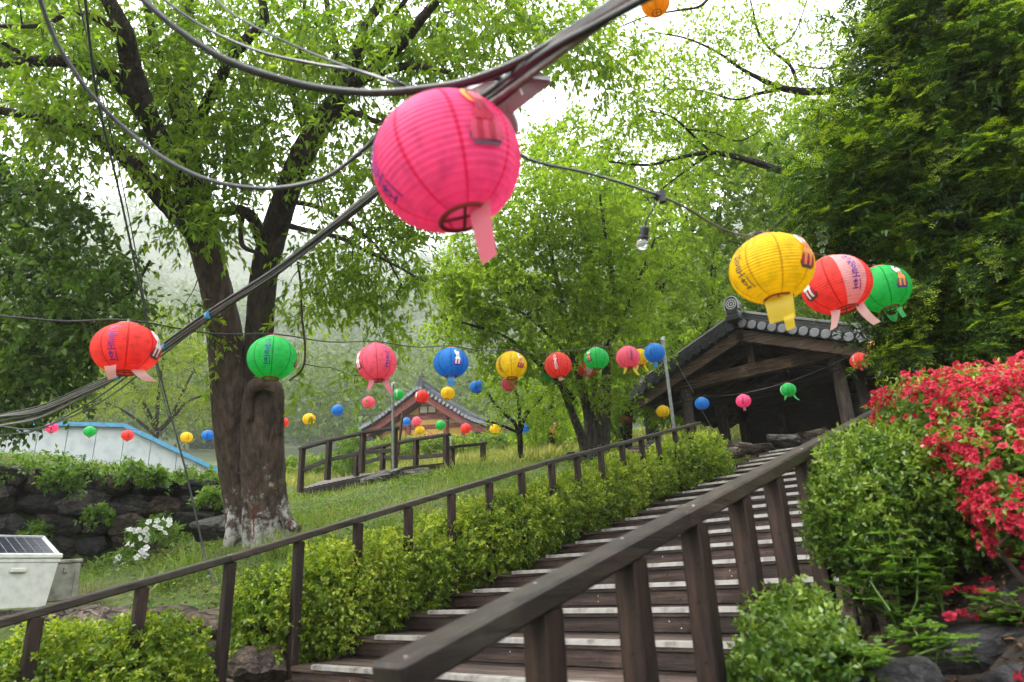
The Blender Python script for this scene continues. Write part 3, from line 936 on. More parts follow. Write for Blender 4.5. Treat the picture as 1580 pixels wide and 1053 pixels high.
wild_plant('low leafy weed sprawling in front of the dark boulder', P(1440, 1035, 2.4), [(.05, .02, .13), (-.05, .03, .16), (.1, -.02, .1), (-.12, 0, .12)], 2, .04, False)
wild_plant('small bright weed at the right edge beside the dark boulder', P(1560, 985, 2.6), [(.02, .02, .16), (-.05, .0, .12), (.07, 0, .1)], 3, .045, False)
wild_plant('thin weed standing behind the dark boulder under the azalea', P(1455, 945, 2.9), [(.0, .02, .24), (.04, .0, .18)], 4, .04, False)
wild_plant('small broad leafed seedling at the foot of the nearest shrub', P(1310, 1060, 2.2), [(.0, .02, .12), (-.04, .0, .1), (.06, .01, .09)], 5, .05, False)

# leaf litter on the bare bank
n = 2600
q = np.stack([RNG.uniform(3.4, 4.6, n), RNG.uniform(-.6, 2.4, n)], -1)
lz = gz(q[:, 0], q[:, 1]) + .008
o = LITTER.build('step_litter', M['leaf_dry']); tag(o, 'scattered bits of dry leaf lying on the wooden treads', 'leaf litter', kind='stuff')
L = Leaves(); L.add(leaf_quads(np.column_stack([q, lz]), unit(np.column_stack([RNG.normal(size=(n, 2)), RNG.normal(size=n) * .25])), unit(np.column_stack([RNG.normal(size=(n, 2)) * .3, np.ones(n)])), RNG.uniform(.02, .05, n), RNG.uniform(.012, .025, n)))
o = L.build('leaf_litter', M['leaf_dry']); tag(o, 'brown leaf litter on the dark bank', 'leaf litter', kind='stuff')
# ------------------------------------------------------------------ bark
def bark_mat(name, col, col2, white=None, moss=None, scale=1.0):
    m, nt, out = mat(name)
    tc = nt.nodes.new('ShaderNodeTexCoord')
    mp = nt.nodes.new('ShaderNodeMapping'); mp.inputs['Scale'].default_value = (9 * scale, 9 * scale, 2.2 * scale)
    nt.links.new(tc.outputs['Object'], mp.inputs[0])
    n1 = node(nt, 'ShaderNodeTexNoise', Scale=1.4, Detail=8.0, Roughness=.7)
    nt.links.new(mp.outputs[0], n1.inputs['Vector'])
    vo = node(nt, 'ShaderNodeTexVoronoi', Scale=1.6, feature='DISTANCE_TO_EDGE')
    nt.links.new(mp.outputs[0], vo.inputs['Vector'])
    n2 = node(nt, 'ShaderNodeTexNoise', Scale=2.2, Detail=5.0, Roughness=.65)
    nt.links.new(tc.outputs['Object'], n2.inputs['Vector'])
    r = ramp(nt, [col2, col, tuple(c * 2.1 for c in col)], [.33, .52, .74], n1.outputs['Fac'])
    c = r.outputs[0]
    if moss:
        f = ramp(nt, [(0, 0, 0), (.8, .8, .8)], [.55, .68], n2.outputs['Fac'])
        c = mixc(nt, f.outputs[0], c, moss)
    if white:   # old whitewash worn off in patches, thick at the foot only
        sx = nt.nodes.new('ShaderNodeSeparateXYZ'); nt.links.new(tc.outputs['Object'], sx.inputs[0])
        mr = node(nt, 'ShaderNodeMapRange'); mr.inputs[1].default_value = white[1]; mr.inputs[2].default_value = white[0]
        mr.inputs[3].default_value = -.16; mr.inputs[4].default_value = .16
        nt.links.new(sx.outputs[2], mr.inputs[0])
        n3 = node(nt, 'ShaderNodeTexNoise', Scale=6.0, Detail=9.0, Roughness=.75)
        nt.links.new(tc.outputs['Object'], n3.inputs['Vector'])
        ad = node(nt, 'ShaderNodeMath', operation='ADD'); nt.links.new(mr.outputs[0], ad.inputs[0]); nt.links.new(n3.outputs['Fac'], ad.inputs[1])
        f = ramp(nt, [(0, 0, 0), (1, 1, 1)], [.55, .66], ad.outputs[0])
        c = mixc(nt, f.outputs[0], c, (.40, .39, .36))
        # rust red streaks where bark came away
        mp2 = nt.nodes.new('ShaderNodeMapping'); mp2.inputs['Scale'].default_value = (7, 7, 1.1)
        nt.links.new(tc.outputs['Object'], mp2.inputs[0])
        n4 = node(nt, 'ShaderNodeTexNoise', Scale=1.2, Detail=3.0); nt.links.new(mp2.outputs[0], n4.inputs['Vector'])
        f2 = ramp(nt, [(0, 0, 0), (1, 1, 1)], [.64, .70], n4.outputs['Fac'])
        c = mixc(nt, f2.outputs[0], c, (.12, .04, .025))
    p = node(nt, 'ShaderNodeBsdfPrincipled', Roughness=.85)
    p.inputs['Specular IOR Level'].default_value = .25
    nt.links.new(c, p.inputs['Base Color'])
    h = node(nt, 'ShaderNodeMath', operation='MULTIPLY_ADD')
    nt.links.new(vo.outputs['Distance'], h.inputs[0]); h.inputs[1].default_value = .8; nt.links.new(n1.outputs['Fac'], h.inputs[2])
    nt.links.new(bump(nt, h.outputs[0], 1.0, .06), p.inputs['Normal'])
    nt.links.new(p.outputs[0], out.inputs['Surface'])
    return m
M['bark'] = bark_mat('old brown bark', (.038, .027, .021), (.011, .008, .007), moss=(.055, .05, .02))
M['bark_foot'] = bark_mat('old bark with whitewash', (.075, .05, .038), (.022, .015, .012), white=(1.25, 2.6), moss=(.075, .07, .03))
M['bark_grey'] = bark_mat('grey patchy bark', (.07, .06, .05), (.022, .018, .016), scale=1.6)
M['bark_dark'] = bark_mat('dark bark', (.032, .025, .02), (.012, .01, .008))

def spline(pts, sub=6):
    p = np.asarray(pts, float)
    q = np.vstack([2 * p[0] - p[1], p, 2 * p[-1] - p[-2]])
    out = []
    for i in range(1, len(q) - 2):
        for k in range(sub):
            t = k / sub
            out.append(.5 * ((2 * q[i]) + (-q[i - 1] + q[i + 1]) * t + (2 * q[i - 1] - 5 * q[i] + 4 * q[i + 1] - q[i + 2]) * t * t + (-q[i - 1] + 3 * q[i] - 3 * q[i + 1] + q[i + 2]) * t ** 3))
    out.append(q[-2])
    return np.array(out)

def limb_from_photo(pts):
    """[(px, py, depth, diameter in px)] -> smooth centre line and radii"""
    c = np.array([P(a, b, d) for a, b, d, w in pts]); r = np.array([w * d / 1053 / 2 for a, b, d, w in pts])
    return spline(np.column_stack([c, r]))

def grow_tree(t, limbs, clusters, leafmats, bark, seed=1, nleaf=26, leaf=(.09, .034), twig_len=.38, r0=.012, droop=.55, spread=.9, mi=None, limb_n=10, wiggle=.5, up=.6, twig_bark=None, lspray=3, minr=.0028):
    """limbs: centre lines with radii (N,4). Each cluster of leaves is tied to the nearest wood by a thin, bent branch; new branches carry later ones."""
    rng = np.random.default_rng(seed)
    for Lb in limbs:
        b = MB()
        m = len(Lb)
        w = 1 + rng.normal(size=(m, limb_n)) * .05
        b.tube(Lb[:, :3], np.maximum(Lb[:, 3], .004), limb_n, wob=w)
        b.build('limb', bark, t, smooth=True)
    cl = np.asarray(clusters, float)
    nodes = np.concatenate([Lb[:, :3] for Lb in limbs]); rad = np.concatenate([Lb[:, 3] for Lb in limbs])
    lens = [len(nodes)]
    cap = 40000
    N = np.empty((cap, 3)); RA = np.empty(cap); k = len(nodes)
    N[:k] = nodes; RA[:k] = rad
    d0 = np.array([np.min(np.linalg.norm(nodes - c, axis=1)) for c in cl])
    order = np.argsort(d0)
    tw = MB()
    orgs = []; dirs = []; mis = []
    for ci in order:
        c = cl[ci]
        dd = np.linalg.norm(N[:k] - c, axis=1)
        j = int(np.argmin(dd + (RA[:k] < .004) * .1))
        a = N[j]; ln = dd[j]
        if ln < .05: ln = .05
        ns = max(3, int(ln / .25) + 2)
        s = np.linspace(0, 1, ns)
        mid = (a + c) / 2 + rng.normal(size=3) * ln * .16 * wiggle + np.array([0, 0, ln * .14])
        pts = ((1 - s) ** 2)[:, None] * a + (2 * s * (1 - s))[:, None] * mid + (s ** 2)[:, None] * c
        pts[1:-1] += rng.normal(size=(ns - 2, 3)) * ln * .035 * wiggle
        ra = min(RA[j] * .6, r0 * (.6 + .5 * ln))
        rads = np.linspace(max(ra, minr * 1.3), minr, ns)
        tw.tube(pts, rads, 4 if ra < .012 else 6, cap=False)
        e = k + ns - 1
        if e < cap:
            N[k:e] = pts[1:]; RA[k:e] = rads[1:] * .9; k = e
        dr = unit(pts[-1] - pts[-2])
        for w in range(lspray):
            f = pts[-1] * (1 - .28 * w / lspray) + a * (.28 * w / lspray) if ln > .3 else pts[-1]
            orgs.append(f); dirs.append(unit(dr * .7 + rng.normal(size=3) * .7 + np.array([0, 0, .1]))); mis.append(0 if mi is None else mi[ci])
    tw.build('twigs', twig_bark or bark, t)['kind'] = 'stuff'
    orgs = np.array(orgs); dirs = np.array(dirs); mis = np.array(mis)
    L = Leaves()
    for q in range(len(leafmats)):
        s_ = mis == q
        if s_.any():
            L.add(spray_leaves(orgs[s_], dirs[s_], rng.uniform(.6, 1.3, s_.sum()) * twig_len, max(3, nleaf // lspray), leaf[0], leaf[1], rng, spread=spread, droop=droop, up=up, start=.05), q)
    L.build('crown', leafmats, t)

def photo_blobs(bl, seed, hole=(), dens=1.0, back=0.0):
    """clusters filling ellipsoids given as (px, py, depth, rx px, ry px, rdepth m, count)"""
    rng = np.random.default_rng(seed)
    out = []
    for x, y, d, rx, ry, rd, n in bl:
        n = max(3, int(n * dens))
        u = rand_unit(n, rng) * (rng.random(n) ** (1 / 2.4))[:, None]
        for q in u:
            dd = d + q[2] * rd + back
            X, Y = x + q[0] * rx, y + q[1] * ry
            if any(((X - hx) / hw) ** 2 + ((Y - hy) / hh) ** 2 < 1 for hx, hy, hw, hh in hole): continue
            out.append(P(X, Y, dd))
    return np.array(out)

# ------------------------------------------------------------------ A. the big old tree on the left
tA = thing('big_tree', 'huge old two stemmed tree with whitewashed foot on the grassy slope', 'tree', loc=P(390, 828, 9.5))
def trunk_mesh(path, n, seed, amp=.06, flare=None):
    """(px, py, depth, diameter px): fluted trunk"""
    L_ = limb_from_photo(path)
    m = len(L_)
    r = np.random.default_rng(seed)
    ph = r.uniform(0, 6.28, 6)
    ang = np.arange(n) * 2 * math.pi / n
    wob = np.empty((m, n))
    for i in range(m):
        f = i / (m - 1)
        wob[i] = 1 + amp * (np.sin(3 * ang + ph[0] + f * 2) * .6 + np.sin(5 * ang + ph[1] - f) * .5 + np.sin(8 * ang + ph[2] + 3 * f) * .35) + r.normal(size=n) * amp * .22
        if flare:
            fl = max(0, 1 - f / flare[0])
            wob[i] += fl ** 2 * flare[1] * (.5 + .5 * np.sin(4 * ang + ph[3])) ** 1.5
    b = MB(); b.tube(L_[:, :3], L_[:, 3], n, wob=wob)
    return b, L_
b, LA = trunk_mesh([(386, 872, 9.55, 66), (386, 835, 9.55, 64), (378, 770, 9.6, 60), (366, 680, 9.6, 62), (358, 600, 9.6, 60), (348, 520, 9.6, 52), (335, 450, 9.6, 46), (322, 400, 9.6, 46), (309, 345, 9.6, 50), (301, 305, 9.6, 46)], 30, 3, .05, (.22, .14))
b.build('trunk', M['bark_foot'], tA, True)
b, LB = trunk_mesh([(412, 872, 9.25, 66), (411, 838, 9.28, 66), (409, 770, 9.3, 64), (406, 700, 9.3, 64), (406, 640, 9.32, 62), (408, 608, 9.35, 58), (410, 592, 9.4, 48), (411, 583, 9.42, 26)], 30, 5, .075, (.25, .22))
b.build('trunk', M['bark_foot'], tA, True)
b, LC = trunk_mesh([(394, 700, 9.6, 46), (395, 640, 9.6, 44), (397, 570, 9.6, 42), (400, 510, 9.6, 41), (404, 450, 9.6, 40), (412, 398, 9.6, 40), (430, 335, 9.6, 38), (453, 270, 9.55, 36), (474, 225, 9.5, 36), (496, 190, 9.4, 34), (521, 158, 9.3, 30)], 20, 7, .05)
b.build('trunk', M['bark'], tA, True)
# rolled scar lip and roots
for pts in ([(386, 650, 9.05, 12), (384, 615, 9.03, 15), (392, 598, 9.02, 17), (408, 593, 9.02, 18), (424, 600, 9.03, 17), (430, 620, 9.06, 15), (430, 670, 9.1, 10)],
            [(432, 740, 9.2, 16), (437, 785, 9.2, 18), (446, 808, 9.15, 18), (462, 818, 9.1, 12)], [(362, 790, 9.4, 18), (358, 826, 9.3, 22), (350, 848, 9.2, 14)], [(398, 800, 9.05, 16), (396, 832, 8.98, 18), (392, 852, 8.9, 12)]):
    Lb = limb_from_photo(pts); b = MB(); b.tube(Lb[:, :3], Lb[:, 3], 10, wob=1 + RNG.normal(size=(len(Lb), 10)) * .07); b.build('root' if pts[0][1] > 700 else 'scar', M['bark_foot'], tA, True)
LIMBS_A = [limb_from_photo(p) for p in [
    [(318, 385, 9.6, 34), (285, 340, 9.3, 34), (245, 298, 9.0, 32), (205, 255, 8.7, 26), (178, 230, 8.6, 24), (130, 203, 8.3, 18), (80, 186, 8.0, 15), (30, 176, 7.8, 13), (-40, 165, 7.6, 10)],
    [(303, 330, 9.6, 30), (262, 250, 9.2, 30), (225, 175, 8.8, 30), (190, 135, 8.6, 24), (160, 110, 8.4, 21), (110, 96, 8.1, 18), (50, 95, 7.9, 16), (-40, 100, 7.7, 14)],
    [(305, 310, 9.6, 40), (292, 250, 9.8, 34), (285, 180, 10.0, 30), (283, 110, 10.2, 27), (286, 50, 10.4, 25), (290, -40, 10.6, 20)],
    [(232, 185, 8.8, 30), (212, 140, 8.6, 34), (200, 90, 8.4, 30), (192, 50, 8.2, 26), (170, 5, 8.0, 22), (140, -50, 7.8, 20)],
    [(300, 250, 9.7, 22), (262, 140, 9.6, 18), (245, 85, 9.5, 14), (235, 50, 9.4, 12), (225, 0, 9.3, 10)],
    [(298, 200, 9.8, 20), (325, 150, 9.6, 18), (352, 100, 9.3, 16), (372, 70, 9.2, 17), (402, 40, 9.1, 15), (408, 20, 9.0, 13), (395, -30, 8.9, 10)],
    [(521, 160, 9.3, 26), (535, 125, 9.2, 24), (548, 90, 9.1, 18), (560, 50, 9.0, 15), (585, 5, 8.9, 14), (600, -30, 8.8, 12)],
    [(521, 160, 9.3, 14), (520, 120, 9.4, 12), (518, 70, 9.5, 11), (508, 30, 9.6, 9), (500, -30, 9.7, 8)],
    [(530, 140, 9.3, 22), (560, 120, 9.0, 20), (595, 90, 8.7, 20), (625, 62, 8.5, 17), (650, 30, 8.3, 15), (690, -20, 8.1, 12)],
    [(560, 122, 9.0, 14), (600, 108, 8.8, 13), (640, 102, 8.6, 10), (690, 112, 8.4, 6)],
    [(500, 190, 9.4, 14), (545, 175, 9.2, 12), (580, 188, 9.0, 9), (640, 200, 8.8, 6), (700, 215, 8.6, 4)],
    [(412, 400, 9.6, 20), (395, 345, 9.3, 18), (372, 325, 9.1, 16), (345, 328, 9.0, 14), (320, 335, 8.9, 5)],
    [(375, 328, 9.1, 9), (372, 350, 9.0, 8), (374, 378, 9.0, 8), (390, 388, 9.0, 6), (408, 392, 9.0, 4)],
    [(432, 345, 9.6, 9), (470, 355, 9.3, 8), (520, 366, 9.1, 7), (560, 385, 8.9, 5), (610, 410, 8.7, 4), (655, 435, 8.5, 3)],
    [(440, 310, 9.6, 9), (490, 320, 9.2, 7), (545, 350, 8.9, 5), (590, 390, 8.7, 4), (620, 440, 8.6, 3)],
    [(478, 215, 9.5, 12), (455, 160, 9.8, 10), (452, 110, 10, 9), (470, 60, 10.2, 8), (470, 0, 10.4, 6)],
    [(560, 60, 9.0, 10), (610, 20, 8.6, 8), (640, -20, 8.4, 7)],
    [(460, 405, 9.3, 4), (464, 440, 9.0, 3.5), (466, 490, 8.8, 3.5), (471, 540, 8.7, 3), (466, 570, 8.7, 3), (446, 588, 8.7, 2)],
    [(190, 50, 8.2, 12), (120, 20, 7.9, 9), (60, 40, 7.7, 7), (-20, 40, 7.5, 5)],
    [(60, 95, 7.9, 8), (10, 70, 7.7, 6), (-30, 40, 7.6, 5)],
]]
blA = [(100, -70, 8.1, 160, 70, 1.4, 60), (300, -80, 9.6, 150, 70, 1.6, 70), (480, -80, 9.4, 150, 70, 1.6, 70), (660, -70, 8.6, 140, 60, 1.4, 60), (60, 40, 8.0, 130, 80, 1.6, 150), (60, 130, 7.9, 120, 40, 1.2, 60), (190, 60, 8.8, 130, 90, 1.6, 130), (330, 60, 9.6, 120, 110, 1.7, 170), (450, 80, 9.3, 120, 120, 1.8, 170), (590, 60, 8.9, 130, 90, 1.7, 170),
       (720, 40, 8.3, 120, 80, 1.4, 130), (840, 40, 8.0, 110, 70, 1.3, 90), (930, 90, 8.0, 70, 60, 1, 36), (700, 130, 8.4, 90, 50, 1.2, 60),
       (120, 205, 8.2, 110, 45, 1.1, 70), (200, 290, 8.6, 70, 60, 1.0, 40), (40, 190, 7.8, 70, 30, .9, 34), (245, 230, 8.7, 70, 60, 1.0, 60),
       (330, 210, 9.2, 80, 60, 1.3, 90), (385, 200, 9.0, 70, 90, 1.4, 90), (430, 250, 9.2, 60, 50, 1.2, 40), (330, 320, 8.7, 60, 50, .9, 45), (285, 350, 8.6, 40, 40, .8, 20),
       (560, 200, 8.9, 90, 60, 1.3, 70), (610, 270, 8.8, 60, 50, 1.1, 40), (520, 300, 8.9, 60, 50, 1.1, 40), (600, 360, 8.7, 70, 50, 1.0, 60), (560, 420, 8.7, 60, 40, .9, 36), (500, 400, 8.9, 50, 50, .9, 28),
       (480, 470, 8.8, 50, 50, .8, 22), (545, 465, 8.7, 55, 30, .8, 24), (590, 510, 8.6, 30, 50, .6, 16), (540, 580, 8.6, 22, 30, .4, 7), (640, 430, 8.5, 40, 40, .7, 18),
       (470, 130, 9.5, 60, 60, 1.4, 60), (260, 130, 9.0, 60, 60, 1.3, 60), (300, 470, 8.7, 24, 40, .5, 9), (325, 540, 8.8, 18, 60, .5, 8), (470, 590, 8.7, 14, 20, .4, 4)]
hoA = [(155, 300, 75, 45), (245, 420, 70, 55), (365, 365, 26, 24), (20, 235, 30, 26), (340, 400, 22, 20), (60, 300, 50, 30)]
for _i, _L in enumerate(LIMBS_A):                     # limbs leaving the picture run on and taper off
    if _L[-1, 3] > .03:
        _d = _L[-1, :3] - _L[-5, :3]
        LIMBS_A[_i] = np.vstack([_L] + [np.append(_L[-1, :3] + _d * k * .8 + np.array([0, 0, .02 * k * k]), _L[-1, 3] * (1 - k / 6.5)) for k in range(1, 6)])
grow_tree(tA, LIMBS_A, photo_blobs(blA, 41, hoA, .78, .45), [M['leaf_zelkova']], M['bark'], 9, 30, (.108, .038), .42, .014, .75, .85, limb_n=12)

# ------------------------------------------------------------------ B. darker tree at the left edge
tB = thing('dark_tree', 'dark leaved tree filling the left edge above the stone wall', 'tree', loc=P(-190, 760, 10.5))
b, _ = trunk_mesh([(-190, 800, 10.5, 60), (-170, 640, 10.3, 52), (-140, 500, 10.0, 46), (-110, 380, 9.8, 36), (-90, 280, 9.6, 26)], 16, 9, .05)
b.build('trunk', M['bark_dark'], tB, True)
LIMBS_B = [limb_from_photo(p) for p in [
    [(-150, 560, 10.1, 26), (-60, 480, 9.6, 20), (0, 438, 9.2, 17), (25, 422, 9.0, 14), (70, 405, 8.9, 8), (120, 385, 8.8, 5)],
    [(10, 432, 9.1, 10), (60, 425, 8.9, 8), (105, 430, 8.8, 6), (160, 440, 8.7, 4)],
    [(-150, 600, 10.1, 22), (-50, 560, 9.7, 14), (40, 520, 9.3, 10), (110, 490, 9.0, 8), (180, 468, 8.8, 6), (210, 440, 8.7, 5), (232, 402, 8.7, 4)],
    [(-120, 400, 9.8, 24), (-50, 340, 9.4, 16), (20, 310, 9.1, 10), (70, 290, 8.9, 6)],
    [(-140, 620, 10.2, 18), (-40, 610, 9.8, 12), (40, 600, 9.4, 8), (90, 590, 9.2, 5)],
]]
blB = [(20, 300, 9.2, 90, 60, 1.2, 90), (110, 330, 9.0, 60, 40, 1.0, 40), (60, 400, 9.1, 110, 60, 1.2, 110), (170, 430, 8.8, 55, 45, .9, 50), (60, 500, 9.3, 120, 60, 1.2, 150), (150, 500, 9.0, 70, 40, 1.0, 46),
       (40, 580, 9.4, 100, 50, 1.1, 120), (0, 640, 9.6, 70, 22, 1.0, 36), (-60, 450, 9.7, 70, 160, 1.2, 110), (-40, 260, 9.4, 70, 50, 1, 40), (205, 470, 8.8, 30, 40, .7, 18), (120, 560, 9.2, 40, 30, .7, 18)]
hoB = [(150, 375, 45, 22), (125, 450, 20, 14), (75, 345, 22, 12)]
grow_tree(tB, LIMBS_B, photo_blobs(blB, 43, hoB, .85), [M['leaf_dark']], M['bark_dark'], 10, 30, (.105, .05), .36, .012, .45, .95, limb_n=8)
# ------------------------------------------------------------------ C. slender multi stemmed tree beyond the handrail
def simple_tree(name, label, group, foot, limbs, blobs, leafmats, bark, seed, leaf, nleaf, twig_len, trunk, hole=(), droop=.4, limb_n=7, r0=.012, spread=.95, lspray=3, minr=.003):
    t = thing(name, label, 'tree', group, loc=foot)
    for tr in (trunk if isinstance(trunk[0], list) else [trunk]):
        b, _ = trunk_mesh(tr, 12, seed, .04)
        b.build('trunk', bark, t, True)
    grow_tree(t, [limb_from_photo(p) for p in limbs], photo_blobs(blobs, seed + 100, hole), leafmats, bark, seed, nleaf, leaf, twig_len, r0, droop, spread, limb_n=limb_n, lspray=lspray, minr=minr)
    return t

simple_tree('slender_tree', 'slender grey barked tree with several stems and fresh bright green leaves behind the handrail', None, P(925, 700, 15),
    [[(908, 640, 15, 13), (890, 560, 14.8, 10), (868, 470, 14.5, 8), (850, 390, 14.2, 6), (840, 330, 14, 4)],
     [(934, 600, 15, 11), (938, 520, 14.8, 9), (945, 440, 14.6, 7), (935, 370, 14.3, 5), (925, 300, 14.0, 4)],
     [(885, 615, 14.8, 9), (830, 560, 14.3, 7), (780, 520, 13.8, 5), (720, 500, 13.4, 4), (680, 490, 13.2, 3)],
     [(900, 560, 14.9, 8), (880, 500, 14.6, 6), (820, 440, 14.0, 5), (770, 390, 13.7, 4), (745, 350, 13.5, 3)],
     [(936, 540, 14.8, 7), (965, 480, 14.5, 6), (990, 420, 14.3, 4), (1010, 370, 14.0, 3)],
     [(890, 570, 14.8, 7), (850, 520, 14.3, 5), (800, 480, 13.9, 4), (760, 470, 13.6, 3)]],
    [(860, 300, 14.2, 120, 90, 1.5, 230), (940, 380, 14.4, 120, 100, 1.5, 290), (760, 420, 13.8, 100, 80, 1.3, 190), (850, 480, 14.2, 140, 80, 1.5, 260), (720, 500, 13.6, 75, 40, 1.0, 95),
     (960, 500, 14.7, 90, 80, 1.2, 130), (790, 560, 14.0, 60, 40, 1.0, 50), (900, 590, 14.6, 90, 40, 1.0, 60), (700, 440, 13.6, 50, 30, .7, 36), (800, 350, 14, 70, 60, 1, 70)],
    [M['leaf_mid']], M['bark_grey'], 31, (.095, .046), 36, .42,
    [[(916, 712, 15, 26), (912, 680, 15, 20), (908, 640, 15, 17), (896, 590, 14.9, 14), (880, 530, 14.8, 10), (862, 470, 14.6, 7)],
     [(926, 712, 15.1, 30), (930, 680, 15.1, 22), (933, 640, 15.1, 19), (935, 590, 15.1, 16), (937, 530, 15.0, 12), (940, 470, 14.9, 8)],
     [(906, 708, 14.9, 18), (898, 676, 14.8, 15), (884, 640, 14.6, 12), (872, 610, 14.4, 10), (855, 570, 14.2, 7)],
     [(930, 700, 15.2, 16), (922, 640, 15.2, 14), (915, 580, 15.2, 11), (906, 500, 15.2, 8)]],
    hole=[(640, 470, 40, 45), (738, 597, 22, 17), (786, 592, 22, 18), (842, 581, 20, 16), (691, 607, 20, 16), (905, 566, 22, 18)])

simple_tree('small_tree', 'small twisted fruit tree with a dark thin trunk in front of the hall', None, P(803, 725, 17),
    [[(802, 680, 17, 7), (795, 655, 17, 6), (780, 640, 17, 5), (765, 625, 17, 4), (752, 605, 17, 3)],
     [(802, 670, 17, 7), (812, 640, 17, 6), (835, 615, 17, 4), (850, 590, 17, 3)],
     [(802, 665, 17, 6), (800, 620, 17, 5), (790, 580, 17, 4), (795, 550, 17, 3)],
     [(800, 668, 17, 5), (770, 655, 16.9, 4), (748, 650, 16.8, 3)]],
    [(790, 585, 17, 50, 45, .9, 80), (835, 610, 17, 40, 40, .9, 55), (765, 610, 17, 30, 35, .6, 34), (845, 655, 17, 40, 30, .8, 40), (800, 640, 17, 45, 25, .8, 26)],
    [M['leaf_mid']], M['bark_dark'], 33, (.075, .036), 26, .36, [(803, 735, 17, 10), (803, 700, 17, 9), (802, 670, 17, 8)])

# ------------------------------------------------------------------ D. wood behind the shelter
bg = [('tall leafy tree rising behind the slender tree and the lantern wire', [(1010, 690, 21, 22), (1000, 600, 21, 18), (1005, 500, 21, 14), (1000, 400, 21, 10)],
       [[(1003, 540, 21, 9), (960, 450, 20.6, 6), (930, 380, 20, 4)], [(1004, 480, 21, 9), (1040, 400, 20.6, 6), (1060, 330, 20, 4)]],
       [(990, 330, 21, 120, 100, 2, 230), (1030, 450, 21, 110, 90, 2, 190), (960, 460, 21, 90, 90, 2, 130), (1010, 570, 21, 90, 60, 1.6, 110), (880, 230, 20.5, 80, 60, 1.5, 80)], 61),
      ('dense tree directly behind the shelter roof, between the two lantern strings', [(1085, 690, 24, 24), (1090, 560, 24, 18), (1100, 430, 24, 13), (1110, 320, 24, 8)],
       [[(1095, 480, 24, 9), (1150, 400, 23.5, 6), (1180, 330, 23, 4)], [(1100, 430, 24, 8), (1060, 350, 23.5, 5), (1040, 290, 23, 3)]],
       [(1120, 300, 23.5, 110, 100, 2, 230), (1110, 420, 24, 110, 90, 2, 210), (1200, 330, 23.5, 90, 110, 2, 190), (1070, 540, 24, 70, 70, 1.6, 110), (1180, 450, 24, 90, 50, 1.6, 110), (1120, 230, 23.5, 90, 50, 1.5, 80), (1080, 190, 23, 90, 40, 1.5, 60)], 63),
      ('bushy tree behind the right half of the shelter, next to the dark conifer', [(1260, 640, 26, 24), (1265, 500, 26, 18), (1270, 380, 26, 12), (1270, 280, 26, 8)],
       [[(1267, 440, 26, 9), (1220, 360, 25.5, 6), (1190, 290, 25, 4)], [(1268, 400, 26, 8), (1310, 320, 25.5, 5), (1330, 260, 25, 3)]],
       [(1260, 260, 25.5, 110, 90, 2, 230), (1280, 360, 26, 110, 90, 2, 230), (1240, 440, 26, 110, 70, 2, 170), (1340, 300, 26, 90, 130, 2, 170), (1300, 480, 26, 90, 50, 2, 90), (1220, 210, 25, 90, 40, 1.6, 70), (1260, 170, 25, 80, 40, 1.6, 60)], 65),
      ('leafy tree low behind the handrail to the left of the shelter', [(965, 690, 19, 20), (968, 640, 19, 16), (972, 590, 19, 12), (975, 540, 19, 8)],
       [[(970, 610, 19, 8), (1000, 570, 18.8, 5), (1020, 540, 18.6, 3)]],
       [(980, 580, 19, 70, 50, 1.3, 130), (1030, 610, 19, 50, 50, 1.3, 80), (930, 640, 19, 60, 30, 1.2, 60), (1010, 530, 19, 50, 40, 1.2, 60)], 67),
      ('pale leafy tree between the hall and the slender tree', [(850, 700, 24, 14), (852, 650, 24, 12), (850, 590, 24, 9)],
       [[(851, 610, 24, 7), (830, 560, 23.8, 5), (820, 520, 23.6, 3)]],
       [(850, 560, 24, 70, 60, 1.5, 100), (880, 630, 24, 50, 50, 1.3, 70), (830, 660, 24, 40, 25, 1.1, 34)], 69)]
for lab, tr, lb, bl, sd in bg:
    simple_tree('background_tree', lab, 'trees rising behind the shelter', P(tr[0][0], tr[0][1], tr[0][2]), lb, bl, [M['leaf_back']], M['bark_dark'], sd, (.15, .08), 36, .6, tr, minr=.005, r0=.015)

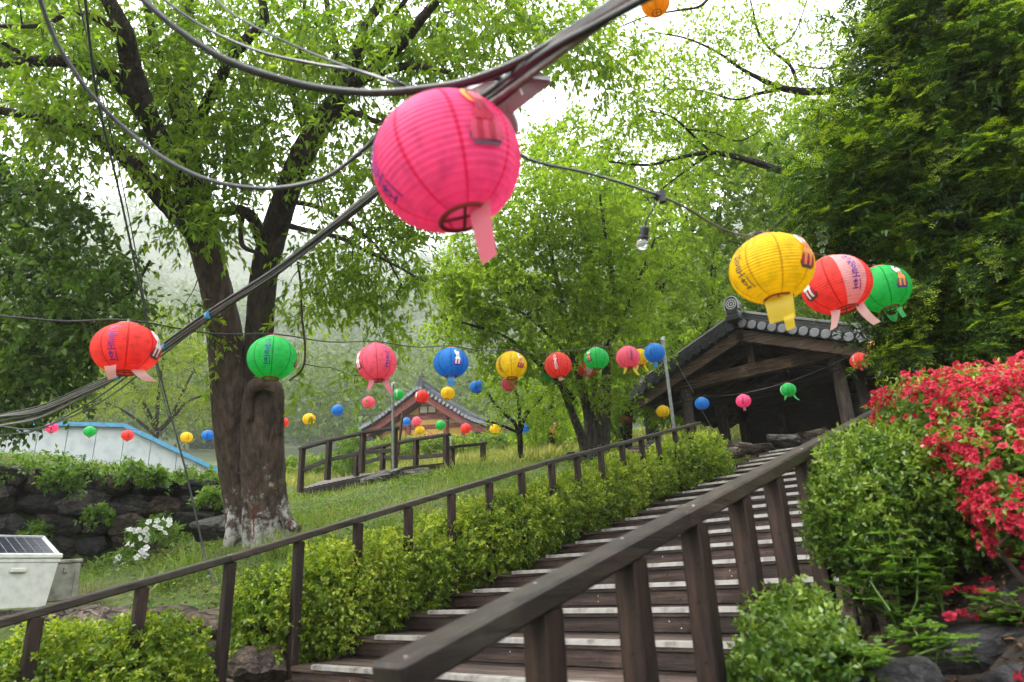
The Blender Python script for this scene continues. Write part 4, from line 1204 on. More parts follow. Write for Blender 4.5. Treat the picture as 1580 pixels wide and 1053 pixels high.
# ------------------------------------------------------------------ E. bare limbed tree behind the conifer
tE = thing('broad_tree', 'sparsely leaved tree whose crooked limbs reach out from behind the dark conifer', 'tree', loc=P(1480, 640, 13.5))
b, _ = trunk_mesh([(1480, 700, 13.5, 60), (1470, 500, 13.4, 54), (1450, 350, 13.2, 48), (1430, 200, 13.0, 40), (1410, 60, 12.8, 28), (1400, -60, 12.6, 16)], 16, 13, .05)
b.build('trunk', M['bark'], tE, True)
LE = [limb_from_photo([(a, b, d, w * .62) for a, b, d, w in p]) for p in [
    [(1450, 330, 13.2, 30), (1360, 300, 12.6, 26), (1270, 282, 12.0, 22), (1200, 262, 11.6, 18), (1150, 246, 11.3, 15), (1100, 236, 11.0, 12), (1050, 243, 10.8, 9), (1000, 255, 10.6, 7), (940, 250, 10.4, 4)],
    [(1435, 200, 13, 26), (1360, 165, 12.6, 24), (1300, 142, 12.2, 22), (1250, 142, 12, 19), (1205, 136, 11.8, 16), (1165, 118, 11.6, 11), (1140, 104, 11.4, 8), (1105, 80, 11.2, 6), (1060, 60, 11, 5), (1010, 50, 10.8, 3)],
    [(1205, 138, 11.8, 11), (1170, 145, 11.6, 9), (1135, 154, 11.4, 5), (1080, 140, 11.2, 4), (1030, 138, 11, 3)],
    [(1230, 128, 11.9, 8), (1218, 100, 11.8, 8), (1190, 78, 11.7, 7), (1170, 50, 11.6, 6), (1160, 10, 11.5, 4), (1150, -20, 11.4, 3)],
    [(1410, 20, 12.8, 16), (1380, 45, 12.3, 14), (1350, 75, 12.1, 12), (1310, 95, 11.9, 10), (1270, 106, 11.8, 5), (1230, 100, 11.7, 3)],
    [(1098, 236, 11, 7), (1075, 215, 10.9, 6), (1060, 200, 10.8, 6), (1035, 180, 10.7, 4), (1000, 170, 10.6, 3)],
    [(1098, 236, 11, 6), (1066, 258, 10.9, 5), (1030, 285, 10.8, 4), (1000, 310, 10.7, 3)],
    [(1062, 200, 10.8, 4), (1100, 205, 10.9, 4), (1135, 218, 11, 4), (1160, 210, 11, 3), (1185, 192, 11, 2)],
    [(1190, 78, 11.7, 5), (1220, 60, 11.6, 4), (1235, 30, 11.5, 3), (1245, 0, 11.4, 3)],
    [(1100, -10, 9.8, 9), (1080, 10, 9.7, 7), (1050, 16, 9.6, 5), (1000, 25, 9.5, 4), (950, 45, 9.4, 3)],
    [(1300, 300, 12.4, 12), (1240, 320, 12.2, 10), (1200, 345, 12, 8), (1170, 380, 11.9, 5), (1150, 400, 11.8, 3)],
]]
blE = [(1120, 60, 11.4, 110, 70, 1.0, 60), (1220, 120, 11.8, 80, 50, .8, 40), (1040, 170, 10.8, 90, 60, .9, 50), (1160, 150, 11.5, 80, 40, .8, 34), (1260, 30, 11.9, 60, 50, .7, 22), (1070, 100, 11, 80, 70, 1.0, 70), (1000, 120, 10.6, 60, 90, 1.0, 80), (1180, 60, 11.6, 70, 60, .8, 34), (1110, 30, 11.2, 70, 40, .8, 30), (1260, 80, 11.8, 50, 50, .7, 20), (960, 200, 10.5, 60, 50, .8, 60), (1120, 200, 11.2, 70, 40, .8, 40), (1060, 230, 11, 60, 30, .7, 30),
       (1010, 270, 10.6, 80, 40, .8, 40), (1320, 50, 12, 40, 40, .6, 14), (1150, 180, 11.4, 60, 30, .7, 22), (930, 60, 10, 40, 60, .8, 24), (1080, 170, 11, 50, 30, .7, 16)]
grow_tree(tE, LE, photo_blobs(blE, 83), [M['leaf_mid']], M['bark_dark'], 84, 14, (.08, .036), .34, .01, .45, .95, limb_n=9, wiggle=1.1, lspray=2)

# ------------------------------------------------------------------ F. dark yew on the right
def yew():
    rng = np.random.default_rng(17)
    t = thing('yew_tree', 'dark dense yew with pale green young sprays filling the upper right', 'tree', loc=P(1520, 660, 7.6))
    b, _ = trunk_mesh([(1520, 720, 7.6, 60), (1510, 560, 7.6, 50), (1500, 300, 7.4, 40), (1490, 60, 7.2, 28), (1480, -140, 7.0, 14)], 12, 19, .06)
    b.build('trunk', M['bark'], t, True)
    sp = [(1270, 335, 6.3, 60, 26), (1300, 280, 6.2, 80, 40), (1330, 200, 6.2, 70, 50), (1360, 120, 6.3, 60, 60), (1390, 40, 6.3, 70, 60), (1300, 380, 6.4, 70, 36), (1365, 450, 6.4, 60, 50), (1400, 515, 6.3, 50, 40),
          (1400, 220, 6.0, 90, 70), (1420, 330, 5.9, 90, 70), (1440, 440, 5.8, 90, 70), (1440, 530, 5.7, 90, 40), (1480, 120, 6.0, 90, 90), (1520, 250, 5.7, 90, 90), (1540, 400, 5.5, 80, 90), (1550, 510, 5.3, 80, 60), (1560, 60, 5.8, 90, 90),
          (1470, -10, 6.2, 100, 70), (1620, 200, 5.5, 60, 200), (1620, 450, 5.2, 50, 120)]
    p = []; tip = []
    core = np.array([P(1500, y, 7.2) for y in range(-120, 640, 40)])
    limbs = MB()
    for x, y, d, rx, ry in sp:
        n = int(rx * ry / 25)
        u = rand_unit(n, rng) * (rng.random(n) ** (1 / 2.6))[:, None]
        c0 = P(x, y, d)
        q = np.array([P(x - 4 + a[0] * rx * 1.05, y + a[1] * ry, d + a[2] * .55 + .15) for a in u])
        p.append(q)
        a0 = core[np.argmin(np.linalg.norm(core - c0 - np.array([0, 0, -.5]), axis=1))]
        for k in range(3):
            e = c0 + rng.normal(size=3) * .3
            m_ = (a0 + e) / 2 + np.array([0, 0, -.12]) + rng.normal(size=3) * .08
            limbs.tube(spline([a0, m_, e], 5), np.linspace(.035, .006, 11), 6)
    limbs.build('limbs', M['bark'], t)['kind'] = 'stuff'
    p = np.concatenate(p)
    axis_pt = core[np.argmin(np.linalg.norm(p[:, None, 2:] - core[None, :, 2:], axis=2), axis=1)]
    out = p - axis_pt; out[:, 2] *= .3
    out = unit(out)
    L = Leaves()
    # layered flat sprays: a drooping twig with two ranks of needles
    n = len(p)
    d = unit(out * 1.0 + rng.normal(size=(n, 3)) * .5 + np.array([0, 0, -.3]))
    toward = (unit(CAM - p) * out).sum(1)
    side = unit(np.cross(d, np.array([0, 0, 1.]) + rng.normal(size=(n, 3)) * .22)); up_ = np.cross(side, d)
    ln = rng.uniform(.17, .34, n)
    bright = rng.random(n)
    # each spray: a drooping axis with side shoots to left and right, every shoot set with two ranks of needles
    NS = 4
    for j in range(NS + 1):
        f = (j + .6) / (NS + .6)
        for sgn in ((-1, 1) if j < NS else (0,)):
            so = p + d * (ln * f)[:, None] + np.array([0, 0, -1.]) * (ln * f * f * .22)[:, None]
            sd = unit(d * (.85 + .2 * f) + side * sgn * .85 + rng.normal(size=(n, 3)) * .13 - np.array([0, 0, .12]))
            sl = ln * (.52 - .28 * f if sgn else .3) * rng.uniform(.75, 1.2, n)
            ss = unit(np.cross(sd, up_))
            NN = 4
            for k in range(NN):
                g = (k + .8) / NN
                bp = so + sd * (sl * g)[:, None]
                isn = (f * .5 + g * .5) > (1.12 - bright * .75)
                for s2 in (-1, 1):
                    nd = unit(sd * .7 + ss * s2 + up_ * .1 + rng.normal(size=(n, 3)) * .1)
                    nl = .037 * (1.15 - .5 * g) * rng.uniform(.8, 1.2, n)
                    for sel, mi in ((isn, 1), (~isn, 0)):
                        if sel.any(): L.add(leaf_quads(bp[sel], nd[sel], up_[sel], nl[sel], .0115, .1, .08), mi)
    # old inner twigs
    m = 9500
    ci = rng.integers(0, len(p), m)
    q = p[ci] - out[ci] * rng.uniform(.12, .75, m)[:, None] + rng.normal(size=(m, 3)) * .16
    L.add(spray_leaves(q, unit(out[ci] + rng.normal(size=(m, 3)) * .6), .26, 9, .085, .024, rng, spread=.9, droop=.15, up=1), 0)
    L.build('crown', [M['needle_old'], M['needle_new']], t)
yew()

# ------------------------------------------------------------------ G. trees beyond the wall and on the hillside
simple_tree('yellow_green_tree', 'yellow green tree with dark forked stems behind the white metal building', None, P(235, 700, 30),
    [[(240, 660, 30, 8), (222, 625, 30, 7), (205, 590, 30, 5), (190, 560, 30, 3)], [(246, 665, 30, 8), (270, 640, 30, 6), (290, 620, 30, 4), (315, 610, 30, 3)],
     [(242, 655, 30, 7), (245, 610, 30, 5), (250, 570, 30, 4), (255, 530, 30, 3)], [(238, 670, 30, 6), (200, 640, 30, 4), (160, 620, 30, 3), (120, 610, 30, 2)], [(262, 650, 30, 6), (285, 600, 30, 4), (300, 570, 30, 3)]],
    [(235, 530, 30, 80, 50, 2, 150), (180, 590, 30, 80, 50, 2, 130), (290, 570, 30, 60, 60, 2, 110), (120, 620, 30, 60, 40, 2, 70), (240, 620, 30, 90, 30, 2, 60), (310, 630, 30, 30, 30, 1.4, 26)],
    [M['leaf_yellow']], M['bark_dark'], 91, (.13, .06), 26, .6, [(236, 716, 30, 10), (238, 690, 30, 9), (242, 660, 30, 8)], minr=.008, r0=.03)

def far_tree(label, x, y, d, h, w, seed, mi):
    """one hillside tree: trunk, boughs and a broken crown of leaf clumps"""
    rng = np.random.default_rng(seed)
    d = d * 3; foot = P(x, y, d); s = d / 1053
    t = thing('hillside_tree', label, 'tree', 'trees on the misty slope beyond the bridge', loc=foot)
    H = h * s; W = w * s
    tr = MB(); tr.tube(spline([foot - (0, 0, 1), foot + (rng.normal() * .2, 0, H * .4), foot + (rng.normal() * .4, 0, H * .9)], 4), np.linspace(H * .018, .08, 9), 7)
    tr.build('trunk', M['bark_grey'], t)
    lm = MB(); L = Leaves()
    n = 34
    for k in range(n):
        f = rng.uniform(.3, 1.0); rad = W * .5 * math.sin(min(1, (1.08 - f) * 1.9) * 1.57) * rng.uniform(.3, 1)
        a = rng.uniform(0, 6.28)
        c = foot + np.array([math.cos(a) * rad, math.sin(a) * rad, H * f])
        b0 = foot + np.array([0, 0, H * f * .75])
        lm.tube([b0, (b0 + c) / 2 + (0, 0, .1 * rad), c], [.14, .08, .03], 4)
        m = 70
        q = c + rng.normal(size=(m, 3)) * np.array([W * .085, W * .085, H * .04])
        L.add(leaf_quads(q, rand_unit(m, rng) + np.array([0, 0, -.2]), rand_unit(m, rng) + np.array([0, 0, .8]), rng.uniform(.7, 1.2, m), rng.uniform(.4, .65, m)), 0)
    lm.build('boughs', M['bark_grey'], t)['kind'] = 'stuff'
    L.build('crown', mi, t)
ft = [('hazy pale tree just right of the big trunk', 462, 730, 52, 120, 90), ('hazy tall thin tree between the big trunk and the bridge', 505, 715, 60, 130, 80), ('hazy tree above the near end of the bridge rail', 545, 690, 66, 110, 80),
      ('hazy dark tree left of the hall roof', 590, 655, 72, 90, 80), ('hazy round tree low behind the bridge', 485, 745, 46, 70, 70), ('hazy tree right above the hall roof', 715, 590, 80, 80, 90),
      ('hazy tree seen left of the big trunk above the blue roof edge', 325, 720, 40, 90, 60), ('faint tree higher up the slope above the bridge', 530, 600, 95, 80, 70), ('faint tree high on the slope beside the big trunk', 465, 610, 100, 80, 80), ('faint tree high on the slope above the hall', 640, 560, 105, 80, 80)]
for i, (lab, x, y, d, h, w) in enumerate(ft):
    far_tree(lab, x, y, d, h, w, 200 + i, M['leaf_far'])

# the far wood, a single mass of crowns
rng = np.random.default_rng(77)
L = Leaves()
cs = []
for _ in range(4600):
    r_ = 72 * (1300 / 72) ** (rng.random() ** .85); a = R(rng.uniform(-3, 84))
    cs.append((4 - r_ * math.sin(a), -2 + r_ * math.cos(a), r_))
cs = np.array(cs); cz = hill_z(cs[:, 0], cs[:, 1])
for (x, y, r_), z in zip(cs, cz):
    if math.hypot(x + 26, y - 26) < 14: continue
    H = rng.uniform(10, 20) * min(1, .45 + r_ / 220); W = H * rng.uniform(.3, .45)
    m = 26 if r_ > 350 else 70
    u = rand_unit(m, rng)
    q = np.array([x, y, z + H * .58]) + u * np.array([W, W, H * .42]) * rng.uniform(.55, 1.05, (m, 1))
    sz = .34 + .0044 * r_
    L.add(leaf_quads(q, unit(u + rng.normal(size=(m, 3)) * .8), unit(u + rng.normal(size=(m, 3)) * .5 + np.array([0, 0, .6])), sz * rng.uniform(.8, 1.5, m), sz * rng.uniform(.5, .9, m)), 0)
o = L.build('forest', M['leaf_far']); tag(o, 'far off wood covering the misty hill', 'forest', kind='stuff')

# ------------------------------------------------------------------ grass and weeds on the slope
wallA = np.array([-9.55, -.9, 0]); wallB = np.array([-6.75, 3.85, 0])
wd = unit(wallB - wallA); wl = np.linalg.norm(wallB - wallA); wn_ = np.array([wd[1], -wd[0], 0])
def off_limits(x, y):
    s = (x - wallA[0]) * wn_[0] + (y - wallA[1]) * wn_[1]; l = (x - wallA[0]) * wd[0] + (y - wallA[1]) * wd[1]
    ok = ~((s < .12) & (s > -1.0) & (l > -1) & (l < wl))
    ok &= ~((x > -1.0) & (y < .9))
    ok &= y > np.interp(x, [-6, -4.2, -3.1, -2.3, -1.6, -.7], [.0, .12, .22, .36, .5, .75])
    return ok
rng = np.random.default_rng(19)
n = 85000
x = rng.uniform(-16, -.6, n); y = rng.uniform(-.2, 16, n)
d_ = (np.stack([x, y, gz(x, y)], -1) - CAM); dep = d_ @ AX_F
keep = (rng.random(n) < np.clip((9.5 / np.maximum(dep, 3)) ** 1.0, 0, 1))
keep &= off_limits(x, y)
x, y, dep = x[keep], y[keep], dep[keep]
z = gz(x, y)
n = len(x)
patch = np.sin(x * 1.3 + 2) * np.cos(y * 1.7) + rng.normal(size=n) * .4
ln = np.where(patch > .2, rng.uniform(.12, .30, n), rng.uniform(.05, .13, n)) * np.clip(dep / 9, .8, 1.6)
dirs = unit(np.column_stack([rng.normal(size=(n, 2)) * .42, np.ones(n)]))
L = Leaves()
ln = ln * np.where(x < -5.2, .5, .8)
L.add(leaf_quads(np.column_stack([x, y, z - .01]), dirs, unit(np.column_stack([rng.normal(size=(n, 2)), np.full(n, .3)])), ln, np.clip(dep * .0011, .006, .02) * rng.uniform(.7, 1.3, n), .1, .35))
o = L.build('grass', M['leaf_grass']); tag(o, 'rough green grass on the slope left of the steps', 'grass', kind='stuff')
n = 36000
x = rng.uniform(-12, -.7, n); y = rng.uniform(.0, 9.5, n)
pt = np.sin(x * 2.1) + np.cos(y * 2.6 + x) + rng.normal(size=n) * .6
keep = (pt > .2) & off_limits(x, y)
x, y = x[keep], y[keep]; z = gz(x, y) + rng.uniform(.0, .12, len(x)); n = len(x)
L = Leaves()
L.add(leaf_quads(np.column_stack([x, y, z]), unit(np.column_stack([rng.normal(size=(n, 2)), rng.uniform(-.1, .5, n)])), unit(np.column_stack([rng.normal(size=(n, 2)) * .5, np.ones(n)])), rng.uniform(.03, .075, n), rng.uniform(.02, .045, n)))
sel = rng.random(n) < np.where(pt[keep] > 1.0, .34, .12)
L2 = Leaves(); L2.add(leaf_quads(np.column_stack([x, y, z])[sel] + (0, 0, .02), unit(np.column_stack([rng.normal(size=(sel.sum(), 2)), rng.uniform(-.1, .5, sel.sum())])), unit(np.column_stack([rng.normal(size=(sel.sum(), 2)) * .5, np.ones(sel.sum())])), .05, .025))
o = L.build('ground_cover', M['leaf_weed']); tag(o, 'low broad leaved weeds between the grass', 'ground cover', kind='stuff')
o = L2.build('withered_leaves', M['leaf_dry']); tag(o, 'withered brownish leaves among the grass', 'leaves', kind='stuff')
# ------------------------------------------------------------------ dry stone wall of big boulders
M['stone_wall'] = stone_mat('lichened wall stone', (.058, .05, .043), (.018, .016, .015), (.13, .13, .11))
M['stone_wall2'] = stone_mat('blackened wall stone', (.03, .029, .03), (.011, .011, .012), (.09, .09, .085), .75, .66)
M['stone_wall3'] = stone_mat('brown wall stone', (.085, .06, .042), (.025, .019, .016), (.16, .14, .11))
wt = thing('stone_wall', 'dark retaining wall of rough stacked boulders behind the big tree', 'wall', loc=(-8.0, 2.0, 1.1))
vari = [rock_mesh('stone', mt, s, 5, .13, .72) for s, mt in ((11, M['stone_wall']), (12, M['stone_wall2']), (13, M['stone_wall']), (14, M['stone_wall3']), (15, M['stone_wall2']), (16, M['stone_wall']), (17, M['stone_wall3']))]
rng = np.random.default_rng(8)
bk = MB()
bk.add([wallA + (0, 0, .2) - wn_ * .42, wallB + (0, 0, .6) - wn_ * .42, wallB + (0, 0, 2.36) - wn_ * .42, wallA + (0, 0, 2.86) - wn_ * .42,
        wallA + (0, 0, .2) - wn_ * .6, wallB + (0, 0, .6) - wn_ * .6, wallB + (0, 0, 2.36) - wn_ * .6, wallA + (0, 0, 2.86) - wn_ * .6], [(0, 1, 2, 3), (7, 6, 5, 4), (3, 2, 6, 7), (0, 3, 7, 4), (1, 5, 6, 2), (0, 4, 5, 1)])
bk.build('backing', M['soil'], wt)
nc = 5
for c in range(nc):
    s = -.2 * (c % 2)
    while s < wl:
        w = rng.uniform(.36, .78); f = (s + w / 2) / wl
        zt = 2.86 - .42 * f; zb = .55 + .62 * f
        h = (zt - zb) / nc * rng.uniform(.9, 1.15)
        p = wallA + wd * (s + w / 2) + np.array([0, 0, zb + (c + .5) * (zt - zb) / nc]) + wn_ * (rng.normal() * .05 - c * .05)
        shared(vari[rng.integers(0, 7)], 'stone', p, wt, (w * 1.02, rng.uniform(.45, .6), h * 1.06), (rng.normal() * .07, rng.normal() * .08, math.atan2(wd[1], wd[0]) + rng.normal() * .1 + (math.pi if rng.random() < .5 else 0)))
        s += w * .97
# long flat block between wall and trunk
rock('stone_block', 'long pale stone block lying between the big tree and the stone wall', 'stone', P(352, 812, 10.3), (.95, .5, .36), math.atan2(wd[1], wd[0]), M['stone'], 41, None, 5, .08, .85)

def plant_clump(name, label, cat, c, r, n, lm, leaf, seed, group=None, twig=.16, nleaf=8, droop=.3):
    rng = np.random.default_rng(seed)
    t = thing(name, label, cat, group, loc=c)
    u = rand_unit(n, rng); u[:, 2] = np.abs(u[:, 2]) - .25
    p = np.array(c) + u * np.array(r) * (rng.random(n) ** .4)[:, None]
    L = Leaves(); L.add(spray_leaves(p, unit(u + rng.normal(size=(n, 3)) * .5 + np.array([0, 0, .3])), twig, nleaf, leaf[0], leaf[1], rng, droop=droop, up=.9))
    L.build('leaves', lm, t)
    st = MB()
    for k in range(6):
        st.tube([np.array(c) - (0, 0, r[2] * .5), np.array(c) + u[k] * np.array(r) * .4, np.array(c) + u[k] * np.array(r) * .8], [.008, .006, .003], 4)
    st.build('stem', M['twig'], t)
    return t
wp = [('leafy plant rooted in the wall to the left of the wall middle', 85, 745, 30, 22), ('leafy plant hanging from the wall joints beside the middle of the wall', 112, 748, 18, 22), ('round dark leafy plant over the hollow in the wall', 152, 800, 28, 22), ('low plant at the wall foot behind the solar panel', 55, 825, 28, 16),
      ('leafy plant growing from the wall close to the big trunk', 322, 772, 28, 22), ('creeper trailing over the wall top near its middle', 205, 735, 35, 26), ('creeper trailing over the wall top behind the guy wire', 240, 740, 14, 18)]
for i, (lab, x, y, rx, ry) in enumerate(wp):
    d = 10.55 + (x - 100) * .0012
    s = d / 1053
    plant_clump('wall_plant', lab, 'plant', P(x, y, d - .05), (rx * s * .8, rx * s * .4, ry * s * .75), 55, M['leaf_weed'], (.075, .05), 300 + i)
# ground cover spilling over the top of the wall
rng = np.random.default_rng(21)
n = 1300
s_ = rng.uniform(0, 1, n)
q = wallA + (wallB - wallA) * s_[:, None] - wn_ * rng.uniform(-.25, 1.1, n)[:, None]
q[:, 2] = 2.86 - .42 * s_ + rng.uniform(-.12, .06, n) + .06 * np.sin(s_ * 31) + .08 * np.sin(s_ * 71)
L = Leaves(); L.add(spray_leaves(q, unit(rng.normal(size=(n, 3)) * .7 + np.array([0, 0, .8])), .16, 7, .07, .036, rng, droop=.3, up=.8))
o = L.build('wall_top_growth', M['leaf_weed']); tag(o, 'low leafy growth along the top of the stone wall', 'ground cover', kind='stuff')

# ------------------------------------------------------------------ white flowering azalea on the slope
wa = plant_clump('white_azalea', 'small azalea with white flowers at the foot of the stone wall', 'azalea', P(240, 830, 9.6), (.42, .3, .30), 120, M['leaf_weed'], (.07, .03), 51, nleaf=9)
wa2 = plant_clump('white_azalea', 'straggling lower azalea with a few white flowers nearer the solar box', 'azalea', P(190, 872, 9.1), (.42, .3, .16), 70, M['leaf_weed'], (.065, .03), 52, nleaf=8)
wf = flower_mesh('flower', M['petal_white'], 4, .042)
rng = np.random.default_rng(3)
for par, pts in ((wa, [(230, 806), (243, 803), (252, 801), (262, 803), (247, 816), (254, 823), (240, 813), (225, 817), (222, 822), (214, 818), (228, 827), (200, 818), (207, 820), (226, 834), (262, 810), (218, 830)]),
                 (wa2, [(198, 840), (205, 842), (226, 846), (219, 851), (222, 858), (212, 860), (183, 861), (180, 867), (192, 873), (186, 876), (178, 882), (225, 856)])):
    for x, y in pts:
        o = bpy.data.objects.new('flower', wf); scene.collection.objects.link(o); o.parent = par; o.matrix_parent_inverse = par.matrix_world.inverted()
        p = P(x, y, 9.25 if par is wa else 8.8)
        o.matrix_basis = Matrix.Translation(Vector(p)) @ Vector(unit(CAM - p) + rng.normal(size=3) * .5 + np.array([0, 0, .5])).to_track_quat('Z', 'Y').to_matrix().to_4x4() @ Matrix.Rotation(rng.uniform(0, 6), 4, 'Z')

# ------------------------------------------------------------------ flat topped stone edging behind the left handrail
ed = thing('stone_edging', 'low edging of rough flat stones holding the slope behind the handrail', 'wall', loc=(-2, .4, .2))
ev = [rock_mesh('stone', mt, s, 5, .12, .75) for s, mt in ((31, M['stone_pale']), (32, M['stone_brown']), (33, M['stone_pale']), (34, M['stone_wall3']))]
rng = np.random.default_rng(12)
pts = [P(-30, 950, 7.2), P(60, 945, 6.7), P(180, 938, 6.2), P(290, 938, 5.9), P(370, 950, 5.5), P(430, 975, 5.1)]
path = spline(pts, 8)
seg = np.concatenate([[0], np.cumsum(np.linalg.norm(np.diff(path, axis=0), axis=1))])
def along(s): return np.array([np.interp(s, seg, path[:, k]) for k in range(3)])
s = 0
while s < seg[-1] - .1:
    w = rng.uniform(.32, .62); a = along(s); b = along(min(seg[-1], s + w)); d = unit(b - a)
    shared(ev[rng.integers(0, 4)], 'stone', (a + b) / 2 - (0, 0, .10), ed, (w * 1.05, .42, rng.uniform(.2, .27)), (rng.normal() * .05, rng.normal() * .05, math.atan2(d[1], d[0])))
    s += w * .95
s = .1
while s < seg[-1] - .1:
    w = rng.uniform(.28, .5); a = along(s); b = along(min(seg[-1], s + w)); d = unit(b - a)
    for lv in (1, 2):
        shared(ev[rng.integers(0, 4)], 'stone', (a + b) / 2 - (rng.normal() * .04, rng.normal() * .04, .1 + .21 * lv), ed, (w * 1.05, .42, rng.uniform(.2, .26)), (rng.normal() * .08, rng.normal() * .08, math.atan2(d[1], d[0]) + rng.normal() * .1))
    s += w * .95
rock('boulder', 'brown rock at the foot of the first handrail posts below the hedge', 'rock', P(395, 1030, 4.9), (.42, .34, .26), .5, M['stone_brown'], 45)

# ------------------------------------------------------------------ plastic storage box with a solar panel on top
def boxy():
    M['plastic'] = simple_mat('weathered white plastic', (.55, .55, .51), .5, 0, .12, 14, .0, (.46, .46, .42), 3)
    M['plastic2'] = simple_mat('grimy plastic', (.26, .26, .21), .6, 0, .2, 12, .0, (.14, .145, .10), 4)
    m, nt, out = mat('solar cell'); p = node(nt, 'ShaderNodeBsdfPrincipled', Roughness=.3)
    p.inputs['Base Color'].default_value = (.008, .010, .022, 1); p.inputs['Specular IOR Level'].default_value = .25
    nt.links.new(p.outputs[0], out.inputs['Surface']); M['cell'] = m
    D = 6.3
    c = P(28, 935, D)
    t = thing('storage_box', 'white plastic storage box with a lid at the left edge', 'box', loc=c)
    ux = unit(P(90, 935, D + .36) - P(0, 935, D)); ux[2] = 0; ux = unit(ux); uy = np.array([-ux[1], ux[0], 0]); uz = np.array([0, 0, 1.])
    W, H, Dp = .72, .42, .5
    base = P(80, 932, D) - ux * W * .5 + uy * Dp * .5 - np.array([0, 0, .02])
    b = MB()
    lo = [base + ux * sx * W * .44 + uy * sy * Dp * .46 - uz * .0 for sx, sy in ((-1, -1), (1, -1), (1, 1), (-1, 1))]
    hi = [base + ux * sx * W * .5 + uy * sy * Dp * .5 + uz * H for sx, sy in ((-1, -1), (1, -1), (1, 1), (-1, 1))]
    b.add(lo + hi, [(0, 1, 5, 4), (1, 2, 6, 5), (2, 3, 7, 6), (3, 0, 4, 7), (0, 3, 2, 1), (4, 5, 6, 7)])
    b.build('body', M['plastic'], t)
    b = MB(); b.box(base + uz * (H + .022), (W * 1.07, Dp * 1.07, .05), ux, uy, uz, .012); b.box(base + uz * (H - .02), (W * 1.03, Dp * 1.03, .03), ux, uy, uz, .006)
    b.build('lid', M['plastic'], t)
    b = MB(); b.box(base - uy * (Dp * .5 + .012) + uz * (H * .76) + ux * .04, (.13, .03, .04), ux, uy, uz, .008); b.build('latch', M['plastic'], t)
    t2 = thing('solar_panel', 'small framed solar panel lying on the lid of the white box', 'solar panel', loc=base + uz * (H + .06))
    # panel tilted towards the steps
    pu = unit(ux); pn = unit(uz * 1.0 - uy * .42); pv_ = np.cross(pn, pu)
    c = base + uz * (H + .13) + uy * .03 + ux * .0
    PW, PH = .74, .50
    b = MB()
    for sgn in (-1, 1):
        b.box(c + pv_ * sgn * PH * .5, (PW + .03, .022, .03), pu, pv_, pn, .003)
        b.box(c + pu * sgn * PW * .5, (.022, PH - .024, .03), pu, pv_, pn, .003)
    b.build('frame', M['steel'], t2)
    b = MB(); b.box(c - pn * .004, (PW - .02, PH - .02, .01), pu, pv_, pn); b.build('backsheet', M['plastic'], t2)
    nx_, ny_ = 9, 6
    for i in range(nx_):
        for j in range(ny_):
            b = MB(); b.box(c + pu * ((i + .5) / nx_ - .5) * (PW - .05) + pv_ * ((j + .5) / ny_ - .5) * (PH - .05) + pn * .003, ((PW - .05) / nx_ - .006, (PH - .05) / ny_ - .005, .004), pu, pv_, pn)
            b.build('cell', M['cell'], t2)
    b = MB()
    for sgn in (-1, 1):
        e = c + pu * sgn * PW * .4 + pv_ * PH * .3
        b.bar(e - pn * .01, np.array([e[0], e[1], base[2] + H + .047]), .02, .02)
    b.build('prop', M['steel'], t2)
    # second, lower box
    t3 = thing('storage_box', 'smaller grimy box leaning beside the white storage box', 'box', loc=P(95, 930, 6.5))
    b2 = P(88, 925, 6.75) + uy * .1
    b = MB(); b.box(b2 + uz * .16, (.30, .36, .36), unit(ux + uz * .06), uy, unit(uz - ux * .06), .012); b.build('body', M['plastic2'], t3)
    b = MB(); b.box(b2 + uz * .355 + ux * -.01, (.32, .38, .035), unit(ux + uz * .06), uy, unit(uz - ux * .06), .008); b.build('lid', M['plastic2'], t3)
    b = MB(); b.box(b2 - uy * .19 + uz * .27, (.04, .02, .05), ux, uy, uz, .004); b.box(b2 - uy * .184 + uz * .14 + ux * .1, (.02, .012, .3), ux, uy, uz, .003); b.build('latch', M['plastic2'], t3)
boxy()

